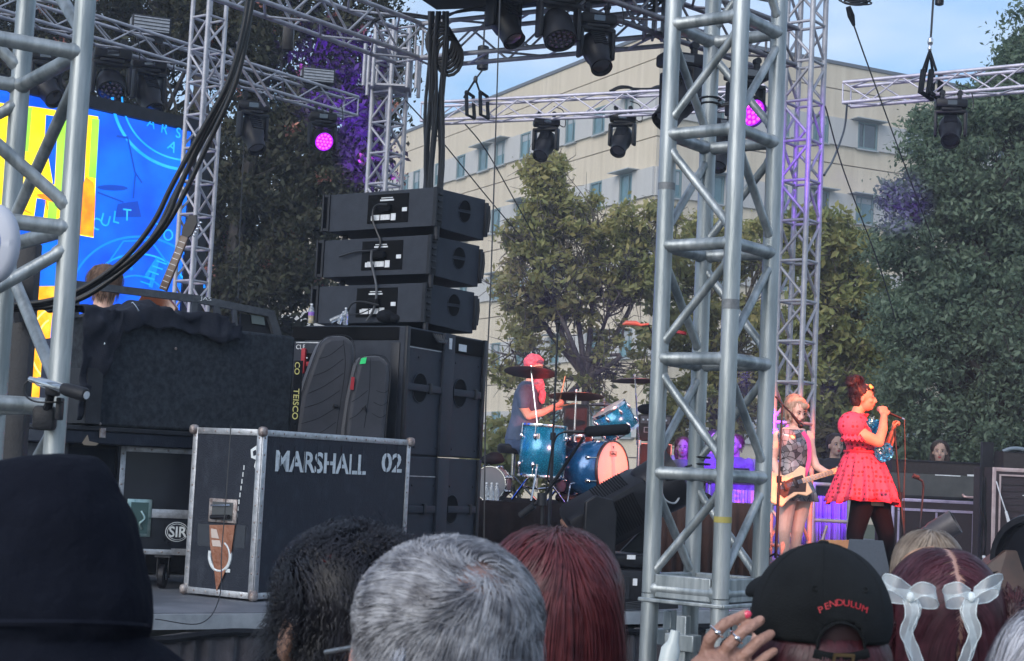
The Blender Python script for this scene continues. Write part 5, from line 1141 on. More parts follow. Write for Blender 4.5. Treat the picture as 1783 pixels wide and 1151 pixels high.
# strands -------------------------------------------------------------
def hairmat(name, c1, c2, c3, rough=.42):
    return mat(name, c1, rough, 0, c2, 34, island=[c1, c2, c3, c1], spec=.35, detail=3, imix=.35, lo=.38, hi=.62)
def strands(name, parent, c, r, n, K, length, m_, seed, width=.0013, crown=(0, -.3, 1), flow=None, filt=None, grav=.5, lift=(.02, .10), nz=.35, curl=0., clump=.5, taper=.4, floor=None, rad2=None, yaw=0., hug=0., lock=.6):
    rng = np.random.default_rng(seed); u = rng.normal(size=(n * 3, 3)); u /= np.linalg.norm(u, axis=1)[:, None]
    if filt is not None: u = u[filt(u)]
    u = u[:n]; n = len(u); r = np.array(r); p = u * r * 1.0; L = length * rng.uniform(.55, 1.25, n)[:, None] / K
    li = rng.uniform(lift[0], lift[1], n)[:, None]; d0 = np.zeros((n, 3)); pts = [p.copy()]; nor = [u.copy()]
    phs = rng.uniform(0, 6.28, (6, 3)); frq = rng.normal(size=(6, 3, 3)) * 28; rnd = rng.normal(size=(n, 3)) * nz * .4
    ca = rng.uniform(0, 6.28, n)
    cr = np.array(crown, float); cr /= np.linalg.norm(cr)
    for k in range(K):
        q = p / r; q /= np.linalg.norm(q, axis=1)[:, None] + 1e-9
        f = flow(q) if flow is not None else (q - cr)
        f = f - q * (f * q).sum(1)[:, None]; f /= np.linalg.norm(f, axis=1)[:, None] + 1e-6
        N_ = sum(np.sin((p @ frq[i].T) + phs[i]) for i in range(6)) / 2.4 * clump
        below = np.clip(-(q[:, 2:3]) * 1.5 + .2, 0, 1)
        d = f * (1 - below * .8) + N_ * nz * 1.4 + rnd + np.array([0, 0, -1]) * (grav + below * 1.5)
        if curl:
            a_ = ca + k * 2.1; s1 = np.cross(f, q); d += curl * (s1 * np.cos(a_)[:, None] + q * np.sin(a_)[:, None])
        d /= np.linalg.norm(d, axis=1)[:, None]; p = p + d * L
        q = p / r; nn = np.linalg.norm(q, axis=1)[:, None]; tgt = 1 + li * min(1, (k + 1) / 2)
        ins = (nn < tgt) & (p[:, 2:3] > (floor if floor is not None else -9)); p = np.where(ins, q / nn * tgt * r, p)
        if hug:
            q = p / r; nn = np.linalg.norm(q, axis=1)[:, None]; out = (nn > tgt) & (q[:, 2:3] > -.25); p = np.where(out, q / nn * (tgt + (nn - tgt) * (1 - hug)) * r, p)
        pts.append(p.copy()); nor.append(q / nn)
    pts = np.stack(pts, 1); nor = np.stack(nor, 1)
    if lock:
        gi = rng.integers(0, n, max(8, n // 22)); gr_ = pts[gi, 0]; near = np.concatenate([((pts[a0:a0 + 2000, 0][:, None] - gr_[None]) ** 2).sum(2).argmin(1) for a0 in range(0, n, 2000)])
        tt = (np.linspace(0, 1, K + 1) ** 1.2 * lock)[None, :, None]; gp = pts[gi[near]]; off = (pts[:, :1] - gp[:, :1]) * .35; pts = pts * (1 - tt) + (gp + off) * tt
    tg = np.gradient(pts, axis=1); sd_ = np.cross(tg, nor); sd_ /= np.linalg.norm(sd_, axis=2)[:, :, None] + 1e-9
    wv = (width / 2 * (1 - (1 - taper) * np.linspace(0, 1, K + 1) ** 1.5))[None, :, None] * rng.uniform(.6, 1.4, (n, 1, 1))
    A_ = pts - sd_ * wv; B_ = pts + sd_ * wv; v = np.stack([A_, B_], 2).reshape(-1, 3)
    cy, sy = math.cos(yaw), math.sin(yaw); v = v @ np.array([[cy, sy, 0], [-sy, cy, 0], [0, 0, 1]]) + np.array(c)
    base = (np.arange(n) * (K + 1) * 2)[:, None] + (np.arange(K) * 2)[None, :]; base = base.ravel()
    fcs = np.stack([base, base + 1, base + 3, base + 2], 1)
    return npmesh(name, v, fcs, m_, parent, smooth=True)

def simple_person(label, px, pytop, Y, base_z, yaw, shirt, pants, hairm, long=True, group=None, s=None, smile=None, skinm=None, hair=True, arms='down', hood=False, vox=.012, hy=1.0):
    """standing figure whose head top is seen at px,pytop; yaw = direction faced (0 = +X)"""
    top = P(px, pytop, Y); H = top.z - base_z; s = H / 1.70; b = V((top.x, top.y, base_z)); t = thing('person', label, 'person', b, group); Rm = rotz(yaw)
    q = lambda x, y, z: b + Rm @ V((x * s, y * s, z * s))
    m = MB(); hc = q(0.02, 0, 1.575); Rh, qh = head(m, hc, yaw, s)
    m.capsule([q(-.01, 0, 1.36), q(0, 0, 1.50)], [.062 * s, .056 * s], 12)
    m.loft([(q(0, 0, z), a_ * s, w_ * s, yaw) for z, a_, w_ in ((.86, .11, .15), (.95, .12, .17), (1.08, .10, .14), (1.22, .115, .155), (1.34, .105, .18), (1.40, .07, .13), (1.43, .05, .06))], 24)
    for sg in (-1, 1):
        m.capsule([q(0, .175 * sg, 1.36), q(-.03, .225 * sg, 1.08), q(.04, .22 * sg, .86)], [.052 * s, .042 * s, .03 * s], 10); hand(m, q(.04, .22 * sg, .85), (.1, 0, -1), Rm @ V((0, -sg, 0)), .35, s)
        m.capsule([q(0, .085 * sg, .88), q(.02, .09 * sg, .48), q(-.01, .09 * sg, .09)], [.085 * s, .058 * s, .04 * s], 12); m.capsule([q(-.03, .09 * sg, .045), q(.14, .1 * sg, .035)], [.04 * s, .035 * s], 10)
    m.build('body', skinm or skin, t, vox=vox * .8, sm=1)
    m = MB(); m.loft([(q(0, 0, z), (a_ + .016) * s, (w_ + .016) * s, yaw) for z, a_, w_ in ((.84, .12, .165), (.95, .125, .175), (1.08, .11, .15), (1.22, .12, .16), (1.34, .11, .185), (1.405, .075, .13), (1.435, .052, .065))], 28, fold=lambda a_, i: 1 + .025 * math.sin(a_ * 9 + i))
    for sg in (-1, 1): m.capsule([q(0, .175 * sg, 1.365), q(-.03, .228 * sg, 1.08), q(.035, .222 * sg, .93)], [.068 * s, .056 * s, .046 * s], 12)
    m.build('shirt', shirt, t, vox=vox, sm=2)
    m = MB(); m.loft([(q(0, 0, z), a_ * s, w_ * s, yaw) for z, a_, w_ in ((.80, .125, .17), (.95, .13, .182))], 24)
    for sg in (-1, 1): m.capsule([q(0, .085 * sg, .86), q(.02, .09 * sg, .48), q(-.01, .09 * sg, .10)], [.098 * s, .074 * s, .06 * s], 12)
    m.build('trousers', pants, t, vox=vox, sm=2)
    m = MB()
    for sg in (-1, 1): m.capsule([q(-.04, .09 * sg, .045), q(.15, .1 * sg, .04)], [.052 * s, .045 * s], 10)
    m.build('shoes', blkp, t, vox=vox)
    if hair:
        bl = [(qh(-.022, 0, .052), (.103 * s, .086 * s, .088 * s))]
        if long: bl += [(qh(-.06, 0, -.05), (.06 * s, .085 * s, .12 * s)), (qh(-.02, .07 * s, -.06), (.045 * s, .03 * s, .10 * s)), (qh(-.02, -.07 * s, -.06), (.045 * s, .03 * s, .10 * s))]
        hairlump(t, 'hair', bl, hairm, .010 * s, .008)
        strands('loose_hair', t, tuple(qh(-.022, 0, .045)), (.104 * s, .088 * s, .092 * s), 700, 7, (.19 if long else .08) * s, hairm, int(px), .0035, crown=(math.cos(yaw) * .3, math.sin(yaw) * .3, 1), filt=lambda u: (u[:, 0] * math.cos(yaw) + u[:, 1] * math.sin(yaw)) * .9 < .15 + np.clip(u[:, 2], 0, 1) * .5, grav=.8, lift=(.0, .12), nz=.4, hug=.5)
        features(t, qh, Rh, s)
    return t, hc, s, q, qh
hair_br = mat('hair_dark_brown', (.018, .010, .008), .5, 0, (.05, .028, .020), 30, .8, 160); hair_rd = mat('hair_auburn', (.05, .012, .010), .5, 0, (.11, .03, .02), 30, .8, 160)
hair_bl = mat('hair_blond', (.34, .25, .18), .6, 0, (.52, .41, .31), 30, .8, 160); tshirt = mat('tshirt_black', (.012, .013, .016), .85, 0, (.025, .026, .03), 8, .3, 60); jeans = mat('denim', (.03, .055, .12), .85, 0, (.06, .095, .18), 14, .5, 200)

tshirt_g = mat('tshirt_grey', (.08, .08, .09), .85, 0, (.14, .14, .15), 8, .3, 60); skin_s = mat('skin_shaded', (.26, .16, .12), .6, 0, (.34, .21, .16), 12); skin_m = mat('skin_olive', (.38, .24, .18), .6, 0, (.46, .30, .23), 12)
# platform behind, with onlookers
pf = thing('side_platform', 'low dark platform behind the band where onlookers stand', 'platform', (6.2, 20.5, 0)); a_ = AZ(1060, 1, 18.6); b_ = AZ(1760, 1, 18.6)
MB().box(((a_.x + b_.x) / 2, 20.9, .36), (b_.x - a_.x, 4.6, .70)).build('deck', blk, pf, smooth=0)
ong = 'onlookers behind the band'
simple_person('purple lit onlooker with long hair, leftmost behind the front tower', 1190, 762, 19.6, .72, R(-100), tshirt_g, jeans, hair_rd, group=ong, skinm=skin_s)
simple_person('purple lit onlooker with dark hair behind the middle of the front tower', 1243, 750, 19.8, .72, R(-75), tshirt_g, jeans, hair_br, long=False, group=ong, skinm=skin_s)
simple_person('purple lit short haired onlooker right of the middle leg of the front tower', 1281, 757, 20.1, .72, R(-120), tshirt_g, jeans, hair_rd, long=False, group=ong, skinm=skin_s)
simple_person('smiling woman in a black scoop neck top behind the bass neck', 1455, 756, 18.9, .72, R(-80), tshirt, jeans, hair_br, long=False, group=ong, skinm=skin_m)
simple_person('onlooker with wavy dark hair looking over the long road case', 1637, 768, 19.4, .72, R(-105), tshirt, jeans, hair_br, group=ong, skinm=skin_m)
simple_person('crew member with short brown hair, only the head showing behind the draped jacket', 184, 464, 11.3, SZ, R(95), tshirt, jeans, mat('hair_short_brown', (.12, .065, .04), .7, 0, (.20, .12, .08), 60, .6, 200), long=False)

# ------------------------------------------------ singer
YS = 14.07; W = lambda x, y, d=0: P(x, y, YS + d)
sg_ = thing('person', 'singer in a red dotted dress and black tights holding a microphone to her mouth', 'person', W(1510, 1008)); sg_.location.z = SZ; LOC[sg_] = V(sg_.location)
px1 = YS / FPX; yw = R(-12)
m = MB(); hc = W(1503, 692); Rh, qh = head(m, hc, yw, .98)
m.capsule([W(1489, 732, .02), W(1495, 712, .01)], [.06, .052], 14)
def ring(x, y, d, rx, ry): return (W(x, y, d), rx, ry, yw)
m.loft([ring(1512, 880, 0, .13, .17), ring(1506, 850, 0, .145, .185), ring(1502, 815, 0, .13, .165), ring(1500, 788, 0, .115, .14), ring(1496, 765, 0, .125, .15), ring(1492, 745, 0, .115, .165), ring(1489, 728, 0, .08, .13), ring(1489, 720, 0, .05, .06)], 26)
# near (right) arm to the mouth
m.capsule([W(1484, 742, -.17), W(1506, 760, -.23), W(1530, 770, -.24)], [.058, .056, .046], 14)
m.capsule([W(1530, 770, -.24), W(1537, 748, -.21), W(1539, 724, -.15)], [.044, .040, .028], 14)
hand(m, W(1540, 725, -.14), W(1537, 708, -.10) - W(1540, 725, -.14), (-.15, 1, .1), 1.15, 1.05)
# far arm to the stand
m.capsule([W(1492, 745, .17), W(1525, 790, .22), W(1543, 785, .15)], [.05, .045, .04], 12)
m.capsule([W(1543, 785, .15), W(1550, 768, .06), W(1555, 752, -.0)], [.04, .034, .026], 12)
hand(m, W(1555, 752, 0), W(1557, 735, -.0) - W(1555, 752, 0), (.8, -.4, 0), 1.2, 1.0)
for pts in ([(1504, 870, -.08), (1489, 930, -.12), (1484, 990, -.10)], [(1526, 870, .08), (1543, 930, .06), (1546, 985, .12)]): m.capsule([W(*p) for p in pts], [.09, .062, .042], 12)
for x, d in ((1484, -.10), (1546, .12)): p0 = W(x, 997, d); p0.z = SZ + .045; m.capsule([p0, p0 + V((.16, -.04, -.01))], [.04, .035], 10)
m.build('body', mat('skin_warm', (.50, .25, .16), .55, 0, (.58, .31, .21), 12, .1, 80), sg_, vox=.0065, sm=2)
features(sg_, qh, Rh, .98)
m = MB(); m.ell(qh(.035, -.052, -.03), (.02, .012, .016), Rh)      # blush
tights = mat('tights_black', (.003, .003, .005), .8, 0, (.006, .005, .008), 6, spec=.08)
m = MB(); m.loft([ring(1508, 868, 0, .125, .17), ring(1508, 840, 0, .14, .18)], 20)
for pts in ([(1504, 868, -.08), (1489, 930, -.12), (1484, 992, -.10)], [(1526, 868, .08), (1543, 930, .06), (1546, 988, .12)]): m.capsule([W(*p) for p in pts], [.105, .074, .05], 14)
m.build('tights', tights, sg_, vox=.01, sm=2)
m = MB()
for x, d in ((1484, -.10), (1546, .12)): p0 = W(x, 997, d); p0.z = SZ + .055; m.capsule([p0 - V((.03, 0, 0)), p0 + V((.18, -.04, -.01))], [.052, .045], 10)
m.build('boots', blkp, sg_, vox=.01)
# dress
dm = bpy.data.materials.new('dress_dotted'); dm.use_nodes = True; n = dm.node_tree.nodes; l = dm.node_tree.links.new; b = n['Principled BSDF']; b.inputs['Roughness'].default_value = .7
t_ = n.new('ShaderNodeTexCoord'); vo = n.new('ShaderNodeTexVoronoi'); vo.inputs['Scale'].default_value = 27; vo.inputs['Randomness'].default_value = .25; rp_ = n.new('ShaderNodeValToRGB'); rp_.color_ramp.elements[0].position = .30; rp_.color_ramp.elements[1].position = .37
rp_.color_ramp.elements[0].color = (.16, .008, .02, 1); rp_.color_ramp.elements[1].color = (.78, .06, .13, 1); l(t_.outputs['Object'], vo.inputs['Vector']); l(vo.outputs[0], rp_.inputs[0]); l(rp_.outputs[0], b.inputs['Base Color'])
red2 = mat('dress_red', (.62, .02, .05), .7, 0, (.75, .05, .10), 10, .3, 60)
fold = lambda a_, i: 1 + (.05 + .05 * min(1, i / 5)) * math.sin(a_ * 13 + 1.2 * math.sin(a_ * 3)) * (i / 6) + .03 * math.sin(a_ * 29) * (i / 6)
m = MB(); m.loft([ring(1500, 783, 0, .125, .15), ring(1501, 790, 0, .145, .165), ring(1502, 806, 0, .185, .20), ring(1503, 826, 0, .22, .235), ring(1503, 846, 0, .255, .26), ring(1502, 862, 0, .28, .285), ring(1501, 874, 0, .295, .30)], 220, cap=False, fold=fold)
m.v = [p + V((0, 0, -.022 * math.sin(math.atan2(p.y - YS, p.x - 2.95) * 2 + 1) * max(0, (W(1500, 800).z - p.z) / .35) + .012 * math.sin(math.atan2(p.y - YS, p.x - 2.95) * 9) * max(0, (W(1500, 800).z - p.z) / .35))) for p in m.v]
m.build('skirt', dm, sg_, thick=.003, smooth=80)
m = MB(); m.loft([ring(1500, 800, 0, .15, .175), ring(1502, 830, 0, .20, .22), ring(1503, 872, 0, .26, .265)], 120, cap=False, fold=lambda a_, i: 1 + .05 * math.sin(a_ * 17)); m.build('underskirt', red2, sg_, thick=.003, smooth=80)
m = MB(); m.loft([ring(1501, 792, 0, .13, .155), ring(1500, 780, 0, .127, .152), ring(1497, 762, 0, .14, .163), ring(1492, 745, 0, .128, .178), ring(1490, 731, 0, .10, .15), ring(1490, 724, 0, .085, .11)], 60, fold=lambda a_, i: 1 + .015 * math.sin(a_ * 15 + i))
for x, y, d, r_ in ((1483, 741, -.19, .118), (1487, 742, .19, .105)): m.ell(W(x, y, d), (r_, r_ * .82, r_ * 1.0), rotz(yw), 20, 14)
bod = m.build('bodice', dm, sg_, vox=.010, sm=1); 
m = MB()
for (x, y, d, r_) in ((1486, 758, -.21, .088), (1489, 757, .2, .085)): m.lathe([(r_ * (1 + .0), 0), (r_ * 1.22, -.045)], 60, Matrix.Translation(W(x, y, d)))
m.v = [p + V((0, 0, .012 * math.sin(math.atan2(p.y - YS, p.x - 3) * 60))) for p in m.v]; m.build('sleeve_frill', dm, sg_, thick=.003)
m = MB(); cN = W(1492, 721); m.loft([(cN + V((0, 0, z)), r_, r_ * 1.05, yw) for z, r_ in ((-.03, .078), (-.012, .085), (.004, .092))], 90, cap=False, fold=lambda a_, i: 1 + .10 * math.sin(a_ * 18) * i / 2); m.build('collar_frill', dm, sg_, thick=.003)
m = MB(); m.tube([W(1500, 787) + V((.14 * math.cos(a_), .165 * math.sin(a_), 0)) for a_ in [i * math.pi / 16 for i in range(33)]], .012, 8); m.build('belt', red2, sg_)
seq = mat('sequins_blue', (.0, .20, .50), .25, .5, (.05, .55, .85), 60, .0, island=[(.0, .12, .40), (.15, .75, 1), (.0, .30, .60), (.55, .95, 1)])
rngq = np.random.default_rng(2)
def sequins(cx, cy, dx, dy, dd, n, rx, ry):
    pts = []
    for k in range(n):
        a_, r_ = rngq.uniform(0, 6.28), math.sqrt(rngq.uniform(0, 1)); c = W(cx + dx * r_ * math.cos(a_), cy + dy * r_ * math.sin(a_), dd + rngq.uniform(-.01, .01)); pts.append(tuple(c))
    leafmesh('sequins', np.array(pts), .018, seq, sg_, rngq, 1.0, kind='stuff')
sequins(1519, 744, 16, 14, -.12, 560, 0, 0); sequins(1539, 787, 16, 17, -.18, 700, 0, 0); sequins(1528, 766, 6, 10, -.10, 100, 0, 0)
m = MB(); m.ell(W(1519, 744, -.04), (.06, .05, .06)); m.ell(W(1538, 789, -.10), (.055, .05, .065)); m.build('sequin_trim', mat('teal_satin', (.02, .22, .32), .35), sg_, vox=.012)
hr = mat('hair_burgundy', (.012, .004, .006), .5, 0, (.030, .008, .010), 30, .8, 160)
hairlump(sg_, 'hair', [(qh(-.03, 0, .048), (.092, .088, .082)), (qh(-.055, 0, -.005), (.055, .078, .085)), (qh(.045, 0, .078), (.05, .062, .03)), (W(1489, 662, 0), (.064, .060, .048)), (W(1481, 667, -.03), (.035, .04, .03)), (W(1495, 660, .02), (.04, .045, .03))], hr, .008, .012)
m = MB()
for k in range(14): y_ = -.055 + .0085 * k; m.tube([qh(.055, y_, .09), qh(.088, y_, .065), qh(.096, y_ * 1.02, .035 + .01 * math.sin(k * 3))], [.004, .004, .001], 5)
m.build('fringe', hr, sg_)
strands('loose_hair', sg_, W(1489, 663, 0), (.058, .055, .038), 900, 7, .07, hairmat('hair_burgundy_lit', (.018, .005, .007), (.045, .010, .013), (.010, .003, .005)), 61, .0035, crown=(0, 0, 1), grav=-.1, lift=(.05, .6), nz=.9, curl=1.2)
strands('loose_hair', sg_, tuple(qh(-.035, 0, .03)), (.088, .085, .085), 900, 6, .06, MATS['hair_burgundy_lit'], 62, .003, crown=(.9, 0, -.2), flow=lambda q_: np.stack([-q_[:, 0] * .2 - .5, q_[:, 1] * 0, np.ones(len(q_))], 1), filt=lambda u: (u[:, 0] < .35) & (u[:, 2] > -.5), grav=-.4, lift=(.0, .08), nz=.4)
m = MB(); m.ell(qh(.062, -.045, .085), (.022, .018, .018), Rh); m.ell(qh(.055, -.03, .10), (.015, .015, .015), Rh); m.build('hair_clip', mat('clip_yellow', (.9, .55, .12), .5), sg_, vox=.005)
mic = thing('microphone', 'dark hand microphone in the raised fist of the singer', 'microphone', W(1550, 718, -.1)); a_, b_ = W(1529, 711, -.08), W(1571, 729, -.09)
m = MB(); d = (b_ - a_).normalized(); m.tube([a_ + d * .035, a_ + d * .05, b_ - d * .03, b_], [.022, .015, .011, .010], 12); m.build('handle', blkp, mic); m = MB(); m.ell(a_ + d * .015, (.026, .026, .026)); m.build('grille', mat('mic_grille', (.35, .33, .32), .4, .7), mic)
m = MB(); m.tube([b_ - d * .005, b_ + d * .02], [.013, .008], 10); m.build('plug', chrome, mic)
m = MB(); m.tube(bez([b_ + d * .02, W(1575, 745, -.1), W(1576, 800, -.1), W(1574, 870, -.1), V((W(1575, 900).x, YS - .1, SZ + .02))], 6), .004, 6); m.build('lead', cable, mic)
def micstand(label, top, foot, tripod=True, m_=None, r=.009, straight=False, legs=.28):
    top, foot = V(top), V(foot); t = thing('microphone_stand', label, 'stand', foot); mm = m_ or blk
    m = MB(); m.tube([foot + V((0, 0, .12)), foot.lerp(top, .55), foot.lerp(top, .56), top], [r * 1.5, r * 1.5, r, r], 10); m.build('pole', mm, t)
    m = MB(); q = foot.lerp(top, .55); m.tube([q - V((0, 0, .03)), q + V((0, 0, .03))], r * 2.6, 10); m.build('collar', mm, t)
    for k in range(3):
        a_ = k * 2.094 + .5; MB().tube([foot + V((0, 0, .16)), foot + V((legs * math.cos(a_), legs * math.sin(a_), .015))], r, 8).build('leg', mm, t)
    return t
f_ = W(1580, 990, -.05); f_.z = SZ; micstand('straight microphone stand gripped by the left hand of the singer', W(1557, 742, -.03), f_)

# ------------------------------------------------ bass player
YB = 15.0; W = lambda x, y, d=0: P(x, y, YB + d); yw = R(-62)
bp = thing('person', 'blond bass player in a silver patterned top and short skirt, looking down', 'person', (W(1378, 900).x, YB, SZ))
m = MB(); hc = W(1386, 716, -.02); Rh, qh = head(m, hc, yw, .98, .35)
m.capsule([W(1383, 748, .02), W(1385, 728, 0)], [.052, .048], 12)
ring = lambda x, y, rx, ry: (W(x, y), rx, ry, yw)
m.loft([ring(1384, 872, .12, .17), ring(1384, 850, .125, .175), ring(1383, 825, .10, .135), ring(1382, 800, .095, .125), ring(1382, 775, .115, .145), ring(1382, 755, .10, .165), ring(1382, 745, .06, .11)], 24)
m.capsule([W(1354, 758, -.02), W(1346, 800, 0), W(1356, 832, -.12)], [.046, .040, .034], 12); m.capsule([W(1356, 832, -.12), W(1368, 842, -.2)], [.034, .026], 10); hand(m, W(1368, 842, -.2), (1, -.1, -.15), (0, 1, -.2), .7, .95)
m.capsule([W(1408, 758, 0), W(1414, 795, -.05), W(1421, 812, -.1)], [.046, .042, .038], 12); m.capsule([W(1421, 812, -.1), W(1438, 822, -.18), W(1444, 823, -.2)], [.036, .030, .026], 12); hand(m, W(1444, 824, -.2), (1, 0, .1), (0, .5, .9), .9, .95)
for pts in ([(1372, 868, -.05), (1366, 925, -.1), (1366, 985, -.08)], [(1398, 868, .05), (1388, 925, -.0), (1380, 985, .05)]): m.capsule([W(*p) for p in pts], [.082, .055, .036], 12)
m.build('body', mat('skin_light', (.72, .47, .38), .5, 0, (.78, .53, .44), 12), bp, vox=.008, sm=2); features(bp, qh, Rh, .98)
m = MB()
for x, d in ((1366, -.08), (1380, .05)): p0 = W(x, 990, d); p0.z = SZ + .05; m.capsule([p0 + V((0, .02, .1)), p0, p0 + V((.08, -.13, -.01))], [.05, .05, .042], 10)
m.build('boots', blkp, bp, vox=.01)
# geometric silver fabric: triangles outlined in black
gm = bpy.data.materials.new('silver_geometric'); gm.use_nodes = True; n = gm.node_tree.nodes; l = gm.node_tree.links.new; b = n['Principled BSDF']; b.inputs['Roughness'].default_value = .32; b.inputs['Metallic'].default_value = .45
t_ = n.new('ShaderNodeTexCoord'); vo = n.new('ShaderNodeTexVoronoi'); vo.feature = 'DISTANCE_TO_EDGE'; vo.inputs['Scale'].default_value = 19; vo2 = n.new('ShaderNodeTexVoronoi'); vo2.inputs['Scale'].default_value = 19
rp_ = n.new('ShaderNodeValToRGB'); rp_.color_ramp.elements[0].position = .02; rp_.color_ramp.elements[1].position = .045; mx_ = n.new('ShaderNodeMix'); mx_.data_type = 'RGBA'; r3 = n.new('ShaderNodeValToRGB'); r3.color_ramp.elements[0].color = (.05, .05, .06, 1); r3.color_ramp.elements[1].color = (.55, .56, .60, 1)
l(t_.outputs['Object'], vo.inputs['Vector']); l(t_.outputs['Object'], vo2.inputs['Vector']); l(vo.outputs[0], rp_.inputs[0]); l(vo2.outputs['Color'], r3.inputs[0]); l(rp_.outputs[0], mx_.inputs[0]); mx_.inputs[6].default_value = (.01, .01, .012, 1); l(r3.outputs[0], mx_.inputs[7]); l(mx_.outputs[2], b.inputs['Base Color'])
m = MB(); m.loft([ring(1384, 842, .118, .155), ring(1383, 825, .112, .148), ring(1382, 800, .108, .14), ring(1382, 775, .128, .158), ring(1382, 758, .112, .172), ring(1382, 748, .085, .14)], 48); m.build('top', gm, bp, vox=.010, sm=1)
m = MB(); m.loft([ring(1384, 836, .118, .155), ring(1384, 850, .15, .19), ring(1384, 872, .18, .225)], 90, cap=False, fold=lambda a_, i: 1 + .04 * i * math.sin(a_ * 11)); m.build('skirt', gm, bp, thick=.004, smooth=80)
hairlump(bp, 'hair', [(qh(-.025, 0, .055), (.10, .09, .085)), (qh(-.05, 0, .0), (.06, .082, .08)), (W(1383, 695, .03), (.07, .065, .05)), (W(1377, 702, .02), (.05, .05, .05)), (qh(.06, .03, .07), (.045, .045, .03)), (qh(.03, .072, -.02), (.02, .018, .07)), (qh(.03, -.072, -.02), (.02, .018, .07))], hair_bl, .008, .010)
strands('loose_hair', bp, tuple(W(1383, 697, .03)), (.07, .065, .052), 900, 6, .07, hairmat('hair_blond_fine', (.34, .24, .17), (.55, .42, .32), (.22, .15, .11)), 71, .0035, crown=(0, 0, 1), grav=.2, lift=(.02, .35), nz=.8, curl=.9)
strands('loose_hair', bp, tuple(qh(-.025, 0, .04)), (.102, .092, .095), 1100, 7, .10, MATS['hair_blond_fine'], 72, .003, crown=(0, .3, 1), filt=lambda u: (u[:, 1] > -.5) | (u[:, 2] > .45), grav=.5, lift=(.0, .10), nz=.4, hug=.6)
st_ = mat('strap_pink', (.85, .08, .30), .6); F_b = bez([W(1398, 752, -.10), W(1408, 770, -.13), W(1409, 800, -.14), W(1400, 835, -.16)], 6)
bs = thing('bass_guitar', 'cream bass guitar with black pickguard and maple neck held by the blond player', 'guitar', W(1378, 845, -.25))
m = MB(); m.tube(F_b, .022, 6, sx=.25); m.build('strap', st_, bs)
ga = W(1396, 838, -.24); gb = W(1462, 818, -.24); ax = (gb - ga).normalized(); Mg = frame_of(ga, ax, (.12, -.98, .18)); L = (gb - ga).length
m = MB(Mg); m.prism([(.04, .03), (.07, .10), (.03, .135), (-.05, .10), (-.13, .09), (-.22, .15), (-.30, .13), (-.34, .03), (-.32, -.10), (-.24, -.165), (-.15, -.12), (-.07, -.10), (.0, -.14), (.06, -.12), (.05, -.05)], .04, Matrix.Translation((0, 0, -.02))); m.build('body', mat('cream_lacquer', (.72, .55, .34), .3, 0, (.80, .62, .40), 6, coat=.4), bs, bevel=.008)
m = MB(Mg); m.prism([(.03, -.03), (.0, -.10), (-.10, -.07), (-.2, -.10), (-.24, -.03), (-.18, .03), (-.08, .05), (.02, .05)], .004, Matrix.Translation((0, 0, .0205))); m.build('pickguard', blkp, bs, smooth=0)
m = MB(Mg); m.box((L / 2, 0, .014), (L, .05, .022), bev=.004); m.build('neck', mat('maple', (.62, .36, .18), .35, 0, (.72, .45, .24), 8), bs)
m = MB(Mg)
for k in range(12): m.box((.02 + k * L / 12.5, 0, .026), (.003, .048, .002))
m.build('frets', chrome, bs, smooth=0, kind='stuff')
for k in range(4): m = MB(Mg); m.bar((-.24, -.015 + .01 * k, .03), (L, -.012 + .008 * k, .028), .0012, 5); m.build('string', chrome, bs)
m = MB(Mg); m.prism([(L, -.025), (L + .05, -.05), (L + .19, -.03), (L + .2, .0), (L + .14, .045), (L, .03)], .018, Matrix.Translation((0, 0, .0))); m.build('headstock', MATS['maple'], bs, smooth=0)
for x in (-.06, -.16): m = MB(Mg); m.box((x, 0, .028), (.035, .09, .012), bev=.004); m.build('pickup', blkp, bs)
f_ = W(1350, 988, -.5); f_.z = SZ; tp = W(1362, 704, -.5); s1 = micstand('boom microphone stand in front of the bass player', tp, f_)
m = MB(); m.tube([tp, W(1352, 692, -.5)], .008, 8); m.tube([W(1350, 690, -.5), tp, W(1380, 722, -.45)], .008, 8); m.build('boom', blk, s1)
mi = thing('microphone', 'black vocal microphone on the boom before the bass player', 'microphone', W(1390, 735, -.45)); m = MB(); m.tube([W(1378, 720, -.45), W(1392, 738, -.43)], [.012, .016], 10); m.ell(W(1394, 741, -.43), (.026, .026, .026)); m.build('body', blkp, mi)

# ------------------------------------------------ drummer
YD = 16.9; W = lambda x, y, d=0: P(x, y, YD + d); yw = R(-8)
dr = thing('person', 'seated drummer in a blue t-shirt and jeans with long pink hair, playing to the right', 'person', (W(905, 800).x, YD, RZ))
m = MB(); hc = W(932, 641); Rh, qh = head(m, hc, yw, 1.0); m.capsule([W(922, 668), W(927, 655)], [.055, .052], 12)
ring = lambda x, y, rx, ry: (W(x, y), rx, ry, yw)
m.loft([ring(904, 778, .14, .18), ring(906, 755, .13, .17), ring(914, 730, .13, .16), ring(918, 705, .135, .165), ring(919, 682, .12, .19), ring(921, 668, .06, .09)], 22)
m.capsule([W(911, 684, -.19), W(911, 708, -.22), W(920, 724, -.20)], [.055, .05, .042], 12); m.capsule([W(920, 724, -.20), W(945, 718, -.16), W(966, 707, -.12)], [.042, .038, .028], 12); hand(m, W(966, 707, -.12), (1, 0, .45), (0, .5, .8), 1.1, 1.0)
m.capsule([W(922, 684, .19), W(935, 715, .24), W(965, 712, .15)], [.05, .042, .03], 12); hand(m, W(965, 712, .15), (1, 0, .3), (0, -.5, .8), 1.1)
for d in (-.14, .14): m.capsule([W(908, 775, d * .7), W(970, 772, d * 1.5)], [.085, .06], 12); m.capsule([W(970, 772, d * 1.5), W(976, 850, d * 1.4)], [.058, .04], 12)
m.build('body', skin, dr, vox=.009, sm=2); features(dr, qh, Rh, 1)
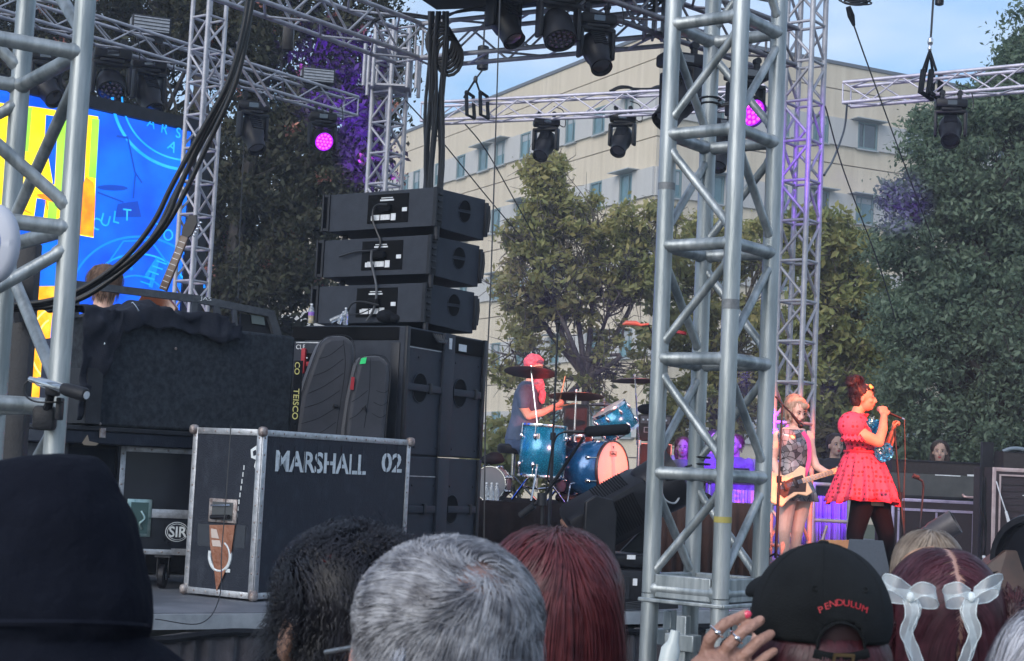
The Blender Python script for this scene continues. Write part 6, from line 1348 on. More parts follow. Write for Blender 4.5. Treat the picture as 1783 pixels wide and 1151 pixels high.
blt = mat('tshirt_blue', (.05, .075, .13), .85, 0, (.08, .11, .18), 7, .4, 50)
m = MB(); m.loft([ring(905, 768, .155, .195), ring(907, 750, .145, .185), ring(914, 728, .145, .175), ring(918, 705, .15, .18), ring(919, 684, .135, .205), ring(920, 671, .10, .15), ring(921, 664, .07, .08)], 40, fold=lambda a_, i: 1 + .02 * math.sin(a_ * 8 + i * 2))
for d in (-1, 1): m.capsule([W(913, 683, .18 * d), W(912, 704, .215 * d)], [.075, .068], 12)
m.build('tshirt', blt, dr, vox=.011, sm=2)
m = MB(); m.loft([ring(905, 782, .15, .195), ring(905, 760, .15, .19)], 24)
for d in (-.14, .14): m.capsule([W(906, 776, d * .7), W(970, 772, d * 1.5)], [.10, .078], 12); m.capsule([W(970, 772, d * 1.5), W(976, 848, d * 1.4)], [.076, .06], 12)
m.build('jeans', jeans, dr, vox=.012, sm=2)
m = MB()
for d in (-.14, .14): p0 = W(974, 862, d * 1.4); p0.z = RZ + .05; m.capsule([p0, p0 + V((.17, 0, -.01))], [.045, .04], 10)
m.build('shoes', blkp, dr, vox=.012)
pinkh = mat('hair_pink', (.75, .10, .17), .5, 0, (.85, .22, .28), 30, .6, 160)
hairlump(dr, 'hair', [(qh(-.02, 0, .055), (.105, .09, .09)), (qh(-.05, 0, -.03), (.055, .08, .10)), (W(938, 672, -.08), (.06, .04, .09)), (W(944, 690, -.12), (.04, .03, .08)), (W(934, 665, .08), (.06, .04, .09))], pinkh, .009, .012)
m = MB(); m.box(qh(.092, 0, .008), (.01, .13, .03), Rh, bev=.004); m.box(qh(.04, -.075, .012), (.1, .006, .008), Rh); m.build('sunglasses', blkp, dr)
wood = mat('drumstick_wood', (.65, .42, .22), .4)
m = MB(); m.tube([W(972, 708, -.12), W(984, 655, -.1)], [.009, .005], 8); one('drumstick', m, wood, 'pale drumstick pointing up from the near hand of the drummer', 'drumstick'); m = MB(); m.tube([W(968, 708, .13), W(1004, 702, -.05)], [.009, .005], 8); one('drumstick', m, wood, 'drumstick lying flat from the hand toward the cymbal stand', 'drumstick')
st2 = thing('drum_stool', 'round black drum stool under the drummer', 'stool', (W(893, 800).x, YD, RZ)); c = W(895, 782); MB().lathe([(.001, .05), (.15, .05), (.17, .03), (.17, -.02), (.15, -.045), (.001, -.045)], 28, Matrix.Translation(c)).build('seat', blkp, st2)
m = MB(); m.bar(c - V((0, 0, .04)), V((c.x, c.y, RZ + .2)), .02); m.build('post', chrome, st2)
for k in range(3): a_ = k * 2.1; MB().bar((c.x, c.y, RZ + .25), (c.x + .25 * math.cos(a_), c.y + .25 * math.sin(a_), RZ + .01), .012).build('leg', chrome, st2)
# drums
spark = mat('drum_turquoise', (.0, .13, .27), .25, .35, (.01, .27, .46), 90, .0, coat=.8); sblue = mat('drum_blue', (.0, .06, .20), .22, .35, (.01, .13, .34), 60, coat=.9); skinw = mat('drumhead', (.75, .62, .56), .45, 0, (.80, .66, .60), 3)
def drum(name, label, c, ax, r, L, shell, head_='both', lugs=8, group='drums of the blue kit', cov=None, headm=None):
    c = V(c); ax = V(ax).normalized(); t = thing(name, label, 'drum', c, group); M = frame_of(c, ax, (0, 0, 1) if abs(ax.z) < .8 else (0, -1, 0)) @ Matrix.Rotation(R(90), 4, 'Y')   # local Z along ax
    MB(M).lathe([(r, -L / 2), (r, L / 2)], 40, close=False).build('shell', shell, t, thick=.008)
    for sg in (-1, 1):
        MB(M).lathe([(r * 1.035, sg * L / 2 - .014), (r * 1.045, sg * L / 2), (r * 1.035, sg * (L / 2) + .014), (r * .985, sg * L / 2 + .014), (r * .985, sg * L / 2 - .014), (r * 1.035, sg * L / 2 - .014)], 40).build('hoop', chrome if not cov else cov, t)
        MB(M).lathe([(.0005, sg * (L / 2 + .004)), (r * .985, sg * (L / 2 + .004))], 40).build('drumhead', headm or skinw, t)
    for k in range(lugs):
        a_ = 2 * math.pi * (k + .5) / lugs
        for sg in (-1, 1):
            m = MB(M); p = V((math.cos(a_) * (r + .014), math.sin(a_) * (r + .014), sg * L * .28)); m.ell(p, (.02, .02, .034), nu=10, nv=6); q_ = V((math.cos(a_) * r * 1.05, math.sin(a_) * r * 1.05, sg * L / 2)); m.bar(p, q_, .005, 6); m.build('lug', chrome, t)
    return t, M
drum('floor_tom', 'tall turquoise floor tom beside the seated drummer', W(945, 786, -.35), (.03, 0, 1), .225, .50, spark)
drum('rack_tom', 'tilted turquoise rack tom above the bass drum', W(1072, 733, -.1), (-.55, -.12, .83), .185, .27, spark)
bd_, Mbd = drum('bass_drum', 'large blue bass drum with a pinkish white front head', W(1030, 818, -.1), (.80, -.60, .03), .285, .50, sblue, cov=mat('hoop_dark', (.03, .015, .015), .35, coat=.5))
Ml = Mbd @ Matrix.Translation((0, 0, .258)); mm = MB()
_a = (Mbd @ V((0, 0, 1)) - Mbd @ V((0, 0, 0))).normalized(); zz = V((0, 0, 1)); xx = zz.cross(_a).normalized(); up2 = _a.cross(xx); cc = Mbd @ V((0, 0, .2565)) + up2 * .16
Mt = Matrix(((xx.x, up2.x, _a.x, cc.x), (xx.y, up2.y, _a.y, cc.y), (xx.z, up2.z, _a.z, cc.z), (0, 0, 0, 1)))
m = MB(Mt)
for q in ((0, .022, .12, .003), (0, -.022, .12, .003), (-.059, 0, .003, .044), (.059, 0, .003, .044)): m.box((q[0], q[1], .001), (q[2], q[3], .002))
m.build('badge_outline', browm, bd_, smooth=0); text_part('Ludwig', 'badge_lettering', browm, Mt @ Matrix.Translation((-.048, -.009, .001)), .034, .002, bd_)
m = MB(Mt @ Matrix.Translation((0, .065, 0))); m.prism([(-.014, .012), (0, -.012), (.014, .012), (.006, .008), (0, .014), (-.006, .008)], .002); m.build('badge_mark', browm, bd_, smooth=0)
drum('snare_drum', 'reddish snare drum between the floor tom and the bass drum', W(1003, 772, .1), (-.1, 0, 1), .17, .14, mat('snare_copper', (.25, .08, .05), .3, .7))
drum('spare_drum', 'clear rimmed drum standing on its side at the left end of the riser', W(858, 842, -.5), (-.35, -.95, 0), .165, .16, mat('drum_clear', (.20, .21, .23), .3, .1), group=None, headm=mat('clear_head', (.12, .13, .15), .25))
m = MB(); c = W(858, 800, -.5); m.ell(c, (.12, .11, .05)); m.ell(c + V((.02, 0, .035)), (.08, .08, .04)); m.ell(c + V((-.03, 0, -.02)), (.11, .1, .03)); one('cloth_bundle', m, blkf, 'crumpled black cloth lying on the spare drum at the left end of the riser', 'cloth', vox=.012, sm=2)
for k, x in enumerate((846, 855, 864)): bottle(('left one of the three clear bottles before the spare drum', 'middle one of the three clear bottles before the spare drum', 'right one of the three clear bottles before the spare drum')[k], x, 868, 16.1, .17, z=RZ + .003)
bz = mat('cymbal_bronze', (.06, .040, .032), .4, .6, (.11, .07, .055), 12, stretch=(1, 1, 1))
def cymbal(label, px, py, d, r, tilt, foot, group='cymbals on stands round the blue kit', thick=.004):
    c = W(px, py, d); t = thing('cymbal', label, 'cymbal', c, group); M = Matrix.Translation(c) @ Matrix.Rotation(tilt[0], 4, 'X') @ Matrix.Rotation(tilt[1], 4, 'Y')
    MB(M).lathe([(.001, .03), (.03, .026), (.05, .012), (r * .6, .004), (r, -.014), (r, -.017), (r * .6, .001), (.05, .008), (.001, .022)], 48).build('plate', bz, t); MB(M).lathe([(.012, .03), (.014, .055), (.001, .06)], 10).build('wing_nut', chrome, t)
    f_ = W(*foot); f_.z = RZ; s_ = thing('cymbal_stand', 'chrome stand carrying the ' + label, 'stand', f_)
    q_ = f_ + V((0, 0, .65)); m = MB(); m.bar(f_ + V((0, 0, .1)), q_, .015, 10); m.bar(q_, c + V((0, 0, .04)), .008, 8); m.build('pole', chrome, s_)
    for zc in (.35, .65): MB().tube([f_ + V((0, 0, zc - .03)), f_ + V((0, 0, zc + .02))], .026, 10).build('collar', chrome, s_)
    for k in range(3):
        a_ = k * 2.094 + .35; e = f_ + V((.30 * math.cos(a_), .30 * math.sin(a_), .012)); m = MB(); m.bar(f_ + V((0, 0, .36)), e, .011, 8); m.bar(f_ + V((0, 0, .13)), f_.lerp(e, .6) + V((0, 0, .145)), .009, 8); m.build('leg', chrome, s_)
    return t
cymbal('large cymbal hiding the drummer\'s chin', 924, 646, -.45, .262, (-.17, .04), (933, 870, -.55))
cymbal('wide cymbal right of the drummer\'s hand', 1003, 688, -.1, .285, (-.11, -.02), (995, 870, -.1))
cymbal('thin cymbal over the rack tom, partly behind the tower', 1105, 661, .1, .25, (-.05, -.04), (1108, 870, .2))
cymbal('small cymbal low behind the rack tom', 1052, 704, .3, .17, (.0, .0), (1052, 870, .5))
# speaker monitor behind kit and amplifier stack
ampm = mat('amp_vinyl', (.02, .016, .018), .7, 0, (.035, .03, .032), 30, .5, 200); grl = mat('grille_cloth', (.03, .022, .028), .9, 0, (.05, .038, .045), 90, .6, 220)
def amp(label, px0, px1, pyt, pyb, Y, dep, headpx=None, group=None, name='amplifier'):
    F = Face(XY(AZ(px0, CAMZ, Y)), XY(AZ(px1, CAMZ, Y))); zb_, zt_ = F.at((px0 + px1) / 2, pyb)[1], F.at((px0 + px1) / 2, pyt)[1]; zb_ = max(zb_, SZ + .003)
    t = thing(name, label, 'amplifier', tuple(F.M @ V((F.w / 2, zb_, 0))), group); F.bx(0, F.w, zb_, zt_, -dep, 0, bev=.01).build('cabinet', ampm, t); return F, zb_, zt_, t
F, z0, z1, t = amp('black guitar amplifier head with dials and badge, behind the rack tom', 1108, 1166, 722, 768, 18.3, .3)
F.bx(.02, F.w - .02, z1 - .10, z1 - .02, 0, .008).build('dial_panel', mat('dial_panel', (.10, .09, .10), .4), t, smooth=0)
for k in range(6): m = MB(F.M); m.ell((.05 + k * .05, z1 - .06, .012), (.012, .012, .008), nu=10, nv=6); m.build('knob', label_w, t)
F.bx(.06, .17, z0 + .09, z0 + .15, 0, .006).build('badge', mat('badge_pale', (.4, .35, .38), .5), t, smooth=0); F.bx(.068, .162, z0 + .097, z0 + .143, .006, .008).build('badge_inner', ampm, t, smooth=0)
m = MB(); m.ell(F.M @ V((.10, z1 + .06, -.1)), (.12, .09, .06)); m.ell(F.M @ V((.22, z1 + .04, -.1)), (.08, .09, .05)); one('cloth_bundle', m, blkf, 'black cloth lying on the amplifier head behind the rack tom', 'cloth', vox=.015)
F, z0, z1, t = amp('black speaker cabinet with a pale rim under the amplifier head behind the bass drum', 1112, 1168, 772, 905, 18.3, .4)
F.bx(.02, F.w - .02, z0 + .03, z1 - .03, 0, .006).build('grille', grl, t, smooth=0); F.bx(0, F.w, z1 - .012, z1 - .003, .0, .009).build('trim', edge, t, smooth=0); F.bx(F.w - .014, F.w - .004, z0, z1 - .014, .0, .008).build('trim', edge, t, smooth=0)
F, z0, z1, t = amp('tall black speaker box behind the wide cymbal', 978, 1018, 703, 800, 17.9, .3); F.bx(.02, F.w - .02, z0 + .03, z1 - .03, 0, .006).build('grille', grl, t, smooth=0)
# ================================================================== FLOOR LIGHTS, STANDS, BACKLINE
# big moving spotlight on the stage edge
c = G(1070, 1060, SZ); Yb = c.y + .30; bg_ = thing('moving_spotlight', 'big black moving spotlight with a wide barrel, left of the front tower', 'stage light', (c.x, Yb, SZ))
Wb = lambda x, y, d=0: P(x, y, Yb + d)
Fb = Face(XY(Wb(1030, 1000, -.22)), XY(Wb(1150, 1000, -.16))); zb_ = SZ + .02; 
Fb.bx(0, Fb.w, zb_, zb_ + .20, -.42, 0, bev=.02).build('base', blkp, bg_); Fb.bx(.03, Fb.w * .55, zb_ + .03, zb_ + .16, 0, .008).build('base_panel', blk, bg_, smooth=0); Fb.bx(Fb.w * .60, Fb.w * .66, zb_ + .11, zb_ + .15, .001, .012).build('sticker', label_w, bg_, smooth=0); Fb.bx(Fb.w * .5, Fb.w * .62, zb_ + .26, zb_ + .285, .001, .012).build('sticker', label_w, bg_, smooth=0)
m = MB(); m.ell(Wb(1105, 1025, -.22), (.06, .02, .05)); 
m = MB(Fb.M); m.box((Fb.w * .45, zb_ + .245, -.2), (Fb.w * .95, .085, .34), bev=.02)
for zc, xo in ((-.02, 0), (-.38, 0)):
    m.prism([(-.06, zb_ + .22), (.13, zb_ + .22), (.13, zb_ + .52), (.10, zb_ + .60), (.0, zb_ + .62), (-.06, zb_ + .58)], .05, Matrix.Translation((0, 0, zc)))
m.prism([(Fb.w - .20, zb_ + .25), (Fb.w - .02, zb_ + .25), (Fb.w + .03, zb_ + .45), (Fb.w + .0, zb_ + .47)], .05, Matrix.Translation((0, 0, -.38)))
m.build('yoke', blkp, bg_, bevel=.008)
ha, hb = Wb(1005, 925, .0), Wb(1165, 838, .02); hx = (hb - ha).normalized(); Mh = frame_of(ha, hx, (0, -.25, 1)); L = (hb - ha).length
m = MB(Mh); m.box((L * .36, 0, .0), (L * .85, .34, .30), bev=.05); hd = m.build('head', blkp, bg_)
m = MB(Mh)
for k in range(13): m.box((L * .30 + k * .016, -.172, .01), (.006, .01, .20))
for k in range(13): m.box((L * .30 + k * .016, 0, .152), (.006, .24, .008))
m.build('cooling_fins', cabd, hd, smooth=0)
m = MB(Mh @ Matrix.Rotation(R(90), 4, 'Y')); m.lathe([(.15, L * .70), (.165, L * .74), (.175, L * .98), (.178, L * 1.10), (.168, L * 1.10), (.16, L * .95), (.001, L * .93)], 36); m.build('barrel', blkp, hd)
MB(Mh @ Matrix.Rotation(R(90), 4, 'Y')).lathe([(.001, L * .945), (.158, L * .955)], 30).build('lens', lens, hd)
m = MB(Mh); m.box((-.03, 0, -.03), (.06, .30, .20), bev=.02); m.build('rear_cap', mat('tan_panel', (.22, .12, .09), .5), hd)
m = MB(); m.tube(bez([Wb(1150, 850, -.18), Wb(1158, 870, -.2), Wb(1175, 876, -.15), Wb(1185, 862, -.1)], 5), .006, 6); m.build('safety_wire', mat('wire_grey', (.3, .32, .34), .5), bg_)
for k in range(5):
    pass
m = MB(); 
for k in range(5): m.tube(bez([P(1030, 1045 + k * 3, Yb - .35), P(1070, 1052 + k * 2, Yb - .38), P(1120, 1048 + k * 3, Yb - .36), P(1180, 1054 + k, Yb - .3)], 5), .006, 6)
m.v = [V((p.x, p.y, max(p.z, SZ + .006))) for p in m.v]; one('cable', m, cable, 'flat run of black cables on the stage edge below the big spotlight', 'cable')
# shotgun microphone on a boom
tm = P(995, 752, 9.9); mk = thing('microphone', 'long microphone in a black foam sleeve reaching over the big spotlight', 'microphone', P(1045, 750, 9.9))
m = MB(); a_, b_ = P(1018, 752, 9.9), P(1097, 747, 9.8); d = (b_ - a_).normalized(); m.tube([a_, a_ + d * .008, a_ + d * .03, b_ - d * .02, b_ - d * .004, b_], [.012, .024, .033, .033, .024, .008], 18); m.build('foam_sleeve', blkf, mk)
m = MB(); m.tube([P(982, 752, 9.92), P(1020, 752, 9.9)], [.009, .011], 10); m.build('body', blk, mk); m = MB(); m.tube([P(990, 752, 9.92), P(1000, 752, 9.92)], .0115, 10); m.build('band', edge, mk)
m = MB(); m.tube(bez([P(982, 752, 9.92), P(968, 762, 9.95), P(958, 800, 10), P(950, 860, 10.05)], 6), .005, 6); m.build('lead', cable, mk)
f_ = P(945, 960, 10.3); f_.z = SZ; bst = micstand('black tripod boom stand holding the foam covered microphone', P(945, 868, 10.3), f_, legs=.33, r=.012)
m = MB(); m.tube([P(908, 895, 10.35), P(945, 868, 10.3), P(1016, 762, 9.92)], [.013, .011, .009], 10); m.tube([P(906, 898, 10.35), P(930, 880, 10.3)], .022, 10); m.tube([P(944, 858, 10.28), P(944, 880, 10.28)], .03, 10); m.build('boom', blk, bst)
f_ = P(958, 880, 13.5); f_.z = SZ; micstand('thin tall black stand in front of the drums, its microphone above the cymbals', P(971, 575, 13.5), f_, r=.009)
mk = thing('microphone', 'small reddish black overhead microphone on the thin tall stand', 'microphone', P(972, 568, 13.5)); m = MB(); m.tube([P(971, 578, 13.5), P(972, 561, 13.5)], [.014, .02], 10); m.ell(P(972, 562, 13.5), (.022, .022, .022)); m.build('body', blkp, mk)
m = MB(); m.tube([P(1084, 565, 15.5), P(1090, 562, 15.5), P(1108, 563, 15.5), P(1116, 566, 15.5), P(1130, 564, 15.5)], [.008, .022, .024, .014, .01], 12); one('microphone', m, mat('mic_salmon', (.30, .12, .09), .4), 'small salmon coloured overhead microphone beside the left leg of the front tower', 'microphone')
f_ = P(1140, 870, 16.6); f_.z = RZ; bm_ = micstand('thin black boom stand behind the front tower carrying the salmon microphone', P(1142, 640, 15.9), V((f_.x, 15.9, RZ)), r=.008)
m = MB(); m.tube([P(1142, 640, 15.9), P(1138, 585, 15.7), P(1128, 565, 15.5)], .007, 8); m.build('boom', blk, bm_)
f_ = P(1596, 905, 13.4); f_.z = SZ; s_ = micstand('small black microphone stand right of the singer before the backline', P(1608, 848, 13.4), f_, r=.008)
m = MB(); m.tube([P(1608, 848, 13.4), P(1606, 838, 13.4), P(1592, 829, 13.4)], .009, 8); m.tube([P(1600, 832, 13.4), P(1590, 828, 13.4)], .02, 8); m.build('clip', blk, s_)
# heap of cables on the brown box
rr = random.Random(11); hp_ = thing('cable_heap', 'tangled heap of black and copper coloured cables on the brown box', 'cable', P(1190, 880, 14)); 
for k in range(26):
    c = P(1160 + rr.random() * 60, 880 - rr.random() * 10, 13.8 + rr.random() * .4); rx, ry, rz_ = rr.uniform(.06, .16), rr.uniform(.05, .12), rr.uniform(.01, .06); a0 = rr.random() * 6
    m = MB(); m.tube([V((c.x + rx * math.cos(a_ + a0), c.y + ry * math.sin(a_ + a0), max(c.z, SZ + .6) + rz_ * math.sin(a_ * 2 + a0))) for a_ in [i * math.pi / 7 for i in range(13)]], .007, 6); m.build('loop', cable if k % 3 else mat('cable_copper', (.35, .16, .09), .4), hp_)
# cables, pads on floor
for k in range(4):
    pts = [G(1255 + k * 14 + rr.uniform(-8, 8), 998 + k * 5, SZ + .008), G(1290 + rr.uniform(-10, 10), 1008 + k * 3, SZ + .008), G(1325 + rr.uniform(-10, 10), 1002 + k * 4, SZ + .008)]
    m = MB(); m.tube(bez(pts, 6), .007, 6); one('cable', m, cable if k % 2 else MATS['cable_copper'], ('copper cable on the deck behind the front tower, the farther of the two', 'black cable on the deck behind the front tower, the farther of the two', 'copper cable on the deck behind the front tower, the nearer of the two', 'black cable on the deck behind the front tower, the nearer of the two')[k], 'cable', group='loose cables on the deck behind the front tower')
F, z0, z1, t = amp('low black case with an oval badge behind the right legs of the front tower', 1262, 1345, 925, 992, 15.6, .5, name='road_case'); t['category'] = 'road case'
edges(F, 0, F.w, z0, z1, t, 'T', .02, m_=edge, rivets=False); c = F.at(1312, 965)
m = MB(F.M); m.lathe([(.001, .004), (1, .004)], 28, Matrix.Translation((*c, 0)) @ Matrix.Diagonal((.075, .05, 1, 1))); m.build('badge', paint_w, t, smooth=0); m = MB(F.M); m.lathe([(.001, .006), (1, .006)], 28, Matrix.Translation((*c, 0)) @ Matrix.Diagonal((.066, .042, 1, 1))); m.build('badge_field', ply, t, smooth=0); F.text('SIR', 1303, 1322, 960, 970, paint_w, t, d=.012, bold=.02)
m = MB(F.M); m.box((.22, z1 + .02, -.1), (.14, .1, .04), bev=.006); one('orange_pouch', m, mat('orange_card', (.65, .22, .06), .7), 'small orange pouch on the low black case behind the front tower', 'pouch')
# purple lit drapes behind
drape = mat('drape_pale', (.16, .15, .18), .9, 0, (.24, .23, .26), 3, .2, 30)
def cloth(label, px0, px1, pyt, pyb, Y, m_=None, zb_=None, frq=30):
    a_, b_ = AZ(px0, CAMZ, Y), AZ(px1, CAMZ, Y); zt_ = P(px0, pyt, Y).z; zb2 = zb_ if zb_ is not None else P(px0, pyb, Y).z; vs = []; fs = []; n = 140
    for i in range(n):
        u = i / (n - 1); p = a_.lerp(b_, u); o = .03 * math.sin(u * frq) + .02 * math.sin(u * frq * 2.3)
        for z, k in ((zt_, .3), ((zt_ + zb2) / 2, 1), (zb2, 1.4)): vs.append((p.x, p.y + o * k, z))
    for i in range(n - 1): fs += [(i * 3, i * 3 + 1, i * 3 + 4, i * 3 + 3), (i * 3 + 1, i * 3 + 2, i * 3 + 5, i * 3 + 4)]
    m = MB(); m.add(vs, fs); one('drape', m, m_ or drape, label, 'drape', thick=.004, smooth=80)
cloth('added pale drape catching purple light behind the onlookers at the front tower', 1160, 1420, 792, 900, 22.3, zb_=.73)  # drape put in to catch the purple glow of the haze
cloth('pale cloth panel lit deep purple between the right legs of the front tower', 1268, 1345, 852, 950, 17.4, zb_=SZ + .01)
cloth('pale cloth panel lit purple between the bass player and the singer', 1395, 1480, 862, 950, 17.8, zb_=SZ + .01)
tbm = thing('table', 'long narrow table with mixing gear in front of the purple lit onlookers', 'table', P(1270, 900, 18.4)); a_, b_ = P(1225, 838, 18.4), P(1345, 838, 18.4); MB().box(((a_.x + b_.x) / 2, 18.5, a_.z), (b_.x - a_.x, .6, .04)).build('tabletop', ampm, tbm, smooth=0)
for x in (a_.x + .05, b_.x - .05):
    for y in (18.25, 18.75): MB().bar((x, y, .712), (x, y, a_.z - .02), .02).build('leg', alu_far, tbm)
for px, w_, h_ in ((1290, .18, .14), (1320, .22, .10), (1255, .2, .08)): q_ = P(px, 832, 18.4); m = MB(); m.box((q_.x, 18.5, a_.z + .024 + h_ / 2), (w_, .25, h_), bev=.01); one('mixer_unit', m, ampm, {1290: 'tall black unit on the purple lit table', 1320: 'wide low black unit at the right end of the purple lit table', 1255: 'flat black unit at the left end of the purple lit table'}[px], 'equipment')
# rail between bassist and singer
rl = thing('guard_rail', 'metal guard rail standing behind the bass player and the singer', 'rail', P(1440, 950, 16.9))
for px in (1416, 1478): q_ = AZ(px, SZ + .5, 16.9); MB().bar((q_.x, 16.9, SZ), (q_.x, 16.9, P(px, 842, 16.9).z), .022).build('post', alu_far, rl)
for py in (845, 908): MB().bar(P(1410, py - 3, 16.9), P(1500, py + 2, 16.9), .02).build('bar', alu_far, rl)
MB().bar(P(1418, 985, 16.9), P(1440, 915, 16.9), .015).build('brace', alu_far, rl)
# backline at the right
purp_lit_alu = mat('case_edge_purple_lit', (.42, .36, .52), .4, .5, (.58, .50, .68), 14)  # purple light on the edges put into the aluminium colour
def case(label, px0, px1, pyt, pyb, Y, dep, body=ply, ed=edge, sides='LRTB', wd=.03, name='road_case', cat='road case', zb_=None):
    F = Face(XY(AZ(px0, CAMZ, Y)), XY(AZ(px1, CAMZ, Y))); z0 = F.at((px0 + px1) / 2, pyb)[1] if zb_ is None else zb_; z1 = F.at((px0 + px1) / 2, pyt)[1]
    t = thing(name, label, cat, tuple(F.M @ V((F.w / 2, z0, 0)))); F.bx(0, F.w, z0, z1, -dep, 0).build('body', body, t, smooth=0); edges(F, 0, F.w, z0, z1, t, sides, wd, m_=ed, rivets=False); return F, z0, z1, t
F, z0, z1, t = case('black case with purple lit edges and inner panels, right of the singer', 1553, 1706, 870, 1010, 16.4, .7, grl, purp_lit_alu, zb_=SZ + .01)
F.bx(.06, F.w - .06, z1 - .12, z1 - .095, .0, .012).build('rail', purp_lit_alu, t, smooth=0)
for u in (.07, .5, .92): F.bx(F.w * u, F.w * u + .02, z0 + .05, z1 - .125, .0, .01).build('stile', purp_lit_alu, t, smooth=0)
zc = z1
F, z0, z1, t = case('long grey faced amplifier case on top of the purple edged case', 1550, 1712, 826, 868, 16.4, .6, mat('case_grey', (.055, .06, .062), .7, 0, (.085, .09, .092), 5), blk, 'B', .03, zb_=zc + .003)
zc = z1
for a_, b_ in ((1628, 1672), (1684, 1702)): F.pb(a_, 826, b_, 830, .001, .008).build('trim', paint_w, t, smooth=0)
F.pb(1700, 830, 1702, 856, .001, .008).build('trim', paint_w, t, smooth=0); m = MB(F.M); c = F.at(1690, 862); m.tube(bez([(c[0] - .08, c[1], .01), (c[0] - .06, c[1] - .02, .04), (c[0] + .04, c[1] - .02, .04), (c[0] + .06, c[1], .01)], 5), .012, 8); m.build('handle', mat('pink_metal', (.55, .38, .38), .4, .6), t)
F, z0, z1, t = case('long flat black case lying over the grey faced amplifier case', 1552, 1738, 803, 826, 16.45, .7, ampm, blk, 'T', .02, zb_=zc + .003)
cv = mat('cab_edge', (.38, .28, .28), .5, .3, (.50, .40, .40), 12)
F, z0, z1, t = case('large speaker cabinet with pale metal edges at the right border', 1727, 1840, 816, 1000, 15.2, .6, grl, cv, 'LT', .035, 'speaker_cabinet', 'cabinet', zb_=SZ + .01)
for k in range(14): F.bx(.09, F.w - .02, z0 + .06 + k * .06, z0 + .066 + k * .06, .0, .006).build('slat', ampm, t, smooth=0)
F.bx(.062, .078, z0 + .03, z1 - .06, .0, .014).build('inner_edge', cv, t, smooth=0); F.bx(.08, F.w, z1 - .075, z1 - .06, .0, .014).build('inner_edge', cv, t, smooth=0)
F.text('T', 1780, 1790, 862, 872, paint_w, t)
F2_, z0, z1b, t = case('small black rounded amplifier with a grip on the cabinet at the right border', 1746, 1800, 787, 814, 15.3, .3, ampm, blk, 'T', .01, 'amplifier', 'amplifier', zb_=z1 + .004)
m = MB(F2_.M); m.tube(bez([(.02, z1b + .0, -.1), (.10, z1b + .03, -.1), (.2, z1b + .03, -.1), (.28, z1b, -.1)], 5), .018, 8); m.build('grip', mat('grip_grey', (.16, .20, .24), .4), t)
m = MB(F.M); c0 = F.at(1732, 838); m.tube(bez([(c0[0], c0[1], .05), (*F.at(1738, 862), .07), (*F.at(1748, 890), .06)], 5), .006, 6); m.tube([(*F.at(1748, 890), .06), (*F.at(1753, 908), .06)], [.012, .016], 8); one('hanging_plug', m, label_w, 'pale cable plug hanging in front of the large cabinet at the right', 'plug')
stk = thing('stand_cluster', 'dark stand with clamps and pinkish connectors left of the large cabinet at the right', 'stand', P(1718, 1000, 15.5)); stk.location.z = SZ; LOC[stk] = V(stk.location)
q_ = P(1716, 900, 15.5); MB().box((q_.x, 15.5, (SZ + P(1716, 770, 15.5).z) / 2), (.10, .08, P(1716, 770, 15.5).z - SZ)).build('post', blk, stk, smooth=0)
for px, py in ((1722, 843), (1726, 860), (1720, 870)): m = MB(); c = P(px, py, 15.4); m.tube([c, c + V((.01, 0, -.07))], .022, 8); m.build('connector', MATS['pink_metal'], stk)
m = MB(); 
for k in range(4): m.tube(bez([P(1712 + k * 5, 830, 15.4), P(1708 + k * 6, 880, 15.35), P(1716 + k * 3, 940, 15.35), P(1708 + k * 5, 990, 15.4)], 6), .009, 6)
m.build('cables', cable, stk)
bottle('clear water bottle with a pale label on the deck by the large cabinet', 1712, 1010, 14.6, .22, z=SZ + .004)
# wedge monitor
wm = thing('wedge_monitor', 'dark wedge floor monitor with an orange lit side in front of the singer', 'monitor', P(1510, 1010, 12.6)); wm.location.z = SZ; LOC[wm] = V(wm.location)
f = [P(1478, 940, 12.6), P(1537, 943, 12.6), P(1556, 1040, 12.35), P(1466, 1040, 12.35)]; bk = [p + V((-.17, .32, -.02)) for p in f]
for q_ in (f[2], f[3], bk[2], bk[3]): q_.z = SZ + .005
m = MB(); m.add(f + bk, [(0, 1, 2, 3), (7, 6, 5, 4), (0, 4, 5, 1), (1, 5, 6, 2), (2, 6, 7, 3), (3, 7, 4, 0)]); m.build('cabinet', mat('side_orange_lit', (.40, .17, .07), .5, 0, (.5, .24, .10), 8), wm, smooth=0, bevel=.008)  # orange stage light on the side put into the cabinet colour
nrm = (f[1] - f[0]).cross(f[3] - f[0]).normalized(); nrm = nrm if nrm.y < 0 else -nrm; g_ = [p + nrm * .004 for p in f]; g2 = [p + nrm * .014 for p in f]; m = MB(); m.add(g_ + g2, [(0, 1, 2, 3), (7, 6, 5, 4), (0, 4, 5, 1), (1, 5, 6, 2), (2, 6, 7, 3), (3, 7, 4, 0)]); m.build('grille', mat('monitor_grille', (.045, .055, .07), .6, 0, (.06, .07, .085), 60, .3, 300), wm, smooth=0)
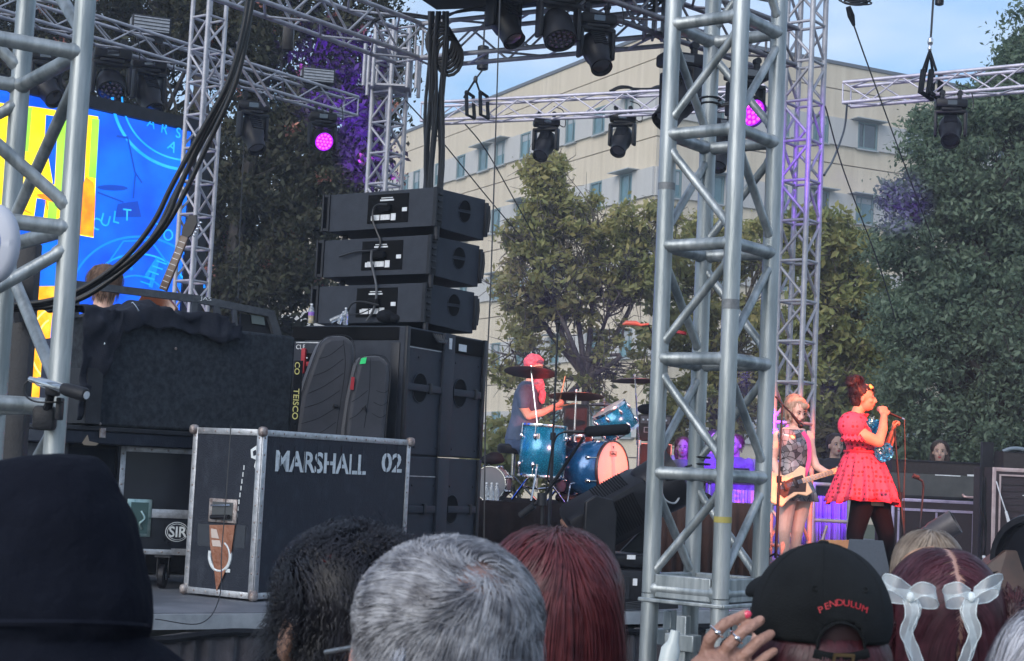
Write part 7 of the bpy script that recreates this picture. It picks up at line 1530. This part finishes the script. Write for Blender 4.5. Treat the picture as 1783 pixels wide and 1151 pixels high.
# tube spotlight right of the singer
tl_ = thing('tube_spotlight', 'grey barrel of a floor spotlight pointing up right behind the crowd at the right', 'stage light', P(1600, 1000, 12.2)); tl_.location.z = SZ; LOC[tl_] = V(tl_.location)
a_, b_ = P(1592, 948, 12.3), P(1664, 908, 12.2); d = (b_ - a_); Mh = frame_of(a_, d, (0, 0, 1)) @ Matrix.Rotation(R(90), 4, 'Y'); L = d.length
MB(Mh).lathe([(.001, -.02), (.06, -.02), (.075, .02), (.078, L * .4), (.088, L * .5), (.092, L), (.082, L), (.078, L * .7), (.001, L * .68)], 30).build('barrel', mat('barrel_grey', (.07, .06, .065), .45, .2, (.11, .10, .105), 8), tl_)
m = MB(); m.box((a_.x, 12.3, (SZ + a_.z) / 2), (.12, .14, a_.z - SZ), bev=.02); m.build('base', blkp, tl_)
# ring light fixture at right border
rf = thing('ring_fixture', 'round black framed floor light in a yoke cut by the right border', 'stage light', P(1783, 1040, 10.2)); c = P(1800, 977, 10.0); Mr = Matrix.Translation(c) @ Matrix.Rotation(R(-48), 4, 'Z') @ Matrix.Rotation(R(90), 4, 'X') @ Matrix.Scale(1.42, 4)
MB(Mr).lathe([(.165, -.03), (.19, -.03), (.2, .0), (.19, .03), (.165, .03), (.165, -.03)], 40).build('ring', blkp, rf); MB(Mr).lathe([(.001, -.01), (.164, -.012)], 30).build('lens', lens, rf)
f = [P(1716, 985, 10.1), P(1752, 958, 10.1), P(1830, 960, 10.1), P(1830, 1060, 10.0), P(1722, 1060, 10.0)]; bk = [p + V((.05, .35, 0)) for p in f]; m = MB(); m.add(f + bk, [(0, 1, 2, 3, 4), (9, 8, 7, 6, 5)] + [(i, (i + 1) % 5, (i + 1) % 5 + 5, i + 5) for i in range(5)]); m.build('base', mat('base_orange_lit', (.045, .028, .022), .5, 0, (.09, .05, .038), 5), rf, smooth=0, bevel=.01)  # brown tone carries the orange light falling on the base
m = MB(); m.prism([(0, 0), (.1, .03), (.1, .06), (0, .03)], .01, frame_of(P(1724, 1006, 10.08), (1, 0, 0), (0, -1, 0))); m.build('grip_slot', cabd, rf, smooth=0)

# ================================================================== THE CROWD IN FRONT
jacket_d = mat('jacket_dark', (.007, .008, .013), .95, 0, (.013, .015, .022), 5, .5, 80, spec=.15); denim2 = mat('trousers_dark', (.02, .022, .03), .9)
def crowd(label, px, pytop, Y, yaw, shirt, skinm=skin, **k): return simple_person(label, px, pytop, Y, 0, yaw, shirt, denim2, None, hair=False, skinm=skinm, vox=.012, **k)
away = R(90)
# 1 grey haired head
t, hc, s, q, qh = crowd('grey haired man with glasses seen from behind, in the middle of the crowd', 781, 930, 1.72, R(97), mat('shirt_navy', (.03, .035, .06), .9))
gc = P(781, 1078, 1.72); gr = (.093, .10, .081)
m = MB(); m.ell(gc, (.090, .097, .078)); m.ell(gc + V((0, 0, -.05)), (.076, .085, .075)); m.build('scalp', mat('scalp_pink', (.30, .19, .17), .6), t)
greyh = hairmat('hair_grey', (.085, .085, .10), (.44, .44, .465), (.045, .042, .050))
def fl1(q_): 
    c_ = np.array([.35, -.55, .75]); f = q_ - c_; sw = np.cross(q_, c_); return f + sw * .8
strands('hair', t, gc, gr, 19000, 8, .05, greyh, 1, .0011, flow=fl1, filt=lambda u: (u[:, 2] > -.85) & (u[:, 1] < .6) & ((((u[:, 0] - .32) / .25) ** 2 + ((u[:, 2] - .62) / .16) ** 2 > 1) | (np.modf(u[:, 0] * 977)[0] > .75)), grav=.12, lift=(.005, .085), nz=.30, clump=1.3, hug=.93)
strands('hair', t, gc + V((0, 0, -.004)), (.087, .095, .077), 5000, 7, .042, hairmat('hair_silver', (.30, .31, .35), (.50, .52, .57), (.16, .16, .19)), 2, .0011, flow=fl1, filt=lambda u: (np.abs(u[:, 0] - .1) > .45) | (u[:, 2] > .55), grav=.1, lift=(.03, .10), nz=.32, clump=1.4, hug=.85)
strands('flyaway_hair', t, gc, gr, 260, 8, .05, greyh, 33, .0007, flow=fl1, filt=lambda u: (u[:, 2] > -.6) & (u[:, 1] < .5), grav=.1, lift=(.05, .11), nz=.6, clump=1.3, lock=0, hug=.9)
def ear(t, px, py, Y, s=1, m_=skin, yaw=0, flip=1):
    c = P(px, py, Y); m = MB(); Rm = rotz(yaw) @ Matrix.Rotation(R(12), 3, 'Y')
    m.ell(c, (.010 * s, .016 * s, .033 * s), Rm, 14, 10); m.tube([c + Rm @ V((.012 * math.sin(a_) * s * -flip, .004, .03 * math.cos(a_) * s)) for a_ in [i * .4 - .3 for i in range(9)]], .005 * s, 6); m.ell(c + V((.0, 0, -.03 * s)), (.007 * s, .008 * s, .010 * s)); return m.build('ear', m_, t, vox=.003, sm=2)
ear(t, 637, 1140, 1.70, 1.0, mat('ear_pink', (.60, .30, .25), .5), 0, 1)
m = MB(); m.tube([P(634, 1124, 1.7), P(600, 1130, 1.75), P(568, 1136, 1.8)], [.0022, .0028, .003], 8); m.tube([P(568, 1134, 1.8), P(572, 1160, 1.82), P(610, 1170, 1.84)], .002, 8); m.build('glasses', mat('glasses_frame', (.25, .26, .28), .3, .7), t)
# 2 red long hair
t, hc, s, q, qh = crowd('person with long straight dark red hair right behind the grey haired man', 958, 934, 2.3, away, jacket_d)
rc = P(962, 1028, 2.3); m = MB(); m.ell(rc, (.083, .098, .080)); m.loft([(rc + V((0, .0, z)), rx, .09) for z, rx in ((.0, .082), (-.08, .092), (-.2, .098), (-.35, .10))], 24); m.build('scalp', mat('scalp_dark', (.03, .012, .014), .7), t)
redh = hairmat('hair_red', (.070, .012, .017), (.15, .034, .038), (.030, .008, .011)); redr = hairmat('hair_red_roots', (.07, .025, .028), (.13, .055, .055), (.04, .02, .022))
strands('hair', t, rc, (.086, .10, .083), 10000, 16, .42, redh, 3, .0019, flow=lambda q_: np.stack([q_[:, 0] * 1.6, q_[:, 1] * .3, -np.ones(len(q_)) * .5], 1), filt=lambda u: (u[:, 2] > -.1) & (u[:, 1] < .5), grav=.5, lift=(.02, .16), nz=.16, clump=.7, floor=-.4, hug=.93)
strands('hair', t, rc + V((0, 0, .003)), (.085, .099, .083), 3500, 7, .09, redr, 4, .0016, flow=lambda q_: np.stack([q_[:, 0] * 1.6, q_[:, 1] * .3, -np.ones(len(q_)) * .3], 1), filt=lambda u: (u[:, 2] > .55) & (u[:, 1] < .6), grav=.3, lift=(.03, .10), nz=.25, clump=.8, hug=.97)
# 3 black curly hair
t, hc, s, q, qh = crowd('person with black curly hair tied up with a red band', 632, 930, 2.15, R(120), jacket_d, skinm=skin_d)
kc = P(612, 1045, 2.15); m = MB(); m.ell(kc, (.088, .10, .088)); m.ell(kc + V((-.004, -.01, -.075)), (.078, .085, .085)); m.ell(kc + V((.03, -.01, .045)), (.055, .06, .036)); m.loft([(kc + V((.01, 0, z)), .08, .09) for z in (-.03, -.12, -.3)], 20); m.build('scalp', mat('scalp_black', (.010, .008, .010), .8), t)
blh = hairmat('hair_black', (.006, .006, .009), (.019, .018, .026), (.003, .003, .005), .45)
strands('hair', t, kc, (.088, .10, .086), 9500, 12, .09, blh, 5, .0013, filt=lambda u: (u[:, 2] > -.9) & (u[:, 1] < .6), crown=(.2, -.4, .8), grav=.3, lift=(.03, .24), nz=.75, curl=1.5, clump=1.0, hug=.6, lock=.3)
strands('hair', t, kc + V((.035, -.01, .050)), (.055, .06, .035), 4200, 10, .055, blh, 6, .0012, grav=.05, lift=(.05, .3), nz=.8, curl=1.2, clump=1.1)
strands('hair', t, kc + V((.01, -.02, -.10)), (.078, .085, .11), 5500, 12, .08, blh, 7, .0013, filt=lambda u: (u[:, 2] > -.7) & (u[:, 1] < .4), grav=.5, lift=(.02, .2), nz=.7, curl=.9, clump=1.0)
ear(t, 508, 1108, 2.08, 1.05, mat('ear_tan', (.36, .20, .14), .5), 0, 1); 
m = MB(); m.tube([P(574, 994, 2.068) + V((.008 * math.cos(a_), .004 * math.cos(a_), .015 * math.sin(a_))) for a_ in [i * math.pi / 6 for i in range(13)]], .006, 8); m.build('hair_tie', mat('hair_tie_red', (.30, .02, .03), .8), t)
# 4 hooded person
t, hc, s, q, qh = crowd('person in a dark navy hood, large and out of focus at the left border', 60, 830, 1.75, R(85), jacket_d)
YH = 1.75; hoodm = mat('hood_cloth', (.0045, .0055, .0105), .98, 0, (.0085, .0105, .018), 3, .4, 60, spec=.1)
m = MB(); prof = ((793, 118, 40), (798, 98, 72), (812, 78, 105), (835, 66, 132), (862, 62, 148), (880, 60, 165), (915, 58, 178), (960, 56, 190), (1020, 56, 203), (1070, 56, 205), (1092, 56, 200), (1100, 50, 196), (1135, 55, 232), (1200, 60, 330), (1260, 60, 420))
m.loft([(P(cx_, py, YH), hw_ * YH / FPX, hw_ * YH / FPX * .95 if hw_ < 210 else .12) for py, cx_, hw_ in reversed(prof)], 48, fold=lambda a_, i: 1 + .012 * math.sin(a_ * 5 + i * .7) + .008 * math.sin(a_ * 11 - i))
hd_ = m.build('hood', hoodm, t, sub=1, smooth=180)
dt_ = bpy.data.textures.new('cloth_folds', 'CLOUDS'); dt_.noise_scale = .09; dt_.noise_depth = 2; dm_ = hd_.modifiers.new('folds', 'DISPLACE'); dm_.texture = dt_; dm_.strength = .016; dm_.mid_level = .5
hd_.modifiers['ss'].levels = 2; hd_.modifiers['ss'].render_levels = 2
m = MB(); m.tube([P(56 + 203 * math.cos(a_), 1094 + 10 * math.sin(a_) * -1, YH - .125 * math.sin(a_)) for a_ in [i * math.pi / 14 for i in range(15)]], .004, 6); m.build('seam', hoodm, t)
# 5 cap
t, hc, s, q, qh = crowd('person in a black baseball cap with red lettering, long dark red hair, seen from behind', 1430, 958, 2.2, R(105), jacket_d)
cc = P(1430, 1072, 2.2); CR = V((.0895, .104, .0935)); m = MB(); m.ell(cc + V((0, 0, -.005)), (.080, .093, .085)); m.loft([(cc + V((.0, 0.01, z)), .08, .08) for z in (-.02, -.12, -.3)], 20); m.build('scalp', MATS['scalp_dark'], t)
def hit(px, py, c, r):
    o = V((0, 0, CAMZ)); d = P(px, py, 5) - o; q_ = o - c; A_ = sum((d[i] / r[i]) ** 2 for i in range(3)); B_ = sum(q_[i] * d[i] / r[i] ** 2 for i in range(3)); C_ = sum((q_[i] / r[i]) ** 2 for i in range(3)) - 1
    D_ = B_ * B_ - A_ * C_; D_ = max(D_, 0); k = (-B_ - math.sqrt(D_)) / A_; p = o + d * k; n_ = V([(p - c)[i] / r[i] ** 2 for i in range(3)]).normalized(); return p, n_
capm = mat('cap_cotton', (.0045, .0055, .0065), .95, 0, (.017, .019, .021), 5, .3, 500, spec=.15)
yc = R(108); fd = V((math.cos(yc), math.sin(yc), 0)); sdc = V((fd.y, -fd.x, 0)); NU, NV = 72, 30; vs = []; fs = []
for j in range(NV + 1):
    el = math.pi / 2 - (math.pi / 2 + .30) * j / NV
    for i in range(NU):
        a_ = 2 * math.pi * i / NU; sag = 1 + .006 * abs(math.sin(a_ * 3)) ** .3 + (.012 * math.sin(a_ * 7 + j * .4) * (j / NV) ** 2 * .5); vs.append(cc + V((CR.x * math.cos(el) * math.cos(a_) * sag, CR.y * math.cos(el) * math.sin(a_) * sag, CR.z * math.sin(el))))
oc, on = hit(1464, 1122, cc, CR)
for j in range(NV):
    for i in range(NU):
        ct = (vs[j * NU + i] + vs[(j + 1) * NU + (i + 1) % NU]) / 2; dv = ct - oc
        if dv.length < .2 and (dv.x / .030) ** 2 + (max(dv.z + .006, 0) / .036) ** 2 < 1 and dv.z > -.016 and ct.y < cc.y: continue
        fs.append((j * NU + i, (j + 1) * NU + i, (j + 1) * NU + (i + 1) % NU, j * NU + (i + 1) % NU))
m = MB(); m.add(vs, fs); crown_ = m.build('cap_crown', capm, t, thick=.002, smooth=180)
m = MB(); pts = []
for a_ in [math.pi * i / 12 for i in range(13)]:
    p, n_ = hit(1464 + 41 * math.cos(a_), 1128 - 44 * math.sin(a_), cc, CR); pts.append(p + n_ * .001)
m.tube(pts, .0022, 6); m.build('opening_hem', capm, t)
m = MB(); pts = [];
for px in range(1418, 1512, 8):
    p, n_ = hit(px, 1140 - 10 * abs((px - 1462) / 50) ** 2, cc, CR); pts.append(p + n_ * .007)
m.tube(pts, .006, 8, sx=.35); st3 = m.build('back_strap', capm, t)
p, n_ = hit(1463, 1128 + 11, cc, CR); m = MB(frame_of(p + n_ * .0145, (1, .1, 0), n_)); 
for b4 in ((0, .008, .026, .003), (0, -.008, .026, .003), (-.012, 0, .003, .018), (.012, 0, .003, .018)): m.box((b4[0], b4[1], 0), (b4[2], b4[3], .003))
m.build('buckle', mat('brass', (.25, .17, .08), .35, .8), st3, smooth=0)
m = MB(); m.ell(cc + V((0, 0, CR.z + .001)), (.008, .008, .004)); m.build('cap_button', capm, t)
for a0 in [yc + k * math.pi / 3 + math.pi / 6 for k in range(6)]:
    m = MB(); pts = [cc + V((CR.x * math.cos(el) * math.cos(a0), CR.y * math.cos(el) * math.sin(a0), CR.z * math.sin(el))) * 1.0 for el in [math.pi / 2 - k * .13 for k in range(12)]]; pts = [cc + (p - cc) * 1.012 for p in pts]; m.tube(pts, .0011, 5); m.build('cap_seam', capm, t)
for px, py in ((1420, 1026), (1505, 1028)):
    p, n_ = hit(px, py, cc, CR); m = MB(frame_of(p + n_ * .0018, (1, .1, 0), n_)); m.tube([(.0035 * math.cos(a_), .0035 * math.sin(a_), 0) for a_ in [i * math.pi / 6 for i in range(13)]], .0011, 5); m.build('eyelet', capm, t)
redl = mat('lettering_red', (.42, .02, .03), .6)
for ch, px, py, ro in (('P', 1431, 1067, .42), ('E', 1441, 1061, .30), ('N', 1451, 1057, .18), ('D', 1462, 1055, .05), ('U', 1473, 1056, -.06), ('L', 1483, 1058, -.16), ('U', 1492, 1061, -.26), ('M', 1503, 1066, -.38)):
    p, n_ = hit(px, py, cc, CR); x_ = V((0, 0, 1)).cross(n_).normalized(); Mt = frame_of(p + n_ * .002, x_, n_) @ Matrix.Rotation(ro * .9, 4, 'Z'); text_part(ch, 'lettering', redl, Mt, .0115, .0008, t, align='CENTER', sx=1.15, bold=.0)
m = MB(); vs = []; fs = []; n1, n2 = 24, 8       # brim
for j in range(n2):
    for i in range(n1):
        a_ = yc - 1.05 + 2.1 * i / (n1 - 1); rr_ = 1 + j / (n2 - 1) * .72 * math.cos((a_ - yc) * 1.2) ** .6 if abs(a_ - yc) < 1.3 else 1
        vs.append(cc + V((CR.x * math.cos(a_) * rr_, CR.y * math.sin(a_) * rr_, -.022 - .016 * (j / (n2 - 1)) - .10 * (math.sin(a_ - yc) ** 2) * j / (n2 - 1) * .35)))
for j in range(n2 - 1):
    for i in range(n1 - 1): a_ = j * n1 + i; fs.append((a_, a_ + 1, a_ + n1 + 1, a_ + n1))
m.add(vs, fs); m.build('brim', capm, t, thick=.003, smooth=180)
m = MB(); a_ = P(1318, 1020, 2.28); m.ell(a_ + V((.008, .03, -.002)), (.022, .05, .010), Matrix.Rotation(R(-38), 3, 'Y'), 16, 10); m.build('brim_edge', capm, t)
burg = hairmat('hair_burgundy_long', (.035, .008, .013), (.085, .022, .030), (.016, .005, .008))
strands('hair', t, cc + V((0, .0, -.05)), (.090, .10, .06), 8000, 12, .24, burg, 8, .0016, flow=lambda q_: np.stack([q_[:, 0] * 1.2, q_[:, 1] * .3, -np.ones(len(q_))], 1), filt=lambda u: (u[:, 2] < .5) & (u[:, 2] > -.4) & (u[:, 1] < .6), grav=.9, lift=(-.02, .05), nz=.14, clump=.5, floor=-.03, hug=.5)
# hand with rings raised beside the cap
hm = MB(); Yh = 2.12; Wh = lambda x, y, d=0: P(x - 2, y, Yh + d)
hm.ell(Wh(1262, 1166, .0), (.036, .017, .030), Matrix.Rotation(R(-28), 3, 'Y')); hm.capsule([Wh(1215, 1225, .02), Wh(1245, 1170)], [.034, .032], 14)
for pts, r0 in (([(1228, 1146, 0), (1238, 1112, -.012), (1264, 1086, -.016), (1301, 1069, -.008)], .0086), ([(1254, 1154, -.002), (1270, 1124, -.014), (1296, 1099, -.016), (1326, 1080, -.006)], .0088), ([(1280, 1162, 0), (1300, 1138, -.008), (1322, 1117, -.008), (1344, 1104, 0)], .0086), ([(1298, 1176, .004), (1318, 1158, -.002), (1336, 1143, -.002), (1350, 1134, 0)], .0074)): hm.capsule([Wh(*p) for p in pts], [r0, r0 * .95, r0 * .88, r0 * .76], 10)
hm.capsule([Wh(1240, 1176, .03), Wh(1275, 1170, .05), Wh(1300, 1165, .06)], [.013, .012, .010], 10)
ho = hm.build('raised_hand', mat('skin_hand', (.32, .17, .125), .5, 0, (.42, .235, .18), 26, .45, 110), t, vox=.0022, sm=2)
for px, py, an in ((1250, 1100, .85), (1284, 1110, .8)):
    c = Wh(px, py, -.012); dd = V((math.cos(an), 0, math.sin(an))); u_ = V((-dd.z, 0, dd.x)); m = MB(); m.tube([c + u_ * .0102 * math.cos(a_) + V((0, 1, 0)) * .0102 * math.sin(a_) for a_ in [i * math.pi / 8 for i in range(17)]], .0014, 6); m.ell(c + V((0, -.011, 0)), (.004, .002, .003)); m.build('ring', chrome, ho)
m = MB(); m.ell(Wh(1303, 1070, -.012), (.006, .004, .005), Matrix.Rotation(R(-30), 3, 'Y')); m.build('fingernail', mat('nail_red', (.75, .06, .12), .2, coat=.6), ho)
# 6 burgundy hair with bows
t, hc, s, q, qh = crowd('person with parted burgundy hair and two white bows at the lower right', 1642, 962, 2.6, away, jacket_d)
bc = P(1642, 1062, 2.6); m = MB(); m.ell(bc, (.0875, .098, .094)); m.build('scalp', mat('scalp_pale', (.42, .24, .20), .6), t)
def flp(q_): return np.stack([np.sign(q_[:, 0]) * 1.0, q_[:, 1] * .15, -np.ones(len(q_)) * .55 * (np.abs(q_[:, 0]) + .35)], 1)
burg2 = hairmat('hair_burgundy_parted', (.045, .010, .018), (.10, .028, .040), (.022, .007, .012))
strands('hair', t, bc, (.089, .0995, .0955), 13000, 12, .15, burg2, 9, .0015, flow=flp, filt=lambda u: (np.abs(u[:, 0] - .03 * (u[:, 2] < .3)) > .022) & (u[:, 1] < .55) & (u[:, 2] > -.8), grav=.3, lift=(.004, .045), nz=.05, clump=.35, floor=-.2)
for sg in (-1, 1):
    m = MB(); c0 = bc + V((.088 * sg, -.02, .005))
    for k in range(9): m.ell(c0 + V((.012 * sg + .010 * math.sin(k * 2), -.008 + .004 * math.cos(k * 2.2), -.026 * k)), (.021, .020, .020), rotz(k))
    br = m.build('braid', mat('braid_dark', (.018, .006, .010), .5, 0, (.05, .016, .022), 30, .8, 120), t, vox=.004, sm=1)
    strands('braid_hair', t, c0 + V((.012 * sg, -.006, -.10)), (.028, .026, .125), 2600, 6, .05, burg, 20 + sg, .0013, grav=.5, lift=(.0, .25), nz=.7, curl=.6, clump=1.)
rib = mat('organza_white', (.66, .74, .76), .5, 0, (.82, .88, .89), 20, .2, 60)
ribs = mat('organza_sheer', (.66, .74, .76), .5, 0, (.82, .88, .89), 20); ribs.node_tree.nodes['Principled BSDF'].inputs['Alpha'].default_value = .5
EDG = []
def ribbon(mb, pts, w_, wd, tw=0.):
    pts = bez([V(p) for p in pts], 7); vs = []; fs = []; n = len(pts)
    for i, p in enumerate(pts):
        a_ = tw * i / n; d = V((math.cos(a_) * w_[0], math.sin(a_) * .6, math.cos(a_) * w_[1])).normalized() * wd / 2; rf_ = V((0, .0012 * math.sin(i * 1.3), .0))
        vs += [p - d + rf_, p - d * .33 - rf_ * .6, p + d * .33 + rf_ * .6, p + d - rf_]
    for i in range(n - 1):
        for k in range(3): fs.append((i * 4 + k, i * 4 + k + 1, i * 4 + k + 5, i * 4 + k + 4))
    mb.add(vs, fs)
    EDG.extend([[vs[i * 4 + k] for i in range(n)] for k in (0, 3)])
for nm, kx, ky, mir in (('left', 1582, 1040, 1), ('right', 1694, 1040, -1)):
    bo = thing('hair_bow', {'left': 'white organza bow on the left braid of the burgundy haired person', 'right': 'white organza bow on the right braid of the burgundy haired person'}[nm], 'bow', P(kx, ky, 2.45), 'white bows in the burgundy hair')
    Wq = lambda x, y, d=0: P(kx + (x - 1582) * mir, ky + (y - 1040), 2.46 + d)
    m = MB(); ribbon(m, [Wq(1584, 1036, -.01), Wq(1560, 1018, -.03), Wq(1538, 1012, -.01), Wq(1534, 1022, .01), Wq(1552, 1036, .01), Wq(1582, 1040, 0)], (.3, 1), .022, .5); rb_ = m.build('loop', ribs, bo, smooth=180); me_ = MB(); [me_.tube(q2, .0008, 5) for q2 in EDG]; EDG.clear(); me_.build('hem', rib, rb_)
    m = MB(); ribbon(m, [Wq(1584, 1038, -.01), Wq(1605, 1026, -.03), Wq(1628, 1032, -.02), Wq(1630, 1046, .0), Wq(1610, 1048, .01), Wq(1586, 1042, 0)], (-.2, 1), .020, .5); rb_ = m.build('loop', ribs, bo, smooth=180); me_ = MB(); [me_.tube(q2, .0008, 5) for q2 in EDG]; EDG.clear(); me_.build('hem', rib, rb_)
    m = MB(); ribbon(m, [Wq(1584, 1042, -.012), Wq(1588, 1070, -.02), Wq(1578, 1100, -.02), Wq(1590, 1130, -.02), Wq(1604, 1165, -.02)], (1, .1), .020, .9); rb_ = m.build('tail', ribs, bo, smooth=180); me_ = MB(); [me_.tube(q2, .0008, 5) for q2 in EDG]; EDG.clear(); me_.build('hem', rib, rb_)
    m = MB(); ribbon(m, [Wq(1588, 1042, -.012), Wq(1596, 1062, -.015), Wq(1590, 1085, -.01), Wq(1580, 1120, -.01), Wq(1590, 1160, -.01)], (1, .2), .014, 1.4); rb_ = m.build('tail', ribs, bo, smooth=180); me_ = MB(); [me_.tube(q2, .0008, 5) for q2 in EDG]; EDG.clear(); me_.build('hem', rib, rb_)
    m = MB(); m.ell(Wq(1585, 1040, -.014), (.006, .006, .008)); m.build('knot', rib, bo)
# 7 ash blond person further in front
t, hc, s, q, qh = crowd('person with straight ash blond hair in front of the floor spotlight at the right', 1616, 922, 4.3, away, jacket_d)
ac = P(1616, 983, 4.3); m = MB(); m.ell(ac, (.082, .09, .085)); m.loft([(ac + V((0, 0, z)), .085, .08) for z in (0, -.1, -.3)], 20); m.build('scalp', mat('scalp_ash', (.14, .10, .08), .7), t)
strands('hair', t, ac, (.085, .095, .09), 6000, 12, .3, hairmat('hair_ash', (.20, .15, .115), (.34, .27, .21), (.11, .085, .07)), 12, .0024, flow=lambda q_: np.stack([q_[:, 0] * 1.5, q_[:, 1] * .3, -np.ones(len(q_)) * .6], 1), filt=lambda u: (u[:, 2] > -.2) & (u[:, 1] < .5), grav=.5, lift=(.01, .10), nz=.12, clump=.5, floor=-.3)
m = MB(); m.tube(bez([P(1566, 1005, 3.6), P(1574, 978, 3.6), P(1592, 962, 3.58), P(1625, 955, 3.6)], 6), .006, 6); m.build('headband', mat('tan_band', (.38, .22, .15), .6), t)
# 8 pale shape at the lower right corner
t, hc, s, q, qh = crowd('person with white streaked hair and a pale collar in the lower right corner', 1852, 1095, 1.9, R(80), mat('shirt_white', (.55, .56, .60), .9, 0, (.68, .69, .73), 6, .4, 40))
wc = P(1845, 1178, 1.9); m = MB(); m.ell(wc, (.062, .09, .075)); m.build('scalp', mat('scalp_light', (.36, .34, .36), .7), t)
strands('hair', t, wc, (.066, .092, .078), 4500, 9, .16, hairmat('hair_white', (.42, .42, .46), (.62, .62, .66), (.26, .25, .29)), 13, .0013, flow=lambda q_: np.stack([q_[:, 0] * 1.5, q_[:, 1] * .3, -np.ones(len(q_)) * .6], 1), grav=.4, lift=(.01, .15), nz=.2, clump=.5)
# tape and label on the front tower
lgN = [AZ(1276, CAMZ + z_, 5.0) for z_ in (.30, .33, -.10, -.085)]
for q_, w_ in (((Nf.x, Nf.y, CAMZ + .52), .03), ((Nf.x, Nf.y, CAMZ - .12), .018), ((base.x - c37 * S1, base.y + s37 * S1, CAMZ + .9), .022)):
    MB().tube([V(q_), V(q_) + V((0, 0, w_))], .0272, 16).build('tape', mat('tape_grey', (.12, .13, .14), .5, 0, (.2, .21, .22), 60) if w_ != .018 else mat('tape_yellow', (.35, .30, .08), .6), ft)
# grey water pole/bottle clamped low at the tower foot
m = MB(); m.tube([P(1160, 1170, 4.7), P(1168, 1130, 4.7), P(1172, 1118, 4.7), P(1176, 1098, 4.7)], [.028, .027, .016, .013], 14); tb_ = one('spray_bottle', m, mat('bottle_pale', (.5, .55, .54), .3, 0, (.6, .65, .64), 8), 'pale bottle with a red band leaning against the foot of the front tower', 'bottle')
m = MB(); m.tube([P(1165, 1142, 4.7), P(1167, 1132, 4.7)], .0285, 14); m.build('red_band', MATS['red_cloth'], tb_)

# ================================================================== HAZE
hz = MB(); hz.box((10, 58, 19.5), (260, 180, 41)); ho_ = hz.build('haze', bpy.data.materials.new('haze'), None, smooth=0, kind='stuff')
hm_ = ho_.data.materials[0]; hm_.use_nodes = True; n = hm_.node_tree.nodes; n.clear(); pv = n.new('ShaderNodeVolumePrincipled'); pv.inputs['Color'].default_value = (.80, .88, 1, 1); pv.inputs['Density'].default_value = .0021; pv.inputs['Anisotropy'].default_value = .2
mo = n.new('ShaderNodeOutputMaterial'); hm_.node_tree.links.new(pv.outputs[0], mo.inputs['Volume']); sc.cycles.volume_bounces = 0
